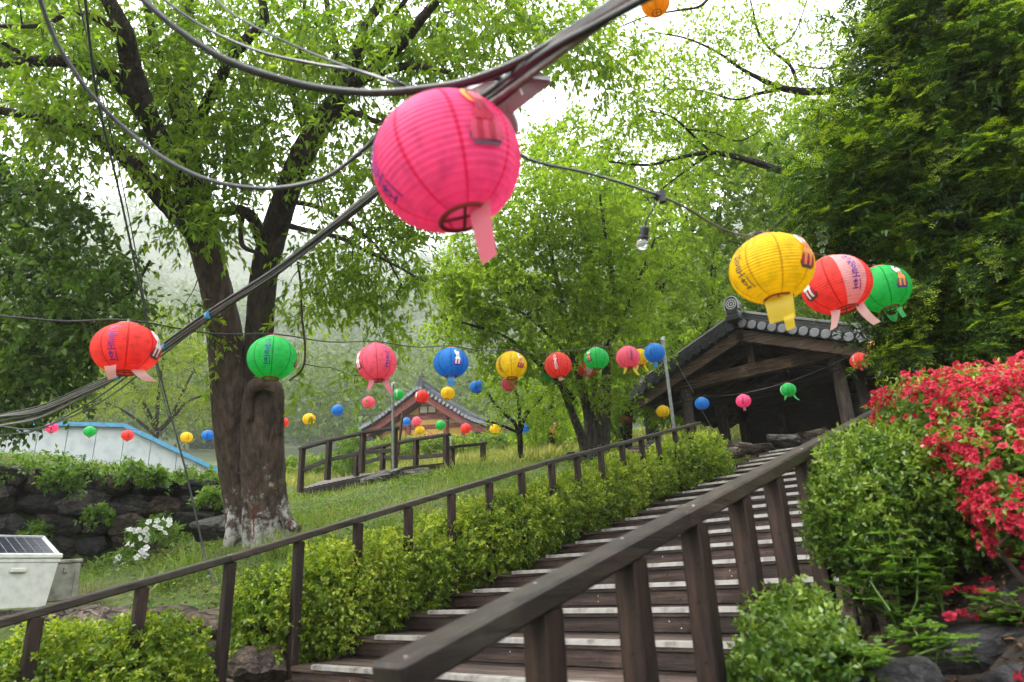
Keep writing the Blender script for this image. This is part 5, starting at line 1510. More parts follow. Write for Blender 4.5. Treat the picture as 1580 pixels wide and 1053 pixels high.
# ------------------------------------------------------------------ white metal building beyond the wall
def shed():
    M['panel'] = simple_mat('white wall panel', (.42, .45, .46), .5, .0, .06, 3, 0, (.33, .36, .37))
    M['blue_trim'] = simple_mat('blue trim', (.06, .24, .40), .45, 0, .15, 8)
    t = thing('metal_building', 'white panelled building with a bright blue roof trim behind the stone wall', 'building', loc=P(100, 720, 25))
    d0, d1 = 24.0, 26.0
    def Q(x, y): return P(x, y, d0 + (d1 - d0) * (x + 60) / 400.)
    # gable wall outline in its own plane: flat top then a falling verge
    A = Q(-80, 652); B = Q(190, 660); Cc = Q(335, 729)
    hd = unit(np.array([Cc[0] - A[0], Cc[1] - A[1], 0])); nn = np.array([hd[1], -hd[0], 0])
    o0 = np.array([A[0], A[1], 0])
    def uv(p): return np.dot(p - o0, hd), p[2]
    (ua, za), (ub, zb), (uc, zc) = uv(A), uv(B), uv(Cc)
    za = zb = (za + zb) / 2
    z0 = 2.2
    n = 10; w = (uc + .4 - ua) / n
    for k in range(n):
        a, b = ua + k * w, ua + (k + 1) * w - .02
        def tz(u): return np.interp(u, [ua, ub, uc, uc + 3], [za, zb, zc, zc - 2.2])
        us = sorted([a, b] + ([ub] if a < ub < b else []))
        top = [o0 + hd * u + np.array([0, 0, tz(u)]) for u in us]; bot = [o0 + hd * u + np.array([0, 0, z0]) for u in us]
        m = MB(); q = [p + nn * .0 for p in bot] + [p for p in top[::-1]]
        q2 = [p - nn * .08 for p in q]; nq = len(q)
        m.add(q + q2, [tuple(range(nq)), tuple(range(nq, 2 * nq))[::-1]] + [(i, i + nq, (i + 1) % nq + nq, (i + 1) % nq) for i in range(nq)])
        m.build('wall_panel', M['panel'], t)
    for a, b in ((A, B), (B, Cc + (Cc - B) * .15)):
        pa = o0 + hd * uv(a)[0] + np.array([0, 0, a[2] if a is not A else za]); pb = o0 + hd * uv(b)[0] + np.array([0, 0, b[2] if b is not B else zb])
        if a is B: pa[2] = zb
        m = MB(); m.bar(pa + nn * .06 + np.array([0, 0, .06]), pb + nn * .06 + np.array([0, 0, .06]), .3, .15); m.build('trim', M['blue_trim'], t)
    m = MB()
    back = -nn * 8
    P0 = o0 + hd * ua + np.array([0, 0, za + .02]); P1 = o0 + hd * ub + np.array([0, 0, zb + .02]); P2 = o0 + hd * (uc + .4) + np.array([0, 0, zc - .2])
    m.add([P0, P1, P1 + back, P0 + back, P2, P2 + back], [(0, 1, 2, 3), (1, 4, 5, 2)]); m.build('roof', M['panel'], t)
shed()

# ------------------------------------------------------------------ wooden footbridge
def bridge():
    t = thing('footbridge', 'small dark wooden footbridge with two railings on the crest of the slope', 'bridge', loc=P(560, 745, 15.5))
    def rail_line(pxs, d0, d1, hp, pw, midy):
        n = len(pxs)
        tops = []; 
        for i, (x, yt, yb) in enumerate(pxs):
            d = d0 + (d1 - d0) * i / (n - 1)
            a = P(x, yt, d); b = P(x, yb, d); b[:2] = a[:2]
            m = MB(); m.bar(b - (0, 0, .15), a, pw, pw, (1, 0, 0), .008); m.build('post', M['woodZ'], t)
            tops.append((a, b))
        for i in range(n - 1):
            (a, b), (a2, b2) = tops[i], tops[i + 1]
            e = unit(a2 - a) * (.10 if i == n - 2 else 0); s0 = unit(a2 - a) * (.08 if i == 0 else 0)
            m = MB(); m.bar(a + (0, 0, .03) - s0, a2 + (0, 0, .03) + e, .14, .06, bev=.006); m.build('top_rail', M['wood'], t)
            m = MB(); m.bar(b + (a - b) * midy, b2 + (a2 - b2) * midy, .05, .09, bev=.005); m.build('mid_rail', M['wood'], t)
        return tops
    near = rail_line([(467, 694, 752), (508, 682, 733), (560, 670, 722), (609, 663, 722)], 16.0, 15.6, 1, .115, .42)
    far = rail_line([(551, 700, 730), (591, 690, 718), (642, 680, 724), (688, 673, 723)], 17.2, 16.0, 1, .11, .38)
    side = rail_line([(697, 692, 722), (745, 687, 718)], 16.6, 17.0, 1, .11, -.02)
    # deck: planks laid across between the two bottom edges
    A0, A1 = P(462, 757, 16.0), P(625, 722, 15.5); B0, B1 = P(500, 742, 18.4), P(690, 715, 16.9)
    k = 22
    for i in range(k):
        f = (i + .5) / k
        a = A0 + (A1 - A0) * f; b = B0 + (B1 - B0) * f
        m = MB(); m.bar(a, b, .125, .05, bev=.004); m.build('deck_plank', M['tread'], t)
    m = MB(); m.bar(A0 - (0, 0, .14), A1 - (0, 0, .16), .10, .24, bev=.006); m.build('beam', M['wood'], t)
    m = MB(); m.bar(B0 - (0, 0, .14), B1 - (0, 0, .16), .10, .24, bev=.006); m.build('beam', M['wood'], t)
bridge()
rock('boulder', 'pale weathered rock at the near end of the footbridge deck', 'rock', P(592, 738, 15.0), (1.05, .6, .42), .5, M['stone'], 51)
rock('boulder', 'smaller rock beside the bridge rail end right of the steel pole', 'rock', P(640, 735, 14.8), (.7, .5, .28), .9, M['stone'], 52)
rock('boulder', 'grey mottled rock on the crest below the row of small lanterns', 'rock', P(745, 729, 14.2), (.8, .5, .26), .2, M['stone_dark'], 53)
rock('boulder', 'grey rock on the crest behind the handrail left of the slender tree', 'rock', P(785, 725, 14.4), (.8, .5, .24), .7, M['stone'], 54)
rock('boulder', 'low pale rock on the crest left of the bridge end post', 'rock', P(700, 733, 14.5), (.6, .4, .16), .3, M['stone_pale'], 55)

# clipped hedges and meadow beyond the bridge
shrub('far_hedge', 'clipped pale green hedge in front of the red gabled hall', 'hedge', [((P(x, 697 - (x - 640) * .06, 27)), (1.3, .8, .55)) for x in range(600, 860, 36)], 26, M['leaf_hedge'], (.11, .07), .3, 9, 61, floor=False)
shrub('far_hedge', 'clipped pale hedge seen between the big trunk and the bridge', 'hedge', [((P(x, 727 - (x - 440) * .07, 24)), (1.2, .8, .42)) for x in range(400, 580, 30)], 26, M['leaf_hedge'], (.10, .065), .3, 9, 62, floor=False)
shrub('far_shrub', 'small cone shaped conifer shrub behind the near bridge rail', 'shrub', [((P(543, 712, 21)), (.5, .5, .8)), ((P(543, 695, 21)), (.3, .3, .7))], 60, M['leaf_weed'], (.09, .04), .25, 8, 63, floor=False)
rng = np.random.default_rng(33)
n = 15000
x = rng.uniform(-20, -3, n); y = rng.uniform(8.5, 21, n)
L = Leaves(); z = gz(x, y)
L.add(leaf_quads(np.column_stack([x, y, z - .02]), unit(np.column_stack([rng.normal(size=(n, 2)) * .45, np.ones(n)])), unit(np.column_stack([rng.normal(size=(n, 2)), np.full(n, .3)])), rng.uniform(.18, .4, n), rng.uniform(.02, .045, n), .1, .35))
M['meadow'] = leaf_mat('flowering meadow', [(.1, .15, .03), (.2, .23, .05), (.36, .34, .10), (.45, .40, .1)], .3, .6, .1)
o = L.build('meadow', M['meadow']); tag(o, 'yellowish meadow grass behind the bridge', 'meadow', kind='stuff')

# stones at the head of the stairs
hs = [(1098, 686, 12.4, .75, .42, .24), (1112, 700, 12.2, .6, .4, .2), (1108, 716, 12.0, .45, .35, .22), (1138, 701, 12.6, .3, .3, .2), (1178, 691, 13.6, .5, .4, .17), (1215, 682, 13.6, .8, .45, .26), (1258, 676, 13.4, .7, .45, .26), (1140, 690, 13.0, .6, .4, .2),
      (1030, 690, 12.8, .8, .5, .2), (1000, 695, 12.6, .8, .5, .22), (960, 703, 12.5, .8, .4, .18), (900, 706, 13, .7, .4, .2)]
hl = ['long rough stone capping the low wall left of the stair head', 'stone under the capping stone beside the round shrub', 'small stone at the base of the low wall by the top steps', 'little round stone at the left end of the top step', 'flat stone block lying on the top landing', 'squared brown stone block at the top of the steps',
      'brown stone block half hidden by the near handrail top', 'low stone at the top left corner of the steps', 'reddish stone behind the upper handrail posts', 'reddish stone behind the handrail left of the steel pole', 'low grey stone behind the handrail under the slender tree', 'pale stone behind the handrail under the fork of the slender tree']
for i, (x, y, d, a, b_, c_) in enumerate(hs):
    rock('edge_stone', hl[i], 'stone', P(x, y, d), (a, b_, c_), math.atan2(.3, 1) + (i % 3) * .2, [M['stone_brown'], M['stone_pale'], M['stone']][i % 3], 70 + i, 'stones round the head of the steps', 5, .1, .8)

# clumps of sword shaped leaves on the slope
def iris(label, p, seed, n=46, h=.42):
    r = np.random.default_rng(seed)
    p = np.array(p); p[2] = gz(p[0], p[1])
    t = thing('iris_clump', label, 'plant', 'clumps of sword leaved plants on the slope', loc=p)
    b = p + np.column_stack([r.normal(size=(n, 2)) * .09, np.full(n, -.02)])
    d = unit(np.column_stack([r.normal(size=(n, 2)) * .38, np.ones(n)]))
    L = Leaves(); L.add(leaf_quads(b, d, unit(np.column_stack([r.normal(size=(n, 2)), np.full(n, .3)])), h * r.uniform(.6, 1.15, n), .022, .1, .3)); L.build('leaves', M['leaf_grass'], t)
for i, (x, y, d, lab) in enumerate([(425, 842, 8.2, 'clump of long blade leaves just right of the old trunk foot'), (600, 806, 8.6, 'clump of blade leaves just below the highest clump behind the hedge'), (655, 790, 9.2, 'clump of blade leaves farthest up the slope behind the hedge'),
                                    (300, 898, 7.4, 'clump of blade leaves beside the guy wire foot'), (250, 915, 7.0, 'clump of blade leaves left of the guy wire foot'), (500, 815, 8.8, 'clump of blade leaves on the slope between trunk and hedge')]):
    iris(lab, P(x, y, d), 400 + i)
# ------------------------------------------------------------------ open timber shelter over the head of the steps
M['old_wood'] = wood_mat('old dark timber', (.045, .030, .022), (.018, .012, .009), .7, spec=.2)
M['old_woodZ'] = wood_mat('old weathered post', (.06, .044, .035), (.02, .014, .011), .75, axis='Z', spec=.2)
M['board'] = wood_mat('weathered barge board', (.085, .053, .034), (.025, .015, .01), .75, spec=.2)
M['tile'] = simple_mat('dark glazed roof tile', (.014, .0145, .016), .35, 0, .4, 12, .15, (.015, .015, .017), spec=.35)
M['tile_end'] = simple_mat('pale worn tile end', (.12, .123, .132), .55, 0, .25, 16, .2, (.1, .1, .11))
M['white_paint'] = simple_mat('chalky white paint', (.34, .34, .33), .7, 0, .1, 20)

K = 16.0 / 12.0
def PK(v): return CAM + (np.array(v) - CAM) * K
# front plane points, found at 12 m and carried out to 16 m
postL, postR = PK((-.51, 8.52, 3.61)), PK((1.96, 8.22, 3.61))
postL[1] = postR[1] = (postL[1] + postR[1]) / 2
zc_ = (postL[2] + postR[2]) / 2
eL, eR, ap = PK((-1.28, 8.12, 3.62)), PK((2.64, 7.63, 3.52)), PK((.73, 7.87, 4.37))
yF = 11.3
ap[1] = eL[1] = eR[1] = yF
ap[0] = (eL[0] + eR[0]) / 2 + .05
ez = (eL[2] + eR[2]) / 2; eL[2] = eR[2] = ez
DEP = 4.6
def shelter():
    t = thing('timber_shelter', 'open timber shelter with a black tiled gable roof at the top of the steps', 'shelter', loc=(ap[0], yF + 2, 2.85))
    yb = yF + DEP
    px0, px1 = postL[0], postR[0]
    yp0, yp1 = yF + .55, yF + DEP - .7
    fz = 2.75
    for x in (px0, px1):
        for y in (yp0, (yp0 + yp1) / 2 + .3, yp1):
            b = MB(); b.tube([(x, y, fz - .3), (x, y, zc_ - .28)], [.135, .125], 18)
            o = b.build('post', M['old_woodZ'], t)
            c = MB(); c.lathe([(.125, -.27), (.15, -.26), (.155, -.2), (.145, -.19), (.16, -.18), (.16, -.08), (.14, -.06), (.13, 0)], 18, (x, y, zc_), True); c.build('capital', M['old_woodZ'], o)
    b = MB(); b.tube([(px0 + 1.0, yp1, fz - .3), (px0 + 1.0, yp1, zc_ - .2)], [.12, .11], 14); b.build('post', M['old_woodZ'], t)
    # tie beams, plates, king posts
    for y in (yp0, (yp0 + yp1) / 2 + .3, yp1):
        b = MB(); b.box(((px0 + px1) / 2, y, zc_ + .14), (px1 - px0 + .5, .2, .27), bev=.012); b.build('tie_beam', M['old_wood' if y > yp0 else 'board'], t)
        b = MB(); b.box((ap[0], y, (zc_ + .275 + ap[2] - .32) / 2), (.16, .14, ap[2] - .32 - zc_ - .275), bev=.008); b.build('king_post', M['old_woodZ'], t)
    for x in (px0, px1):
        b = MB(); b.box((x, (yF + yb) / 2, zc_ + .36), (.2, DEP - .5, .17), bev=.01); b.build('wall_plate', M['old_wood'], t)
    b = MB(); b.box((ap[0], (yF + yb) / 2, ap[2] - .24), (.16, DEP - .3, .18), bev=.01); b.build('ridge_beam', M['old_wood'], t)
    for (e, s) in ((eL, -1), (eR, 1)):
        a3 = np.array([ap[0], yF, ap[2]]); e3 = np.array([e[0], yF, ez])
        d = unit(e3 - a3); ln = np.linalg.norm(e3 - a3); up = np.array([-d[2] * s * 1.0, 0, d[0] * s]); up = up if up[2] > 0 else -up
        # barge boards front and back
        for y in (yF + .04, yb - .04):
            b = MB(); b.bar(a3 + d * .02 + (0, y - yF, 0) - up * .19, e3 + (0, y - yF, 0) - up * .16, .07, .24, up, .01); b.build('barge_board', M['board'], t)
        # boarding and rafters
        n = 9
        for k in range(n):
            p = a3 + d * ln * (k + .5) / n - up * .045
            b = MB(); b.box(p + (0, DEP / 2, 0), (ln / n - .006, DEP - .1, .03), d, (0, 1, 0), up); b.build('roof_board', M['old_wood'], t)
        nr = 9
        for k in range(nr):
            y = yF + .35 + (DEP - .7) * k / (nr - 1)
            b = MB(); b.bar(a3 + (0, y - yF, 0) - up * .11, e3 + (0, y - yF, 0) - up * .11, .09, .09, up, .008); b.build('rafter', M['old_wood'], t)
        # roof covering: flat pan sheet with rows of half round cover tiles
        b = MB(); b.box(a3 + d * (ln / 2 + .03) + (0, DEP / 2, 0) + up * .0, (ln + .14, DEP + .12, .05), d, (0, 1, 0), up); b.build('pan_tiles', M['tile'], t)
        ncol = 16
        for k in range(ncol):
            y = yF + .08 + (DEP - .16) * k / (ncol - 1)
            b = MB(); b.tube([a3 + d * .06 + (0, y - yF, 0) + up * .045, e3 + d * .1 + (0, y - yF, 0) + up * .045], .075, 10); b.build('cover_tile', M['tile'], t)
        # verge: round tile ends looking out over the barge board, one behind the next down the slope
        nv = 13
        for k in range(nv):
            p = a3 + d * (ln + .02) * (k + .55) / nv + up * .055
            b = MB(); b.tube([p + (0, -.10, 0), p + (0, .25, 0)], [.098, .098], 16); o = b.build('verge_tile', M['tile'], t)
            if s < 0: continue
            f = MB(); f.tube([p + (0, -.108, 0), p + (0, -.1005, 0)], [.08, .094], 16); f.build('tile_end', M['tile_end'], o)
        # descending ridge over the verge, with a boss at its foot
        b = MB()
        r0 = a3 + up * .17 + (0, .12, 0); r1 = e3 + up * .17 + (0, .12, 0) - d * .1
        b.bar(r0, r1, .16, .09, up, .01); b.bar(r0 + up * .08, r1 + up * .08, .12, .07, up, .01); b.tube([r0 + up * .15, r1 + up * .15], .06, 10)
        b.build('verge_ridge', M['tile'], t)
    b = MB()
    rz = ap[2] + .12
    b.box((ap[0], (yF + yb) / 2, rz + .02), (.24, DEP, .12), bev=.01); b.box((ap[0], (yF + yb) / 2, rz + .13), (.19, DEP, .09), bev=.01); b.tube([(ap[0], yF - .02, rz + .22), (ap[0], yb + .02, rz + .22)], .085, 12)
    b.build('main_ridge', M['tile'], t)
    # ridge end bosses with a pale flower disc
    def boss(c, s, face):
        m = MB()
        face = unit(face); sd = unit(np.cross((0, 0, 1), face))
        m.box(c + (0, 0, -.24 * s), (.30 * s, .26 * s, .12 * s), sd, face, (0, 0, 1), .015); m.box(c + (0, 0, -.12 * s), (.25 * s, .22 * s, .10 * s), sd, face, (0, 0, 1), .015)
        arch = [(-.14, -.07), (-.15, .04), (-.135, .13), (-.09, .20), (0, .235), (.09, .20), (.135, .13), (.15, .04), (.14, -.07)]
        fr = [c + sd * x * s + np.array([0, 0, z * s]) + face * .09 * s for x, z in arch]; bk_ = [p - face * .18 * s for p in fr]; n = len(fr)
        m.add(fr + bk_, [tuple(range(n)), tuple(range(n, 2 * n))[::-1]] + [(i, i + n, (i + 1) % n + n, (i + 1) % n) for i in range(n)])
        o = m.build('ridge_end', M['tile'], t)
        w = MB()
        cc = c + np.array([0, 0, .06 * s]) + face * .093 * s
        ring = [cc + sd * .105 * s * math.cos(a) + np.array([0, 0, .105 * s * math.sin(a)]) for a in np.linspace(0, 2 * math.pi, 19)]
        w.tube(ring, .012 * s, 5, False)
        for k in range(8):
            a = k * math.pi / 4
            p = cc + sd * .06 * s * math.cos(a) + np.array([0, 0, .06 * s * math.sin(a)])
            w.tube([p, p + face * .006], [.022 * s, .018 * s], 7)
        w.tube([cc, cc + face * .008], [.022 * s, .018 * s], 8)
        rim = [c + sd * x * .97 * s + np.array([0, 0, z * .97 * s]) + face * .094 * s for x, z in arch]
        w.tube(rim, .010 * s, 5)
        w.build('relief', M['white_paint'], o)
    boss(np.array([ap[0], yF - .12, rz + .27]), 1.05, (0, -1, 0))
    boss(eR + np.array([-.28, .0, .34]), .62, (.35, -1, 0))
    boss(eL + np.array([.28, .0, .34]), .62, (-.35, -1, 0))
    # boarding added across back and right side to keep daylight out; floor, benches
    b = MB(); b.box(((px0 + px1) / 2, yp1 + .16, (fz + zc_ + .5) / 2), (px1 - px0 + .2, .06, zc_ + .5 - fz)); b.build('back_blackout_boarding', M['old_wood'], t)
    b = MB(); b.box((px1 + .05, (yp0 + yp1) / 2 + .5, (fz + zc_ + .3) / 2), (.06, yp1 - yp0 - 1.0, zc_ + .3 - fz)); b.build('side_blackout_boarding', M['old_wood'], t)
    b = MB(); b.box((ap[0], (yF + yb) / 2, fz - .06), (px1 - px0 + .9, DEP, .16)); b.build('floor', M['stone'], t)
    for x in (px0 + .8, px1 - .6):
        b = MB(); b.box((x, yp1 - .35, fz + .45), (1.0, .35, .05), bev=.006); b.box((x - .4, yp1 - .35, fz + .22), (.06, .3, .42)); b.box((x + .4, yp1 - .35, fz + .22), (.06, .3, .42)); b.build('bench', M['old_wood'], t)
shelter()
# brace wire of the left eave
b = MB(); a0 = P(1046, 563, 14.6); b.tube([a0, P(1070, 606, 15.2)], .008, 5); b.tube([P(1082, 632, 15.3), P(1098, 660, 15.5)], .008, 5)
o = b.build('brace_wire', M['steel']); tag(o, 'thin stay wire running down past the left shelter post', 'wire')

# ------------------------------------------------------------------ red gabled hall far behind
def hall():
    M['red'] = simple_mat('faded red timber', (.20, .042, .032), .65, 0, .2, 6, 0, (.11, .026, .02))
    M['red_dark'] = simple_mat('red eave timber', (.13, .03, .024), .7, 0, .2, 6, 0)
    M['yellow'] = simple_mat('yellow plaster', (.55, .32, .07), .85, 0, .08, 3, 0)
    M['lattice'] = simple_mat('pale window paper', (.52, .50, .40), .8, 0, .1, 9)
    M['tile_far'] = simple_mat('grey roof tile', (.03, .033, .038), .6, 0, .3, 5)
    M['tile_pale'] = simple_mat('pale tile end', (.17, .18, .2), .6, 0, .2, 5)
    t = thing('temple_hall', 'red timbered hall with yellow walls and a grey tiled gable roof', 'hall', loc=P(650, 690, 42))
    D0 = 40.0
    # the gable plane: through the two eaves, the right one a little farther off
    L_ = P(553, 662, 43.0); R_ = P(772, 672, 40.5); A = P(648, 590, 41.8)
    h = np.array([R_[0] - L_[0], R_[1] - L_[1], 0]); W = np.linalg.norm(h); h /= W; n = np.array([h[1], -h[0], 0])
    if np.dot(n, CAM - L_) < 0: n = -n
    o0 = np.array([L_[0], L_[1], 0])
    def onp(x, y, off=0.0):
        d = (x - 790) / 1053 * AX_R - (y - 526.5) / 1053 * AX_U + AX_F
        k = np.dot(o0 + n * off - CAM, n) / np.dot(d, n)
        return CAM + k * d
    up = np.array([0, 0, 1.])
    def pl(name, pts, off, th, m, par=None):
        q = [onp(x, y, off) for x, y in pts]; k = len(q); b = MB()
        b.add(q + [p - n * th for p in q], [tuple(range(k)), tuple(range(k, 2 * k))[::-1]] + [(i, i + k, (i + 1) % k + k, (i + 1) % k) for i in range(k)])
        return b.build(name, m, par or t)
    def beam(name, a, c, w, off, m, th=.25):
        a, c = onp(*a, off), onp(*c, off)
        b = MB(); b.bar(a - n * th / 2, c - n * th / 2, th, w, bev=.01); return b.build(name, m, t)
    # wall with its yellow panels, set back under the verge
    pl('gable_wall', [(584, 720), (584, 662), (648, 612), (735, 664), (735, 720)], -.95, .2, M['yellow'])
    for a, c, w in (((582, 682), (740, 676), .34), ((598, 662), (722, 655), .26), ((614, 645), (700, 641), .34), ((584, 704), (736, 700), .3)):
        beam('tie_beam', a, c, w, -.88, M['red'])
    for x, y0 in ((588, 672), (608, 645), (630, 645), (688, 640), (716, 655), (733, 668)):
        a, c = onp(x, 722, -.86), onp(x, y0, -.86); a[:2] = c[:2]
        b = MB(); b.tube([a, c], .17, 10); b.build('column', M['red'], t)
    fr = pl('window', [(648, 637), (648, 628), (672, 627), (672, 636)], -.80, .1, M['lattice'])
    for a, c in (((646.5, 638), (673.5, 637)), ((646.5, 627), (673.5, 626)), ((647.2, 638), (647.2, 627)), ((672.8, 637), (672.8, 626)), ((660, 637), (660, 627.5))):
        q, r_ = onp(*a, -.76), onp(*c, -.76); b = MB(); b.bar(q, r_, .06, .08, n); b.build('frame', M['red'], fr)
    # barge boards, curved up a little towards the eaves
    for pts in ([(648, 603), (618, 626), (585, 651), (556, 668)], [(648, 603), (688, 628), (725, 650), (752, 660)]):
        q = spline([onp(x, y, 0) for x, y in pts], 5)
        for k in range(len(q) - 1):
            pass
        b = MB(); lo = [p - up * (.52 - .10 * i / len(q)) for i, p in enumerate(q)]
        m_ = len(q); vs = list(q) + lo + [p - n * .1 for p in q] + [p - n * .1 for p in lo]
        fs = []
        for i in range(m_ - 1):
            fs += [(i, i + 1, m_ + i + 1, m_ + i), (2 * m_ + i, 3 * m_ + i, 3 * m_ + i + 1, 2 * m_ + i + 1), (m_ + i, m_ + i + 1, 3 * m_ + i + 1, 3 * m_ + i), (i, 2 * m_ + i, 2 * m_ + i + 1, i + 1)]
        b.add(vs, fs); b.build('barge_board', M['red'], t)
        # soffit behind the board
        sb = MB(); q2 = [p - n * 1.0 for p in lo]; sb.add(lo + q2, [(i, i + 1, m_ + i + 1, m_ + i) for i in range(m_ - 1)]); sb.build('soffit', M['red_dark'], t)
        # verge tiles: short cylinders seen end on along the edge, roof sheet behind
        nt_ = 20
        for k in range(nt_):
            f = (k + .5) / nt_ * (m_ - 1); i = int(f); p = q[i] + (q[i + 1] - q[i]) * (f - i) + up * .16
            c = MB(); c.tube([p + n * .28, p - n * .5], .13, 10); o = c.build('verge_tile', M['tile_far'], t)
            e = MB(); e.tube([p + n * .30, p + n * .281], .11, 10); e.build('tile_end', M['tile_pale'], o)
        rb = MB(); r_ = [p + up * .14 + n * .2 for p in q]; r2 = [p + up * .14 - n * 11 for p in q]
        rb.add(r_ + r2 + [p - up * .14 for p in r_] + [p - up * .14 for p in r2], [(i, i + 1, m_ + i + 1, m_ + i) for i in range(m_ - 1)] + [(2 * m_ + i, 3 * m_ + i, 3 * m_ + i + 1, 2 * m_ + i + 1) for i in range(m_ - 1)])
        rb.build('roof', M['tile_far'], t)
        dr = MB(); dr.tube([p + up * .42 - n * .25 for p in q], .16, 8); dr.tube([p + up * .26 - n * .25 for p in q], .2, 8); dr.build('verge_ridge', M['tile_far'], t)
    rd = MB(); a = onp(648, 597, 0) + up * .4; rd.bar(a - up * .1, a - n * 11 - up * .1, .28, .28); rd.tube([a + up * .1, a + up * .1 - n * 11], .12, 8); rd.build('main_ridge', M['tile_far'], t)
    e = MB(); c = onp(648.5, 594, .1); e.box(c, (.45, .3, .5), h, n, up, .05); e.box(c + up * .4, (.26, .24, .4), h, n, up, .05); e.box(c + up * .62 + h * .15, (.12, .1, .3), unit(h + up * .4), n, unit(up - h * .4), .02); e.build('ridge_end', M['tile_far'], t)
    # long side eave running away on the right, with rafter ends; low lean-to eave on the left
    q0, q1 = onp(752, 660, -.1), onp(775, 668, -3.2)
    b = MB(); b.bar(q0, q1, .9, .2); b.build('side_eave', M['red_dark'], t)
    for k in range(9):
        f = k / 8; p0 = onp(588 + f * 30, 676 + f * 16, -.4)
        b = MB(); b.bar(p0, p0 - n * .9 + up * .18, .11, .11); b.build('rafter_end', M['red_dark'], t)
    b = MB(); e0 = onp(556, 668, -.2); e1 = onp(600, 692, -.6); b.bar(e0, e1, .4, .16); b.build('lower_eave', M['tile_far'], t)
hall()

# ------------------------------------------------------------------ poles
def pole(label, top, bot, r, mt, hook=True):
    t = thing('pole', label, 'pole', loc=bot)
    b = MB(); b.tube([np.array(bot) - (0, 0, .3), top], r, 12); b.build('shaft', mt, t)
    if hook:
        c = MB(); c.lathe([(r * 1.25, -.03), (r * 1.25, .03), (r * .6, .045)], 12, top, True)
        c.tube(spline([np.array(top), np.array(top) + (.03, 0, .05), np.array(top) + (.06, 0, .02)], 4), r * .25, 6); c.build('cap', M['steel'], t)
    return t
poleC_t, poleC_b = P(1022, 524, 12.5), P(1044, 690, 12.5)
pole('slim galvanised steel pole by the shelter that carries the lantern strings', poleC_t, poleC_b, .030, M['steel'])
pole('thin grey steel pole standing at the footbridge railing', P(606, 594, 15.0), P(607, 735, 15.0), .028, M['steel'])
pole('crooked weathered wooden stake leaning behind the footbridge', P(622, 634, 18.5), P(610, 722, 18.5), .035, M['board'], False)
pole('small pale post in front of the hall hedge beside the bridge', P(696, 676, 20), P(697, 706, 20), .03, M['steel'], False)
# ------------------------------------------------------------------ paper lanterns
def lantern_mat(name, col, dark, panel=None):
    """thin coloured film over wire hoops: lets the daylight through; seams and hoop lines are part of the sheet"""
    m, nt, out = mat(name)
    uv = nt.nodes.new('ShaderNodeUVMap')
    sx = nt.nodes.new('ShaderNodeSeparateXYZ'); nt.links.new(uv.outputs[0], sx.inputs[0])
    def band(src, mul, off, lo, hi):
        a = node(nt, 'ShaderNodeMath', operation='MULTIPLY_ADD'); nt.links.new(src, a.inputs[0]); a.inputs[1].default_value = mul; a.inputs[2].default_value = off
        f = node(nt, 'ShaderNodeMath', operation='FRACT'); nt.links.new(a.outputs[0], f.inputs[0])
        s = node(nt, 'ShaderNodeMath', operation='SUBTRACT'); nt.links.new(f.outputs[0], s.inputs[0]); s.inputs[1].default_value = .5
        b = node(nt, 'ShaderNodeMath', operation='ABSOLUTE'); nt.links.new(s.outputs[0], b.inputs[0])
        r = node(nt, 'ShaderNodeMapRange'); r.inputs[1].default_value = lo; r.inputs[2].default_value = hi; nt.links.new(b.outputs[0], r.inputs[0])
        return r.outputs[0]
    seam = band(sx.outputs[0], 8, .0, .455, .475)
    hoop = band(sx.outputs[1], 22, .0, .36, .5)
    c = mixc(nt, seam, col, dark)
    if panel is not None:
        a = node(nt, 'ShaderNodeMath', operation='COMPARE'); nt.links.new(sx.outputs[0], a.inputs[0]); a.inputs[1].default_value = panel; a.inputs[2].default_value = .0625
        c = mixc(nt, a.outputs[0], c, (.78, .60, .60))
    hm = node(nt, 'ShaderNodeMath', operation='MULTIPLY'); nt.links.new(hoop, hm.inputs[0]); hm.inputs[1].default_value = .42
    c = mixc(nt, hm.outputs[0], c, dark)
    p = node(nt, 'ShaderNodeBsdfPrincipled', Roughness=.5); p.inputs['Specular IOR Level'].default_value = .3
    tcw = nt.nodes.new('ShaderNodeTexCoord'); wr = node(nt, 'ShaderNodeTexNoise', Scale=26.0, Detail=5.0); nt.links.new(tcw.outputs['Object'], wr.inputs['Vector'])
    fd = ramp(nt, [(.80, .80, .80), (1, 1, 1), (1.12, 1.10, 1.08)], [.3, .5, .75], wr.outputs['Fac']); c = mixc(nt, 1.0, c, fd.outputs[0], 'MULTIPLY')
    nt.links.new(bump(nt, wr.outputs['Fac'], .35, .004), p.inputs['Normal'])
    nt.links.new(c, p.inputs['Base Color'])
    tr = nt.nodes.new('ShaderNodeBsdfTranslucent'); nt.links.new(c, tr.inputs['Color'])
    mx = node(nt, 'ShaderNodeMixShader', Fac=.6); nt.links.new(p.outputs[0], mx.inputs[1]); nt.links.new(tr.outputs[0], mx.inputs[2])
    nt.links.new(mx.outputs[0], out.inputs['Surface'])
    return m
COL = {'hot pink': ((.95, .17, .40), (.80, .04, .16)), 'pink': ((.88, .20, .29), (.68, .09, .16)), 'red': ((.88, .105, .085), (.62, .03, .03)), 'yellow': ((.90, .67, .018), (.60, .36, .01)),
       'green': ((.05, .60, .15), (.012, .30, .06)), 'blue': ((.045, .31, .74), (.014, .14, .45)), 'orange': ((.85, .42, .02), (.55, .2, .01))}
LM = {k: lantern_mat(k + ' lantern film', *v) for k, v in COL.items()}
LM['panel'] = lantern_mat('red lantern film with pale panel', *COL['red'], panel=.25)
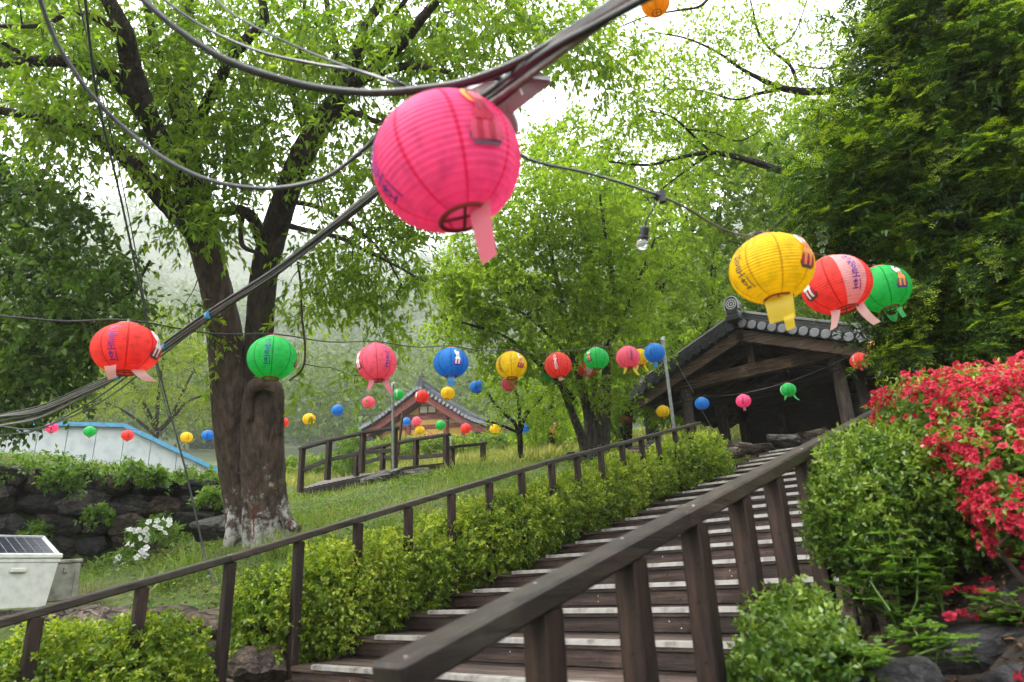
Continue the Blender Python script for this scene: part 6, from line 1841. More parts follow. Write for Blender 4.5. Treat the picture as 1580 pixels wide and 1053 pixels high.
def film(name, col):
    m, nt, out = mat(name)
    p = node(nt, 'ShaderNodeBsdfPrincipled', Roughness=.4); p.inputs['Base Color'].default_value = (*col, 1)
    tr = nt.nodes.new('ShaderNodeBsdfTranslucent'); tr.inputs['Color'].default_value = (*col, 1)
    mx = node(nt, 'ShaderNodeMixShader', Fac=.5); nt.links.new(p.outputs[0], mx.inputs[1]); nt.links.new(tr.outputs[0], mx.inputs[2]); nt.links.new(mx.outputs[0], out.inputs['Surface'])
    return m
TM = {k: film(k + ' tail film', tuple(min(.9, c * .9 + .05) for c in v[0])) for k, v in COL.items()}
TM['pale pink'] = film('pale pink tail film', (.85, .52, .50)); TM['hot pink'] = film('hot pink tail', (.86, .20, .27))
M['ring'] = simple_mat('dark red lantern hoop', (.25, .035, .02), .5, 0, .2, 20)
M['ring_orange'] = simple_mat('orange lantern hoop', (.55, .12, .04), .5, 0, .2, 20)
M['ink'] = simple_mat('violet blue print', (.07, .03, .26), .6, 0, .05, 9)
M['ink_navy'] = simple_mat('navy print', (.015, .03, .20), .6, 0, .05, 9)
M['ink_grey'] = simple_mat('grey brown print', (.11, .075, .06), .6, 0, .05, 9)
M['p_red'] = simple_mat('deep red print', (.33, .015, .03), .6, 0, .05, 9)
M['p_orange'] = simple_mat('orange print', (.75, .25, .06), .6, 0, .05, 9)
M['p_skin'] = simple_mat('pale print', (.80, .45, .38), .6, 0, .05, 9)
M['p_skin2'] = simple_mat('rose skin print', (.80, .16, .20), .6, 0, .05, 9)
M['p_red2'] = simple_mat('crimson print', (.50, .012, .05), .6, 0, .05, 9)
M['p_grey'] = simple_mat('plum grey print', (.20, .07, .12), .6, 0, .05, 9)
M['p_white'] = simple_mat('white print', (.8, .78, .76), .6, 0, .05, 9)
M['p_violet'] = simple_mat('violet print', (.22, .08, .42), .6, 0, .05, 9)
M['p_black'] = simple_mat('black print', (.03, .015, .03), .6, 0, .05, 9)
M['p_pinkred'] = simple_mat('rose print', (.70, .06, .13), .6, 0, .05, 9)
M['socket'] = simple_mat('black lamp socket', (.012, .012, .013), .4, 0, .2, 20)

def arc(cx, cy, r, n=14, a0=0, a1=2 * math.pi, ry=None):
    ry = r if ry is None else ry
    return [(cx + r * math.cos(a), cy + ry * math.sin(a)) for a in np.linspace(a0, a1, n)]
GLYPH = {
    'ring': [arc(.5, .5, .40, 9, .3, 1.9), arc(.5, .5, .40, 9, 2.3, 3.9), arc(.5, .5, .40, 9, 4.3, 5.9), arc(.5, .62, .10, 7)],
    'jeong': [[(.05, .93), (.58, .93)], [(.32, .93), (.22, .70), (.03, .52)], [(.30, .76), (.58, .52)], [(.88, 1), (.88, .44)], [(.62, .74), (.88, .74)], arc(.52, .20, .20)],
    'to': [[(.2, .95), (.82, .95)], [(.2, .95), (.2, .50)], [(.2, .73), (.78, .73)], [(.2, .50), (.84, .50)], [(.5, .50), (.5, .14)], [(.03, .12), (.97, .12)]],
    'hoe': [[(.22, 1.0), (.44, 1.0)], [(.05, .86), (.62, .86)], arc(.33, .60, .16, 12), [(.33, .42), (.33, .20)], [(.02, .18), (.66, .18)], [(.88, 1.02), (.88, 0)]],
}
def prof(z, Rr, Hh):
    h0 = (Hh / 2) / .945
    return Rr * math.sqrt(max(0, 1 - (z / h0) ** 2))
def shade_mesh(name, Rr, Hh, ribs, sub, n, m):
    rows = ribs * sub + 1
    me = MB()
    ang = np.arange(n + 1) * 2 * math.pi / n
    vs = []
    for i in range(rows):
        z = -Hh / 2 + Hh * i / (rows - 1)
        r = prof(z, Rr, Hh)
        k = (i % sub) / sub
        r *= 1 - .018 * math.sin(k * math.pi) if sub > 1 else 1
        vs += [(r * math.cos(a), r * math.sin(a), z) for a in ang]
    fs = [(i * (n + 1) + j, i * (n + 1) + j + 1, (i + 1) * (n + 1) + j + 1, (i + 1) * (n + 1) + j) for i in range(rows - 1) for j in range(n)]
    me.add(vs, fs)
    mesh = me.mesh(name, m, True)
    uvl = mesh.uv_layers.new(name='UVMap')
    uv = np.empty((len(mesh.loops), 2), np.float32)
    vi = np.empty(len(mesh.loops), np.int32); mesh.loops.foreach_get('vertex_index', vi)
    uv[:, 0] = (vi % (n + 1)) / n; uv[:, 1] = (vi // (n + 1)) / (rows - 1)
    uvl.data.foreach_set('uv', uv.ravel())
    return mesh
def onshade(a, z, Rr, Hh, off=.0025):
    r = prof(z, Rr, Hh) + off
    return np.array([r * math.cos(a), r * math.sin(a), z])
def lettering(Rr, Hh, a0, m, parent, size=.255, w=.058, zs=None):
    """the four printed signs one under the other: dotted ring, then three syllables"""
    gh = size * Rr
    z0 = Hh * .34
    for gi, g in enumerate(('ring', 'jeong', 'to', 'hoe')):
        b = MB()
        top = z0 - gi * gh * 1.16
        for st in GLYPH[g]:
            pts = []
            for (p, q) in zip(st[:-1], st[1:]):
                for k in range(4): pts.append((p[0] + (q[0] - p[0]) * k / 4, p[1] + (q[1] - p[1]) * k / 4))
            pts.append(st[-1]); pts = np.array(pts)
            tg = unit(np.gradient(pts, axis=0)); nr = np.stack([-tg[:, 1], tg[:, 0]], -1)
            lo, hi = [], []
            for (p, q) in zip(pts, nr):
                for lst, s in ((lo, -1), (hi, 1)):
                    u, v = p + q * s * w * (1.0 if g != 'ring' else .7)
                    z = top - gh + v * gh; a = a0 + (u - .5) * gh / max(prof(z, Rr, Hh), Rr * .3)
                    lst.append(onshade(a, z, Rr, Hh, .0035))
            k = len(lo)
            b.add(lo + hi, [(i, i + 1, k + i + 1, k + i) for i in range(k - 1)])
        b.build('letter', m, parent)
def emblem(Rr, Hh, a0, parent, tone='red', size=.78, zc=.06):
    """printed seated figure on a lotus, in flat colour patches"""
    tones = {'red': ('p_orange', 'p_skin2', 'p_black', 'p_red2', 'p_pinkred', 'p_grey'), 'blue': ('p_white', 'p_white', 'p_black', 'p_white', 'p_violet', 'ink'), 'green': ('p_white', 'p_skin', 'p_black', 'p_orange', 'ink_grey', 'ink'),
             'yellow': ('p_white', 'p_skin', 'ink_grey', 'p_orange', 'p_red', 'ink_grey'), 'white': ('p_white', 'p_white', 'p_pinkred', 'p_white', 'p_red', 'ink_grey')}[tone]
    ms = [M[k] for k in dict.fromkeys(tones)]; ix = {k: i for i, k in enumerate(dict.fromkeys(tones))}
    b = MB(); s = size * Rr
    layer = [0.0]
    def poly(pts, tone_):
        layer[0] += .0006; b.cur = ix[tone_]
        cx, cy = np.mean(pts, 0)
        def mp(x, y):
            x = x * .72; z = zc * Rr + y * s; return onshade(a0 + x * s / max(prof(z, Rr, Hh), .3 * Rr), z, Rr, Hh, .003 + layer[0])
        P2 = []
        for (p, q) in zip(pts, list(pts[1:]) + [pts[0]]):
            kk = max(1, int(math.hypot(q[0] - p[0], q[1] - p[1]) / .06))
            P2 += [(p[0] + (q[0] - p[0]) * i / kk, p[1] + (q[1] - p[1]) * i / kk) for i in range(kk)]
        n = len(P2); K_ = 5
        vs = [mp(cx, cy)]
        for r_ in range(1, K_ + 1):
            vs += [mp(cx + (x - cx) * r_ / K_, cy + (y - cy) * r_ / K_) for x, y in P2]
        fs = [(0, 1 + i, 1 + (i + 1) % n) for i in range(n)]
        for r_ in range(K_ - 1):
            o_ = 1 + r_ * n
            fs += [(o_ + i, o_ + n + i, o_ + n + (i + 1) % n, o_ + (i + 1) % n) for i in range(n)]
        b.add(vs, fs)
    halo, skin, hair, robe, lotus, edge = tones
    poly(arc(-.03, .36, .235, 20)[:-1], halo)
    poly([(-.30, -.60), (.30, -.60), (.43, -.48), (.43, -.40), (-.43, -.40), (-.43, -.48)], edge)
    for k in range(5):
        x = (k - 2) * .145
        poly([(x - .09, -.52), (x + .09, -.52), (x + .10, -.32), (x + .03, -.16), (x - .03, -.16), (x - .10, -.32)], lotus if k % 2 == 0 else robe)
    poly([(-.26, -.20), (.26, -.20), (.26, -.10), (.16, .02), (.13, .22), (-.13, .22), (-.16, .02), (-.26, -.10)], robe)
    poly(arc(0, .36, .135, 16, ry=.155)[:-1], skin)
    poly([(-.14, .40), (-.12, .50), (0, .57), (.12, .50), (.14, .40), (.06, .44), (-.06, .44)], hair)
    for sg in (-1, 1): poly([(sg * .09, .37), (sg * .05, .385), (sg * .02, .37), (sg * .05, .362)], hair)
    poly([(-.035, .275), (.035, .275), (.02, .262), (-.02, .262)], hair)
    for sg in (-1, 1): poly([(sg * .02, .20), (sg * .05, .20), (sg * .12, -.02), (sg * .08, -.04)], edge)
    b.build('emblem', ms, parent)

def lantern(label, px, w, colour, D, tilt=0, squash=.84, lod=2, tails='one', letters=None, emb=None, ink='ink', tone='red', top='ring', group='paper lanterns strung on wires', matk=None, spin=None, tailc=None, wind=0., hang=True):
    """a round paper lantern: film over hoops, end hoops, socket and hook above, a paper tail below"""
    d = 1053.0 * D / w
    c = P(px[0], px[1], d)
    v = CAM - c; az = math.atan2(v[1], v[0])
    side = unit(np.cross((0, 0, 1), v * (1, 1, 0)))            # points to the right as seen from the camera
    fw = unit(v * (1, 1, 0))
    Mx = Matrix.Translation(Vector(c)) @ Matrix.Rotation(R(tilt), 4, Vector(fw)) @ Matrix.Rotation(az, 4, 'Z')
    t = bpy.data.objects.new('paper_lantern', None); scene.collection.objects.link(t); t.matrix_world = Mx
    t.empty_display_size = .1
    tag(t, label, 'lantern', group)
    Rr = D / 2; Hh = D * squash
    key = matk or colour
    ck = (key, lod, round(D, 2), round(squash, 2), round(spin or 0, 2))
    n, ribs, sub = {2: (64, 22, 4), 1: (40, 22, 2), 0: (24, 16, 1)}[lod]
    if ck not in SH:
        SH[ck] = shade_mesh('shade', Rr, Hh, ribs, sub, n, LM[key])
    s = link('shade', SH[ck], t); s.rotation_euler = (0, 0, spin or 0)
    ro = prof(Hh / 2, Rr, Hh)
    kk = ('ring', round(D, 2), round(squash, 2), lod)
    if kk not in SH:
        b = MB(); b.torus((0, 0, 0), ro, D * .017, 24 if lod else 14, 6); b.bar((-ro, 0, 0), (ro, 0, 0), D * .02, D * .014); b.bar((0, -ro, .002), (0, ro, .002), D * .02, D * .014)
        SH[kk] = b.mesh('hoop', M['ring'])
        b = MB(); b.torus((0, 0, 0), ro, D * .017, 24 if lod else 14, 6); b.bar((-ro, 0, 0), (ro, 0, 0), D * .014, D * .01); SH[kk + (1,)] = b.mesh('hoop', M['ring_orange'])
    o = link('bottom_hoop', SH[kk], t); o.location = (0, 0, -Hh / 2)
    o = link('top_hoop', SH[kk + (1,)], t); o.location = (0, 0, Hh / 2)
    kk = ('sock', round(D, 2))
    if kk not in SH:
        b = MB(); b.lathe([(.004, .0), (D * .05, .004), (D * .055, D * .08), (D * .035, D * .11), (D * .02, D * .14)], 10, (0, 0, 0), True); SH[kk] = b.mesh('socket', M['socket'])
    o = link('socket', SH[kk], t); o.location = (0, 0, Hh / 2 - D * .02)
    # tails
    tm = TM[tailc or colour]
    dnv = Mx.to_3x3().inverted() @ Vector((0, 0, -1)); dnv = np.array(dnv)
    def tail(p0, ln, wd, sway, twist, tw=0, fork=0):
        m = MB(); k = 9; L0 = []; R0 = []
        for i in range(k):
            f = i / (k - 1)
            p = np.array(p0) + np.array([.02 * math.sin(f * 3 + twist), sway * f * f + wind * f, 0]) + dnv * ln * f
            a = twist + f * tw
            q = np.array([math.sin(a), math.cos(a), 0]) * wd * .5 * (1 - .12 * f)
            L0.append(p - q); R0.append(p + q)
        m.add(L0 + R0, [(i, i + 1, k + i + 1, k + i) for i in range(k - 1)])
        m.build('tail', tm, t, True)
    zb = -Hh / 2
    if tails == 'one': tail((.02, 0, zb + .01), D * .30, D * .20, 0, .15)
    elif tails == 'wide':
        tail((.02, 0, zb + .01), D * .33, D * .34, 0, .2)
        tail((.03, .02, zb - D * .27), D * .16, D * .14, 0, .6)
    elif tails == 'two': tail((.03, -.05, zb + .01), D * .28, D * .15, -.03, .3, .4); tail((.0, .07, zb + .02), D * .42, D * .13, .06, -.4, .9)
    elif tails == 'pink': tail((.03, .04, zb + .02), D * .44, D * .15, .02, .3, .5)
    elif tails == 'skirt': tail((.05, -.07, zb + .03), D * .22, D * .22, .02, .7, .3); tail((.04, .06, zb + .03), D * .24, D * .22, .08, -.3, .3)
    elif tails == 'short': tail((.0, 0, zb + .005), D * .16, D * .16, .01, .3)
    elif tails == 'loop':
        m = MB(); k = 12; A = []; B = []
        for i in range(k):
            a = math.pi * i / (k - 1)
            A.append((.03, -D * .12 * math.cos(a), zb - D * .17 * math.sin(a))); B.append((-.02, -D * .10 * math.cos(a), zb - D * .26 * math.sin(a)))
        m.add(A + B, [(i, i + 1, k + i + 1, k + i) for i in range(k - 1)]); m.build('tail', tm, t, True)
        tail((.03, .05, zb - D * .06), D * .2, D * .1, .02, .6)
    if letters is not None:
        for a in (letters if isinstance(letters, (list, tuple)) else [letters]): lettering(Rr, Hh, R(a), M[ink], t)
    if emb is not None: emblem(Rr, Hh, R(emb), t, tone)
    topw = Mx @ Vector((0, 0, Hh / 2 + D * .10))
    return np.array(topw), c
SH = {}
TOPS = {}
def LN(key, *a, **k): TOPS[key] = lantern(*a, **k)[0]

LN('big', 'huge hot pink lantern hanging closest to the camera, seated figure printed on its upper right', (690, 252), 229, 'hot pink', .36, tilt=15, squash=.86, letters=-72, emb=27, tails='pink', lod=2, spin=.1)
LN('y1', 'large yellow lantern with grey lettering, left of the three above the shelter roof', (1190, 415), 126, 'yellow', .36, tilt=3, squash=.80, letters=-46, emb=56, ink='ink_grey', tone='yellow', tails='wide', spin=.25)
LN('r1', 'red lantern with one pale lettered panel, between the big yellow and the green one', (1290, 440), 103, 'red', .36, tilt=9, squash=.82, letters=33, emb=-52, tails='two', tailc='pale pink', matk='panel', spin=R(33 - 90), tone='white')
LN('g1', 'green lantern with a small white figure, right of the three above the shelter roof', (1362, 446), 80, 'green', .36, tilt=6, squash=.84, emb=42, tone='green', tails='loop', spin=.2)
LN('o1', 'small orange globe lantern cut off by the top edge of the picture', (1011, 4), 44, 'orange', .13, squash=.95, tails='none', lod=1)
STR_A = [('A0', 'coral red lantern hanging in front of the cable bundle at the far left', (195, 539), 97, 'red', dict(letters=-25, emb=58, tails='skirt', squash=.78, tilt=3, tailc='pale pink', ink='ink', tone='white', lod=2)),
         ('A1', 'bright green lantern with navy lettering just in front of the old tree trunk', (420, 553), 74, 'green', dict(letters=-12, emb=80, tails='none', squash=.88, ink='ink_navy', tone='green', lod=2)),
         ('A2', 'light pink lantern with violet lettering right of the old tree, tails flying', (581, 560), 62, 'pink', dict(letters=32, emb=-62, tails='two', squash=.92, ink='ink', tone='white', lod=2, tilt=5)),
         ('A3', 'big blue lantern with a white and violet figure above the hall roof', (696, 560), 54, 'blue', dict(emb=22, tone='blue', tails='one', squash=.82, lod=2)),
         ('A4', 'yellow lantern with a red figure in the upper row, right of the big blue one', (789, 564), 48, 'yellow', dict(emb=38, letters=-48, ink='ink_grey', tone='yellow', tails='none', squash=.84, lod=1)),
         ('A5', 'red lantern with pale lettering in the upper row, in front of the slender tree', (861, 564), 42, 'red', dict(letters=-10, ink='p_white', tails='short', squash=.9, lod=1, tilt=6, tailc='pale pink')),
         ('A6', 'green lantern with a dark figure in the upper row, right of the upper red one', (920, 554), 39, 'green', dict(emb=-35, tone='green', tails='none', squash=.84, lod=1)),
         ('A7', 'light pink lettered lantern in the upper row beside the blue one at the pole', (969, 552), 37, 'pink', dict(letters=18, tails='two', squash=.9, lod=1, ink='ink_navy', tailc='yellow')),
         ('A8', 'blue lantern with navy lettering hanging right at the steel pole', (1010, 545), 32, 'blue', dict(letters=-20, ink='ink_navy', tails='one', squash=.9, lod=1))]
STR_B = [('B0', 'yellow lantern half hidden behind the light pink one near the steel pole', (987, 552), 30, 'yellow', dict(tails='two', lod=1)),
         ('B1', 'red lantern with a pale panel partly behind the green lantern of the upper row', (905, 570), 28, 'red', dict(matk='panel', tails='short', lod=1, spin=R(20 - 90), tailc='pale pink')),
         ('B2', 'green lantern partly behind the red lantern of the upper row', (842, 581), 26, 'green', dict(emb=-40, tone='green', tails='none', lod=1)),
         ('B3', 'deep pink lantern hanging just under the upper yellow lantern', (786, 592), 26, 'pink', dict(letters=20, tails='short', lod=1)),
         ('B4', 'blue lantern to the right above the hall roof slope', (736, 597), 23, 'blue', dict(letters=-10, ink='ink_navy', tails='short', lod=1)),
         ('B5', 'yellow lantern touching the right slope of the hall roof', (691, 607), 22, 'yellow', dict(tails='short', lod=1, tilt=-8)),
         ('B6', 'red lantern in front of the hall gable top', (651, 612), 22, 'red', dict(emb=-50, tone='white', tails='short', lod=1)),
         ('B7', 'green lantern left of the hall ridge beside the grey bridge pole', (614, 609), 19, 'green', dict(letters=-10, ink='p_white', tails='short', lod=1)),
         ('B8', 'pale pink lantern between the bridge pole and the small blue lantern', (569, 621), 20, 'pink', dict(tails='short', lod=1)),
         ('B9', 'blue lantern above the bridge rail, left of the pale pink one', (521, 633), 19, 'blue', dict(tails='short', lod=1)),
         ('B10', 'golden yellow lantern above the near end of the bridge rail', (477, 647), 20, 'yellow', dict(emb=25, tone='yellow', tails='none', lod=1)),
         ('B11', 'red lantern half hidden by the right edge of the old trunk', (437, 652), 17, 'red', dict(tails='none', lod=0)),
         ('B12', 'blue lantern left of the old trunk above the blue roof trim', (321, 672), 18, 'blue', dict(letters=-10, ink='ink_navy', tails='short', lod=0)),
         ('B13', 'yellow lantern left of the old trunk under the yellow green tree', (288, 675), 18, 'yellow', dict(letters=20, ink='ink_grey', tails='short', lod=0)),
         ('B14', 'red lantern in front of the white building where its roof begins to fall', (197, 672), 18, 'red', dict(letters=10, ink='p_black', tails='short', lod=0)),
         ('B15', 'dark green lantern in front of the white building', (139, 666), 18, 'green', dict(tails='short', lod=0)),
         ('B16', 'hot pink lantern at the left end of the white building', (80, 660), 18, 'hot pink', dict(tails='short', lod=0))]
STR_C = [('C0', 'dull yellow lantern low between the steel pole and the shelter eave', (1023, 635), 21, 'yellow', .26, dict(tails='short')),
         ('C1', 'blue lantern beside the left shelter post', (1083, 623), 22, 'blue', .25, dict(tails='none')),
         ('C2', 'pink lantern with dark lettering hanging in the shelter opening', (1147, 619), 23, 'hot pink', .245, dict(letters=-5, ink='p_black', tails='one')),
         ('C3', 'dark green lantern hanging in the middle of the shelter opening', (1216, 602), 24, 'green', .245, dict(letters=-60, ink='p_white', tails='two')),
         ('C4', 'deep red lantern at the right shelter post above the azalea', (1326, 557), 28, 'red', .25, dict(letters=-35, ink='p_white', tails='short')),
         ('C5', 'yellow lantern half hidden by the yew at the right eave', (1354, 534), 30, 'yellow', .25, dict(tails='short', emb=-30, tone='yellow'))]
STR_D = [('D0', 'small blue lantern in front of the hall, left end of the lower row', (627, 651), 14, 'blue', dict(tails='short')), ('D1', 'small pink lantern beside the small blue one in front of the hall', (643, 650), 15, 'pink', dict(tails='short')),
         ('D2', 'small yellow lantern just below the small pink one at the hall', (648, 664), 15, 'yellow', dict(tails='short')), ('D3', 'small green lantern in front of the hall column', (680, 656), 16, 'green', dict(tails='short')),
         ('D4', 'small red lantern in front of the right end of the hall wall', (719, 661), 17, 'red', dict(tails='one')), ('D5', 'small yellow lantern at the right hall eave beside the fruit tree', (764, 662), 17, 'yellow', dict(tails='none')),
         ('D6', 'small blue lantern at the trunk of the small fruit tree', (809, 661), 18, 'blue', dict(tails='short')), ('D7', 'small pink lantern between the fruit tree and the slender tree', (857, 661), 19, 'pink', dict(tails='short')),
         ('D8', 'small green lantern at the foot of the slender tree', (909, 653), 19, 'green', dict(tails='short')), ('D9', 'small red lantern above the handrail right of the slender tree', (965, 649), 20, 'red', dict(tails='short'))]
STR_E = [('E0', 'small red lantern behind the top rail of the far bridge railing', (666, 676), 14, 'red'), ('E1', 'small green lantern behind the far bridge railing post', (682, 682), 12, 'green'), ('E2', 'tiny pink lantern low over the meadow beside the bridge end', (721, 693), 13, 'pink'),
         ('E3', 'tiny blue lantern touching the last bridge post', (738, 697), 11, 'blue'), ('E4', 'tiny yellow lantern over the meadow right of the bridge', (759, 701), 12, 'yellow'), ('E5', 'tiny red lantern over the meadow right of the bridge', (775, 702), 12, 'red'),
         ('E6', 'tiny green lantern over the meadow left of the fruit tree trunk', (791, 702), 11, 'green'), ('E7', 'tiny pink lantern just right of the fruit tree trunk', (809, 701), 11, 'pink'), ('E8', 'tiny blue lantern over the meadow right of the fruit tree trunk', (821, 698), 11, 'blue'),
         ('E9', 'tiny yellow lantern over the meadow above the handrail', (835, 693), 11, 'yellow'), ('E10', 'tiny blue lantern just above the handrail left of the slender tree', (872, 694), 8, 'blue'), ('E11', 'tiny yellow lantern beside the last tiny blue one', (881, 697), 8, 'yellow')]
for k, lab, px, w, c, kw in STR_A: LN(k, lab, px, w, c, .36, **kw)
for k, lab, px, w, c, kw in STR_B: LN(k, lab, px, w, c, .36, **kw)
for k, lab, px, w, c, D_, kw in STR_C: LN(k, lab, px, w, c, D_, **{'lod': 1, **kw})
for k, lab, px, w, c, kw in STR_D: LN(k, lab, px, w, c, .36, **{'lod': 0, **kw})
for k, lab, px, w, c in STR_E: LN(k, lab, px, w, c, .36, lod=0, tails='short')

# ------------------------------------------------------------------ wires
def cable(label, pts, r, mt, name='cable', sub=8, n=8, cat='cable', group=None):
    p = spline(pts, sub)
    b = MB(); b.tube(p, r, n)
    o = b.build(name, mt, None, True); tag(o, label, cat, group)
    return o
def sag(points, s=.06):
    out = [points[0]]
    for a, b in zip(points[:-1], points[1:]):
        L_ = np.linalg.norm(b - a); out += [(a + b) / 2 - np.array([0, 0, s * L_ * .5]), b]
    return np.array(out)
cable('black wire of the upper lantern row from the left edge to the steel pole', sag([P(-60, 484, 3.3), P(0, 488, 3.5)] + [TOPS[k] for k in ('A0', 'A1', 'A2', 'A3', 'A4', 'A5', 'A6', 'A7', 'A8')] + [poleC_t]), .0055, M['cable'], 'lantern_wire', 4, 6, 'wire')
cable('black wire of the second lantern row that runs behind the old trunk', sag([poleC_t] + [TOPS['B%d' % i] for i in range(0, 17)] + [P(-20, 640, 21.5)], .04), .008, M['cable'], 'lantern_wire', 4, 5, 'wire')
cable('black wire carrying the lanterns in front of the shelter opening', sag([poleC_t, TOPS['C0']] + [TOPS['C%d' % i] for i in range(1, 6)] + [P(1420, 500, 8.0)], .04), .006, M['cable'], 'lantern_wire', 4, 5, 'wire')
cable('thin wire of the small lantern row in front of the hall', sag([P(600, 628, 27)] + [TOPS[k] for k in ('D0', 'D1', 'D3', 'D4', 'D5', 'D6', 'D7', 'D8', 'D9')] + [P(1037, 640, 13.5)], .03), .008, M['cable'], 'lantern_wire', 4, 5, 'wire')
cable('thin wire of the tiny lantern row over the meadow', sag([P(600, 655, 26)] + [TOPS[k] for k in ('D2', 'E0', 'E1', 'E2', 'E3', 'E4', 'E5', 'E6', 'E7', 'E8', 'E9', 'E10', 'E11')] + [P(900, 690, 30)], .03), .009, M['cable'], 'lantern_wire', 4, 5, 'wire')
kn = P(1016, 302, 2.35)
cable('black wire from the big pink lantern past the bare bulb to the yellow one', [P(600, 120, 1.7), P(760, 205, 1.8), P(815, 246, 1.85), P(900, 266, 2.0), P(960, 283, 2.15), kn, P(1060, 322, 2.5), P(1110, 352, 2.75), P(1150, 364, 2.9)] + [TOPS['y1'], (TOPS['y1'] + TOPS['r1']) / 2 - (0, 0, .02), TOPS['r1'], (TOPS['r1'] + TOPS['g1']) / 2 - (0, 0, .02), TOPS['g1'], P(1420, 410, 5.6), P(1470, 400, 6.2)], .0045, M['cable'], 'lantern_wire', 6, 7, 'wire')
# bare bulb
t = thing('light_bulb', 'bare clear bulb in a black socket hanging from the wire between pink and yellow lantern', 'light bulb', loc=kn)
b = MB(); b.tube(spline([kn, P(1010, 318, 2.35), P(1000, 335, 2.35), P(995, 350, 2.35)], 5), .003, 6); b.build('flex', M['cable'], t)
b = MB(); b.box(kn, (.035, .03, .028), bev=.006); b.lathe([(.012, -.02), (.014, .02)], 8, kn + (.012, 0, -.012), True); b.build('clip', M['socket'], t)
sk = P(995, 352, 2.35); dn = unit(P(992, 372, 2.35) - sk)
b = MB(); b.tube([sk - dn * .006, sk, sk + dn * .028, sk + dn * .031, sk + dn * .04], [.008, .015, .0165, .019, .019], 14); b.build('socket', M['socket'], t)
m, nt, out = mat('bulb glass'); p = node(nt, 'ShaderNodeBsdfPrincipled', Roughness=.08); p.inputs['Base Color'].default_value = (.9, .92, .9, 1); p.inputs['Transmission Weight'].default_value = .75; p.inputs['IOR'].default_value = 1.3; nt.links.new(p.outputs[0], out.inputs['Surface'])
b = MB(); q = [sk + dn * k for k in (.038, .046, .056, .066, .074, .078)]; b.tube(q, [.012, .0175, .021, .019, .011, .002], 16); b.build('bulb', m, t, True)

# the heavy bundle of cables sweeping past the camera
def off(p, k): return p + RNG.normal(size=3) * k
main = [(-80, 668, 6.2), (0, 650, 5.7), (60, 638, 5.3), (130, 606, 4.9), (185, 578, 4.6), (240, 545, 4.35), (330, 482, 4.0), (420, 424, 3.6), (500, 362, 3.2), (580, 296, 2.7), (650, 235, 2.3), (710, 185, 1.95), (760, 150, 1.7), (800, 118, 1.55), (860, 72, 1.4), (920, 32, 1.3), (1000, -18, 1.2), (1080, -60, 1.12)]
rng = np.random.default_rng(2)
cm = [M['cable'], M['cable'], M['cable'], M['cable_grey'], M['cable_white'], M['cable'], M['cable_brown'], M['cable'], M['cable'], M['cable_grey']]
lab_ = ['thick black cable at the core of the sweeping bundle', 'black cable on the upper side of the sweeping bundle', 'black cable on the lower side of the sweeping bundle', 'grey cable running along the bundle', 'pale cable twisted along the underside of the bundle', 'black cable sagging loose below the bundle at the left',
        'brown cable winding round the bundle near the pink lantern', 'thin black cable above the bundle', 'second thin black cable sagging from the bundle at the left', 'dark grey cable beside the pale one in the bundle']
for i in range(10):
    ph = rng.uniform(0, 6.28); pts = []
    for j, (x, y, d) in enumerate(main):
        a = ph + j * .55; rad = .012 + .006 * (i % 3)
        if x < 230: rad *= 1.0 + (230 - x) / 170 * (1 + (i % 4) * .4)
        if i == 0: rad = 0
        q = P(x, y, d) + (AX_R * math.cos(a) * .4 + AX_U * math.sin(a)) * rad
        if i in (5, 8) and x < 260 and x > -60: q = q - np.array([0, 0, .10 + .05 * (i == 8)]) * math.sin((260 - x) / 320 * math.pi)
        pts.append(q)
    cable(lab_[i], pts, [.010, .0085, .0085, .0065, .0075, .006, .006, .005, .005, .0065][i], cm[i], 'cable', 5, 7, group='cables bundled across the view')
# blue ties
for i, (x, y, d) in enumerate([(256, 535, 4.3), (180, 581, 4.6), (322, 487, 4.02)]):
    c = P(x, y, d); dr = unit(P(x + 10, y - 7, d - .05) - c)
    b = MB(); b.tube([c - dr * .012, c + dr * .012], .024, 10); o = b.build('cable_tie', M['blue_trim']); tag(o, ['blue tape tie on the bundle right beside the coral red lantern', 'blue tape tie on the bundle below the coral red lantern', 'blue tape tie on the bundle in front of the left stem of the old tree'][i], 'cable tie')
# loose big loops above
cable('thick grey cable hanging in a wide loop from the upper left to the bundle', [P(45, -60, 1.9), P(62, 0, 1.95), P(90, 70, 2.0), (P(140, 145, 2.05)), P(200, 205, 2.1), P(270, 255, 2.1), P(340, 283, 2.1), P(420, 291, 2.1), P(500, 275, 2.05), P(560, 232, 2.0), P(592, 200, 1.95), P(640, 160, 1.85), P(700, 135, 1.75), P(770, 120, 1.62)], .0068, M['cable_grey'], sub=6)
cable('thick dark cable looping from the top edge down to the bundle above the pink lantern', [P(190, -30, 1.7), P(225, 5, 1.72), P(280, 50, 1.75), P(350, 92, 1.76), P(430, 120, 1.75), P(500, 136, 1.74), P(580, 142, 1.7), P(660, 135, 1.65), P(720, 124, 1.6), P(790, 98, 1.52), P(860, 60, 1.4), P(950, 0, 1.27), P(1000, -40, 1.2)], .007, M['cable_grey'], sub=6)
cable('black cable beside the dark loop, a little below it', [P(200, -40, 1.72), P(232, 8, 1.74), P(285, 55, 1.77), P(352, 97, 1.78), P(432, 125, 1.77), P(502, 140, 1.76), P(582, 146, 1.72), P(662, 140, 1.67), P(725, 129, 1.62), P(795, 103, 1.54), P(865, 65, 1.42), P(955, 4, 1.29), P(1005, -36, 1.22)], .007, M['cable'], sub=6)
cable('thin pale wire from the top edge down to the bundle', [P(320, -12, 2.2), P(360, 22, 2.15), P(410, 50, 2.1), P(480, 82, 2.05), P(560, 112, 1.95), P(620, 132, 1.85), P(660, 145, 1.78)], .0035, M['cable_grey'], sub=6)
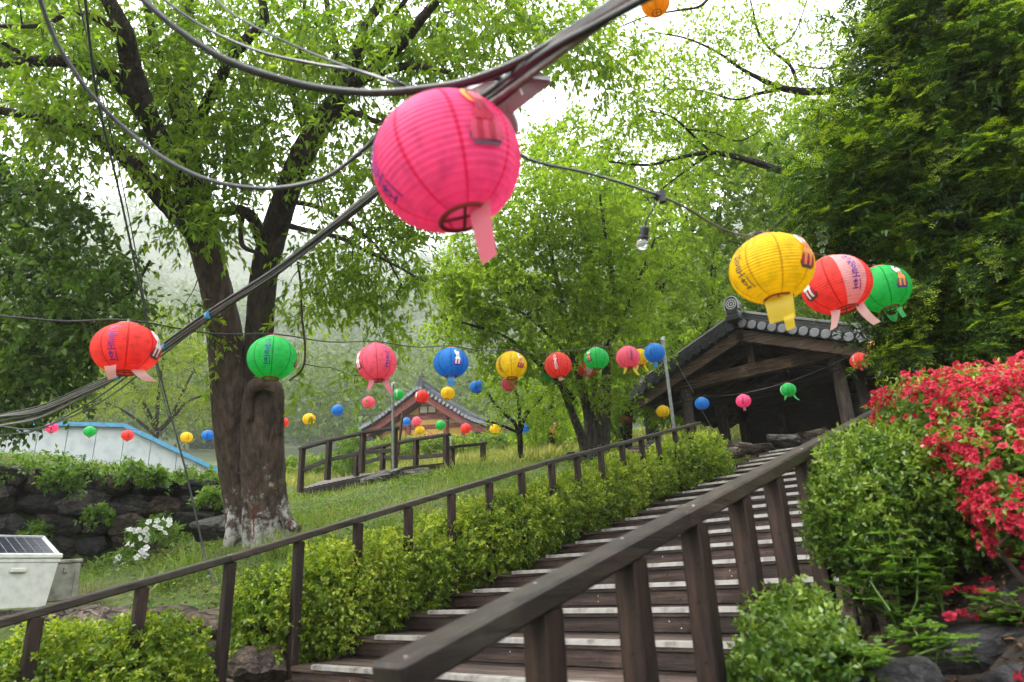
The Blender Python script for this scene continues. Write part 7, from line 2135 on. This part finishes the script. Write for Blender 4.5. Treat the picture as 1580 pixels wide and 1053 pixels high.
cable('blurred black cable crossing behind the thin pale wire', [P(210, -40, 2.6), P(260, 5, 2.55), P(320, 45, 2.5), P(400, 80, 2.4), P(480, 98, 2.3), P(560, 112, 2.1), P(640, 140, 1.9), P(700, 150, 1.8)], .0055, M['cable'], sub=6)
# steel plates with a wrap of plastic where the bundle is tied off
t = thing('cable_bracket', 'grey metal bracket plate wrapped in clear plastic above the big pink lantern', 'bracket', loc=P(780, 150, 1.75))
M['bracket'] = simple_mat('grimy grey plate', (.36, .33, .30), .6, .1, .25, 9, .1, (.2, .18, .16))
m, nt, out = mat('plastic wrap'); p = node(nt, 'ShaderNodeBsdfPrincipled', Roughness=.25); p.inputs['Base Color'].default_value = (.75, .75, .73, 1)
ns = node(nt, 'ShaderNodeTexNoise', Scale=55.0, Detail=4.0); nt.links.new(bump(nt, ns.outputs['Fac'], .8, .01), p.inputs['Normal']); nt.links.new(p.outputs[0], out.inputs['Surface']); M['wrap'] = m
def slab(name, pts, th, mt, par):
    n = unit(np.cross(pts[1] - pts[0], pts[2] - pts[0])); k = len(pts); b = MB()
    b.add([p + n * th / 2 for p in pts] + [p - n * th / 2 for p in pts], [tuple(range(k)), tuple(range(k, 2 * k))[::-1]] + [(i, i + k, (i + 1) % k + k, (i + 1) % k) for i in range(k)]); return b.build(name, mt, par)
slab('plate', [P(774, 132, 1.72), P(812, 113, 1.66), P(846, 122, 1.66), P(850, 128, 1.66), P(790, 174, 1.74), P(783, 172, 1.75)], .012, M['bracket'], t)
slab('edge_strip', [P(809, 111, 1.65), P(846, 120, 1.65), P(850, 127, 1.65), P(812, 122, 1.66)], .02, M['steel'], t)
slab('wrap', [P(722, 134, 1.80), P(748, 122, 1.76), P(773, 118, 1.74), P(778, 134, 1.74), P(768, 150, 1.76), P(742, 150, 1.8)], .03, M['wrap'], t)
slab('wrap', [P(757, 146, 1.79), P(776, 132, 1.77), P(800, 192, 1.86), P(799, 206, 1.88), P(786, 196, 1.87)], .02, M['wrap'], t)
b = MB(); b.tube(spline([P(781, 136, 1.70), P(795, 134, 1.69), P(804, 140, 1.69), P(806, 147, 1.69)], 5), .003, 6); b.build('hook', M['p_white'], t)
# guy wire running down to the slope
cable('grey guy wire running steeply down from the upper left to the slope behind the handrail', [P(128, -30, 4.5), P(150, 150, 5.3), P(185, 300, 6.0), P(222, 470, 6.6), P(250, 590, 6.9), P(285, 720, 7.0), P(310, 830, 7.0), P(324, 890, 6.9)], .010, M['cable_grey'], 'guy_wire', 6, 8, 'wire')
cable('thin second strand beside the grey guy wire', [P(110, -40, 4.6), P(170, 200, 5.6), P(206, 370, 6.3), P(240, 560, 6.9), P(262, 650, 7.0)], .005, M['cable_grey'], 'guy_wire', 6, 6, 'wire')
t = thing('turnbuckle', 'metal turnbuckle anchoring the guy wire behind the handrail post', 'turnbuckle', loc=P(334, 925, 6.8))
b = MB(); b.tube([P(310, 840, 7.0), P(332, 912, 6.85)], .006, 6); b.tube([P(318, 868, 6.95), P(337, 905, 6.85)], .005, 6); b.build('strand', M['cable_grey'], t)
b = MB(); b.tube([P(331, 905, 6.85), P(334, 912, 6.84), P(338, 930, 6.82)], [.012, .02, .014], 8); b.tube([P(337, 928, 6.82), P(343, 955, 6.8)], .012, 8); b.build('shackle', M['steel'], t)

# ------------------------------------------------------------------ tidy up
for o in bpy.data.objects:
    if '_world' in o: del o['_world']
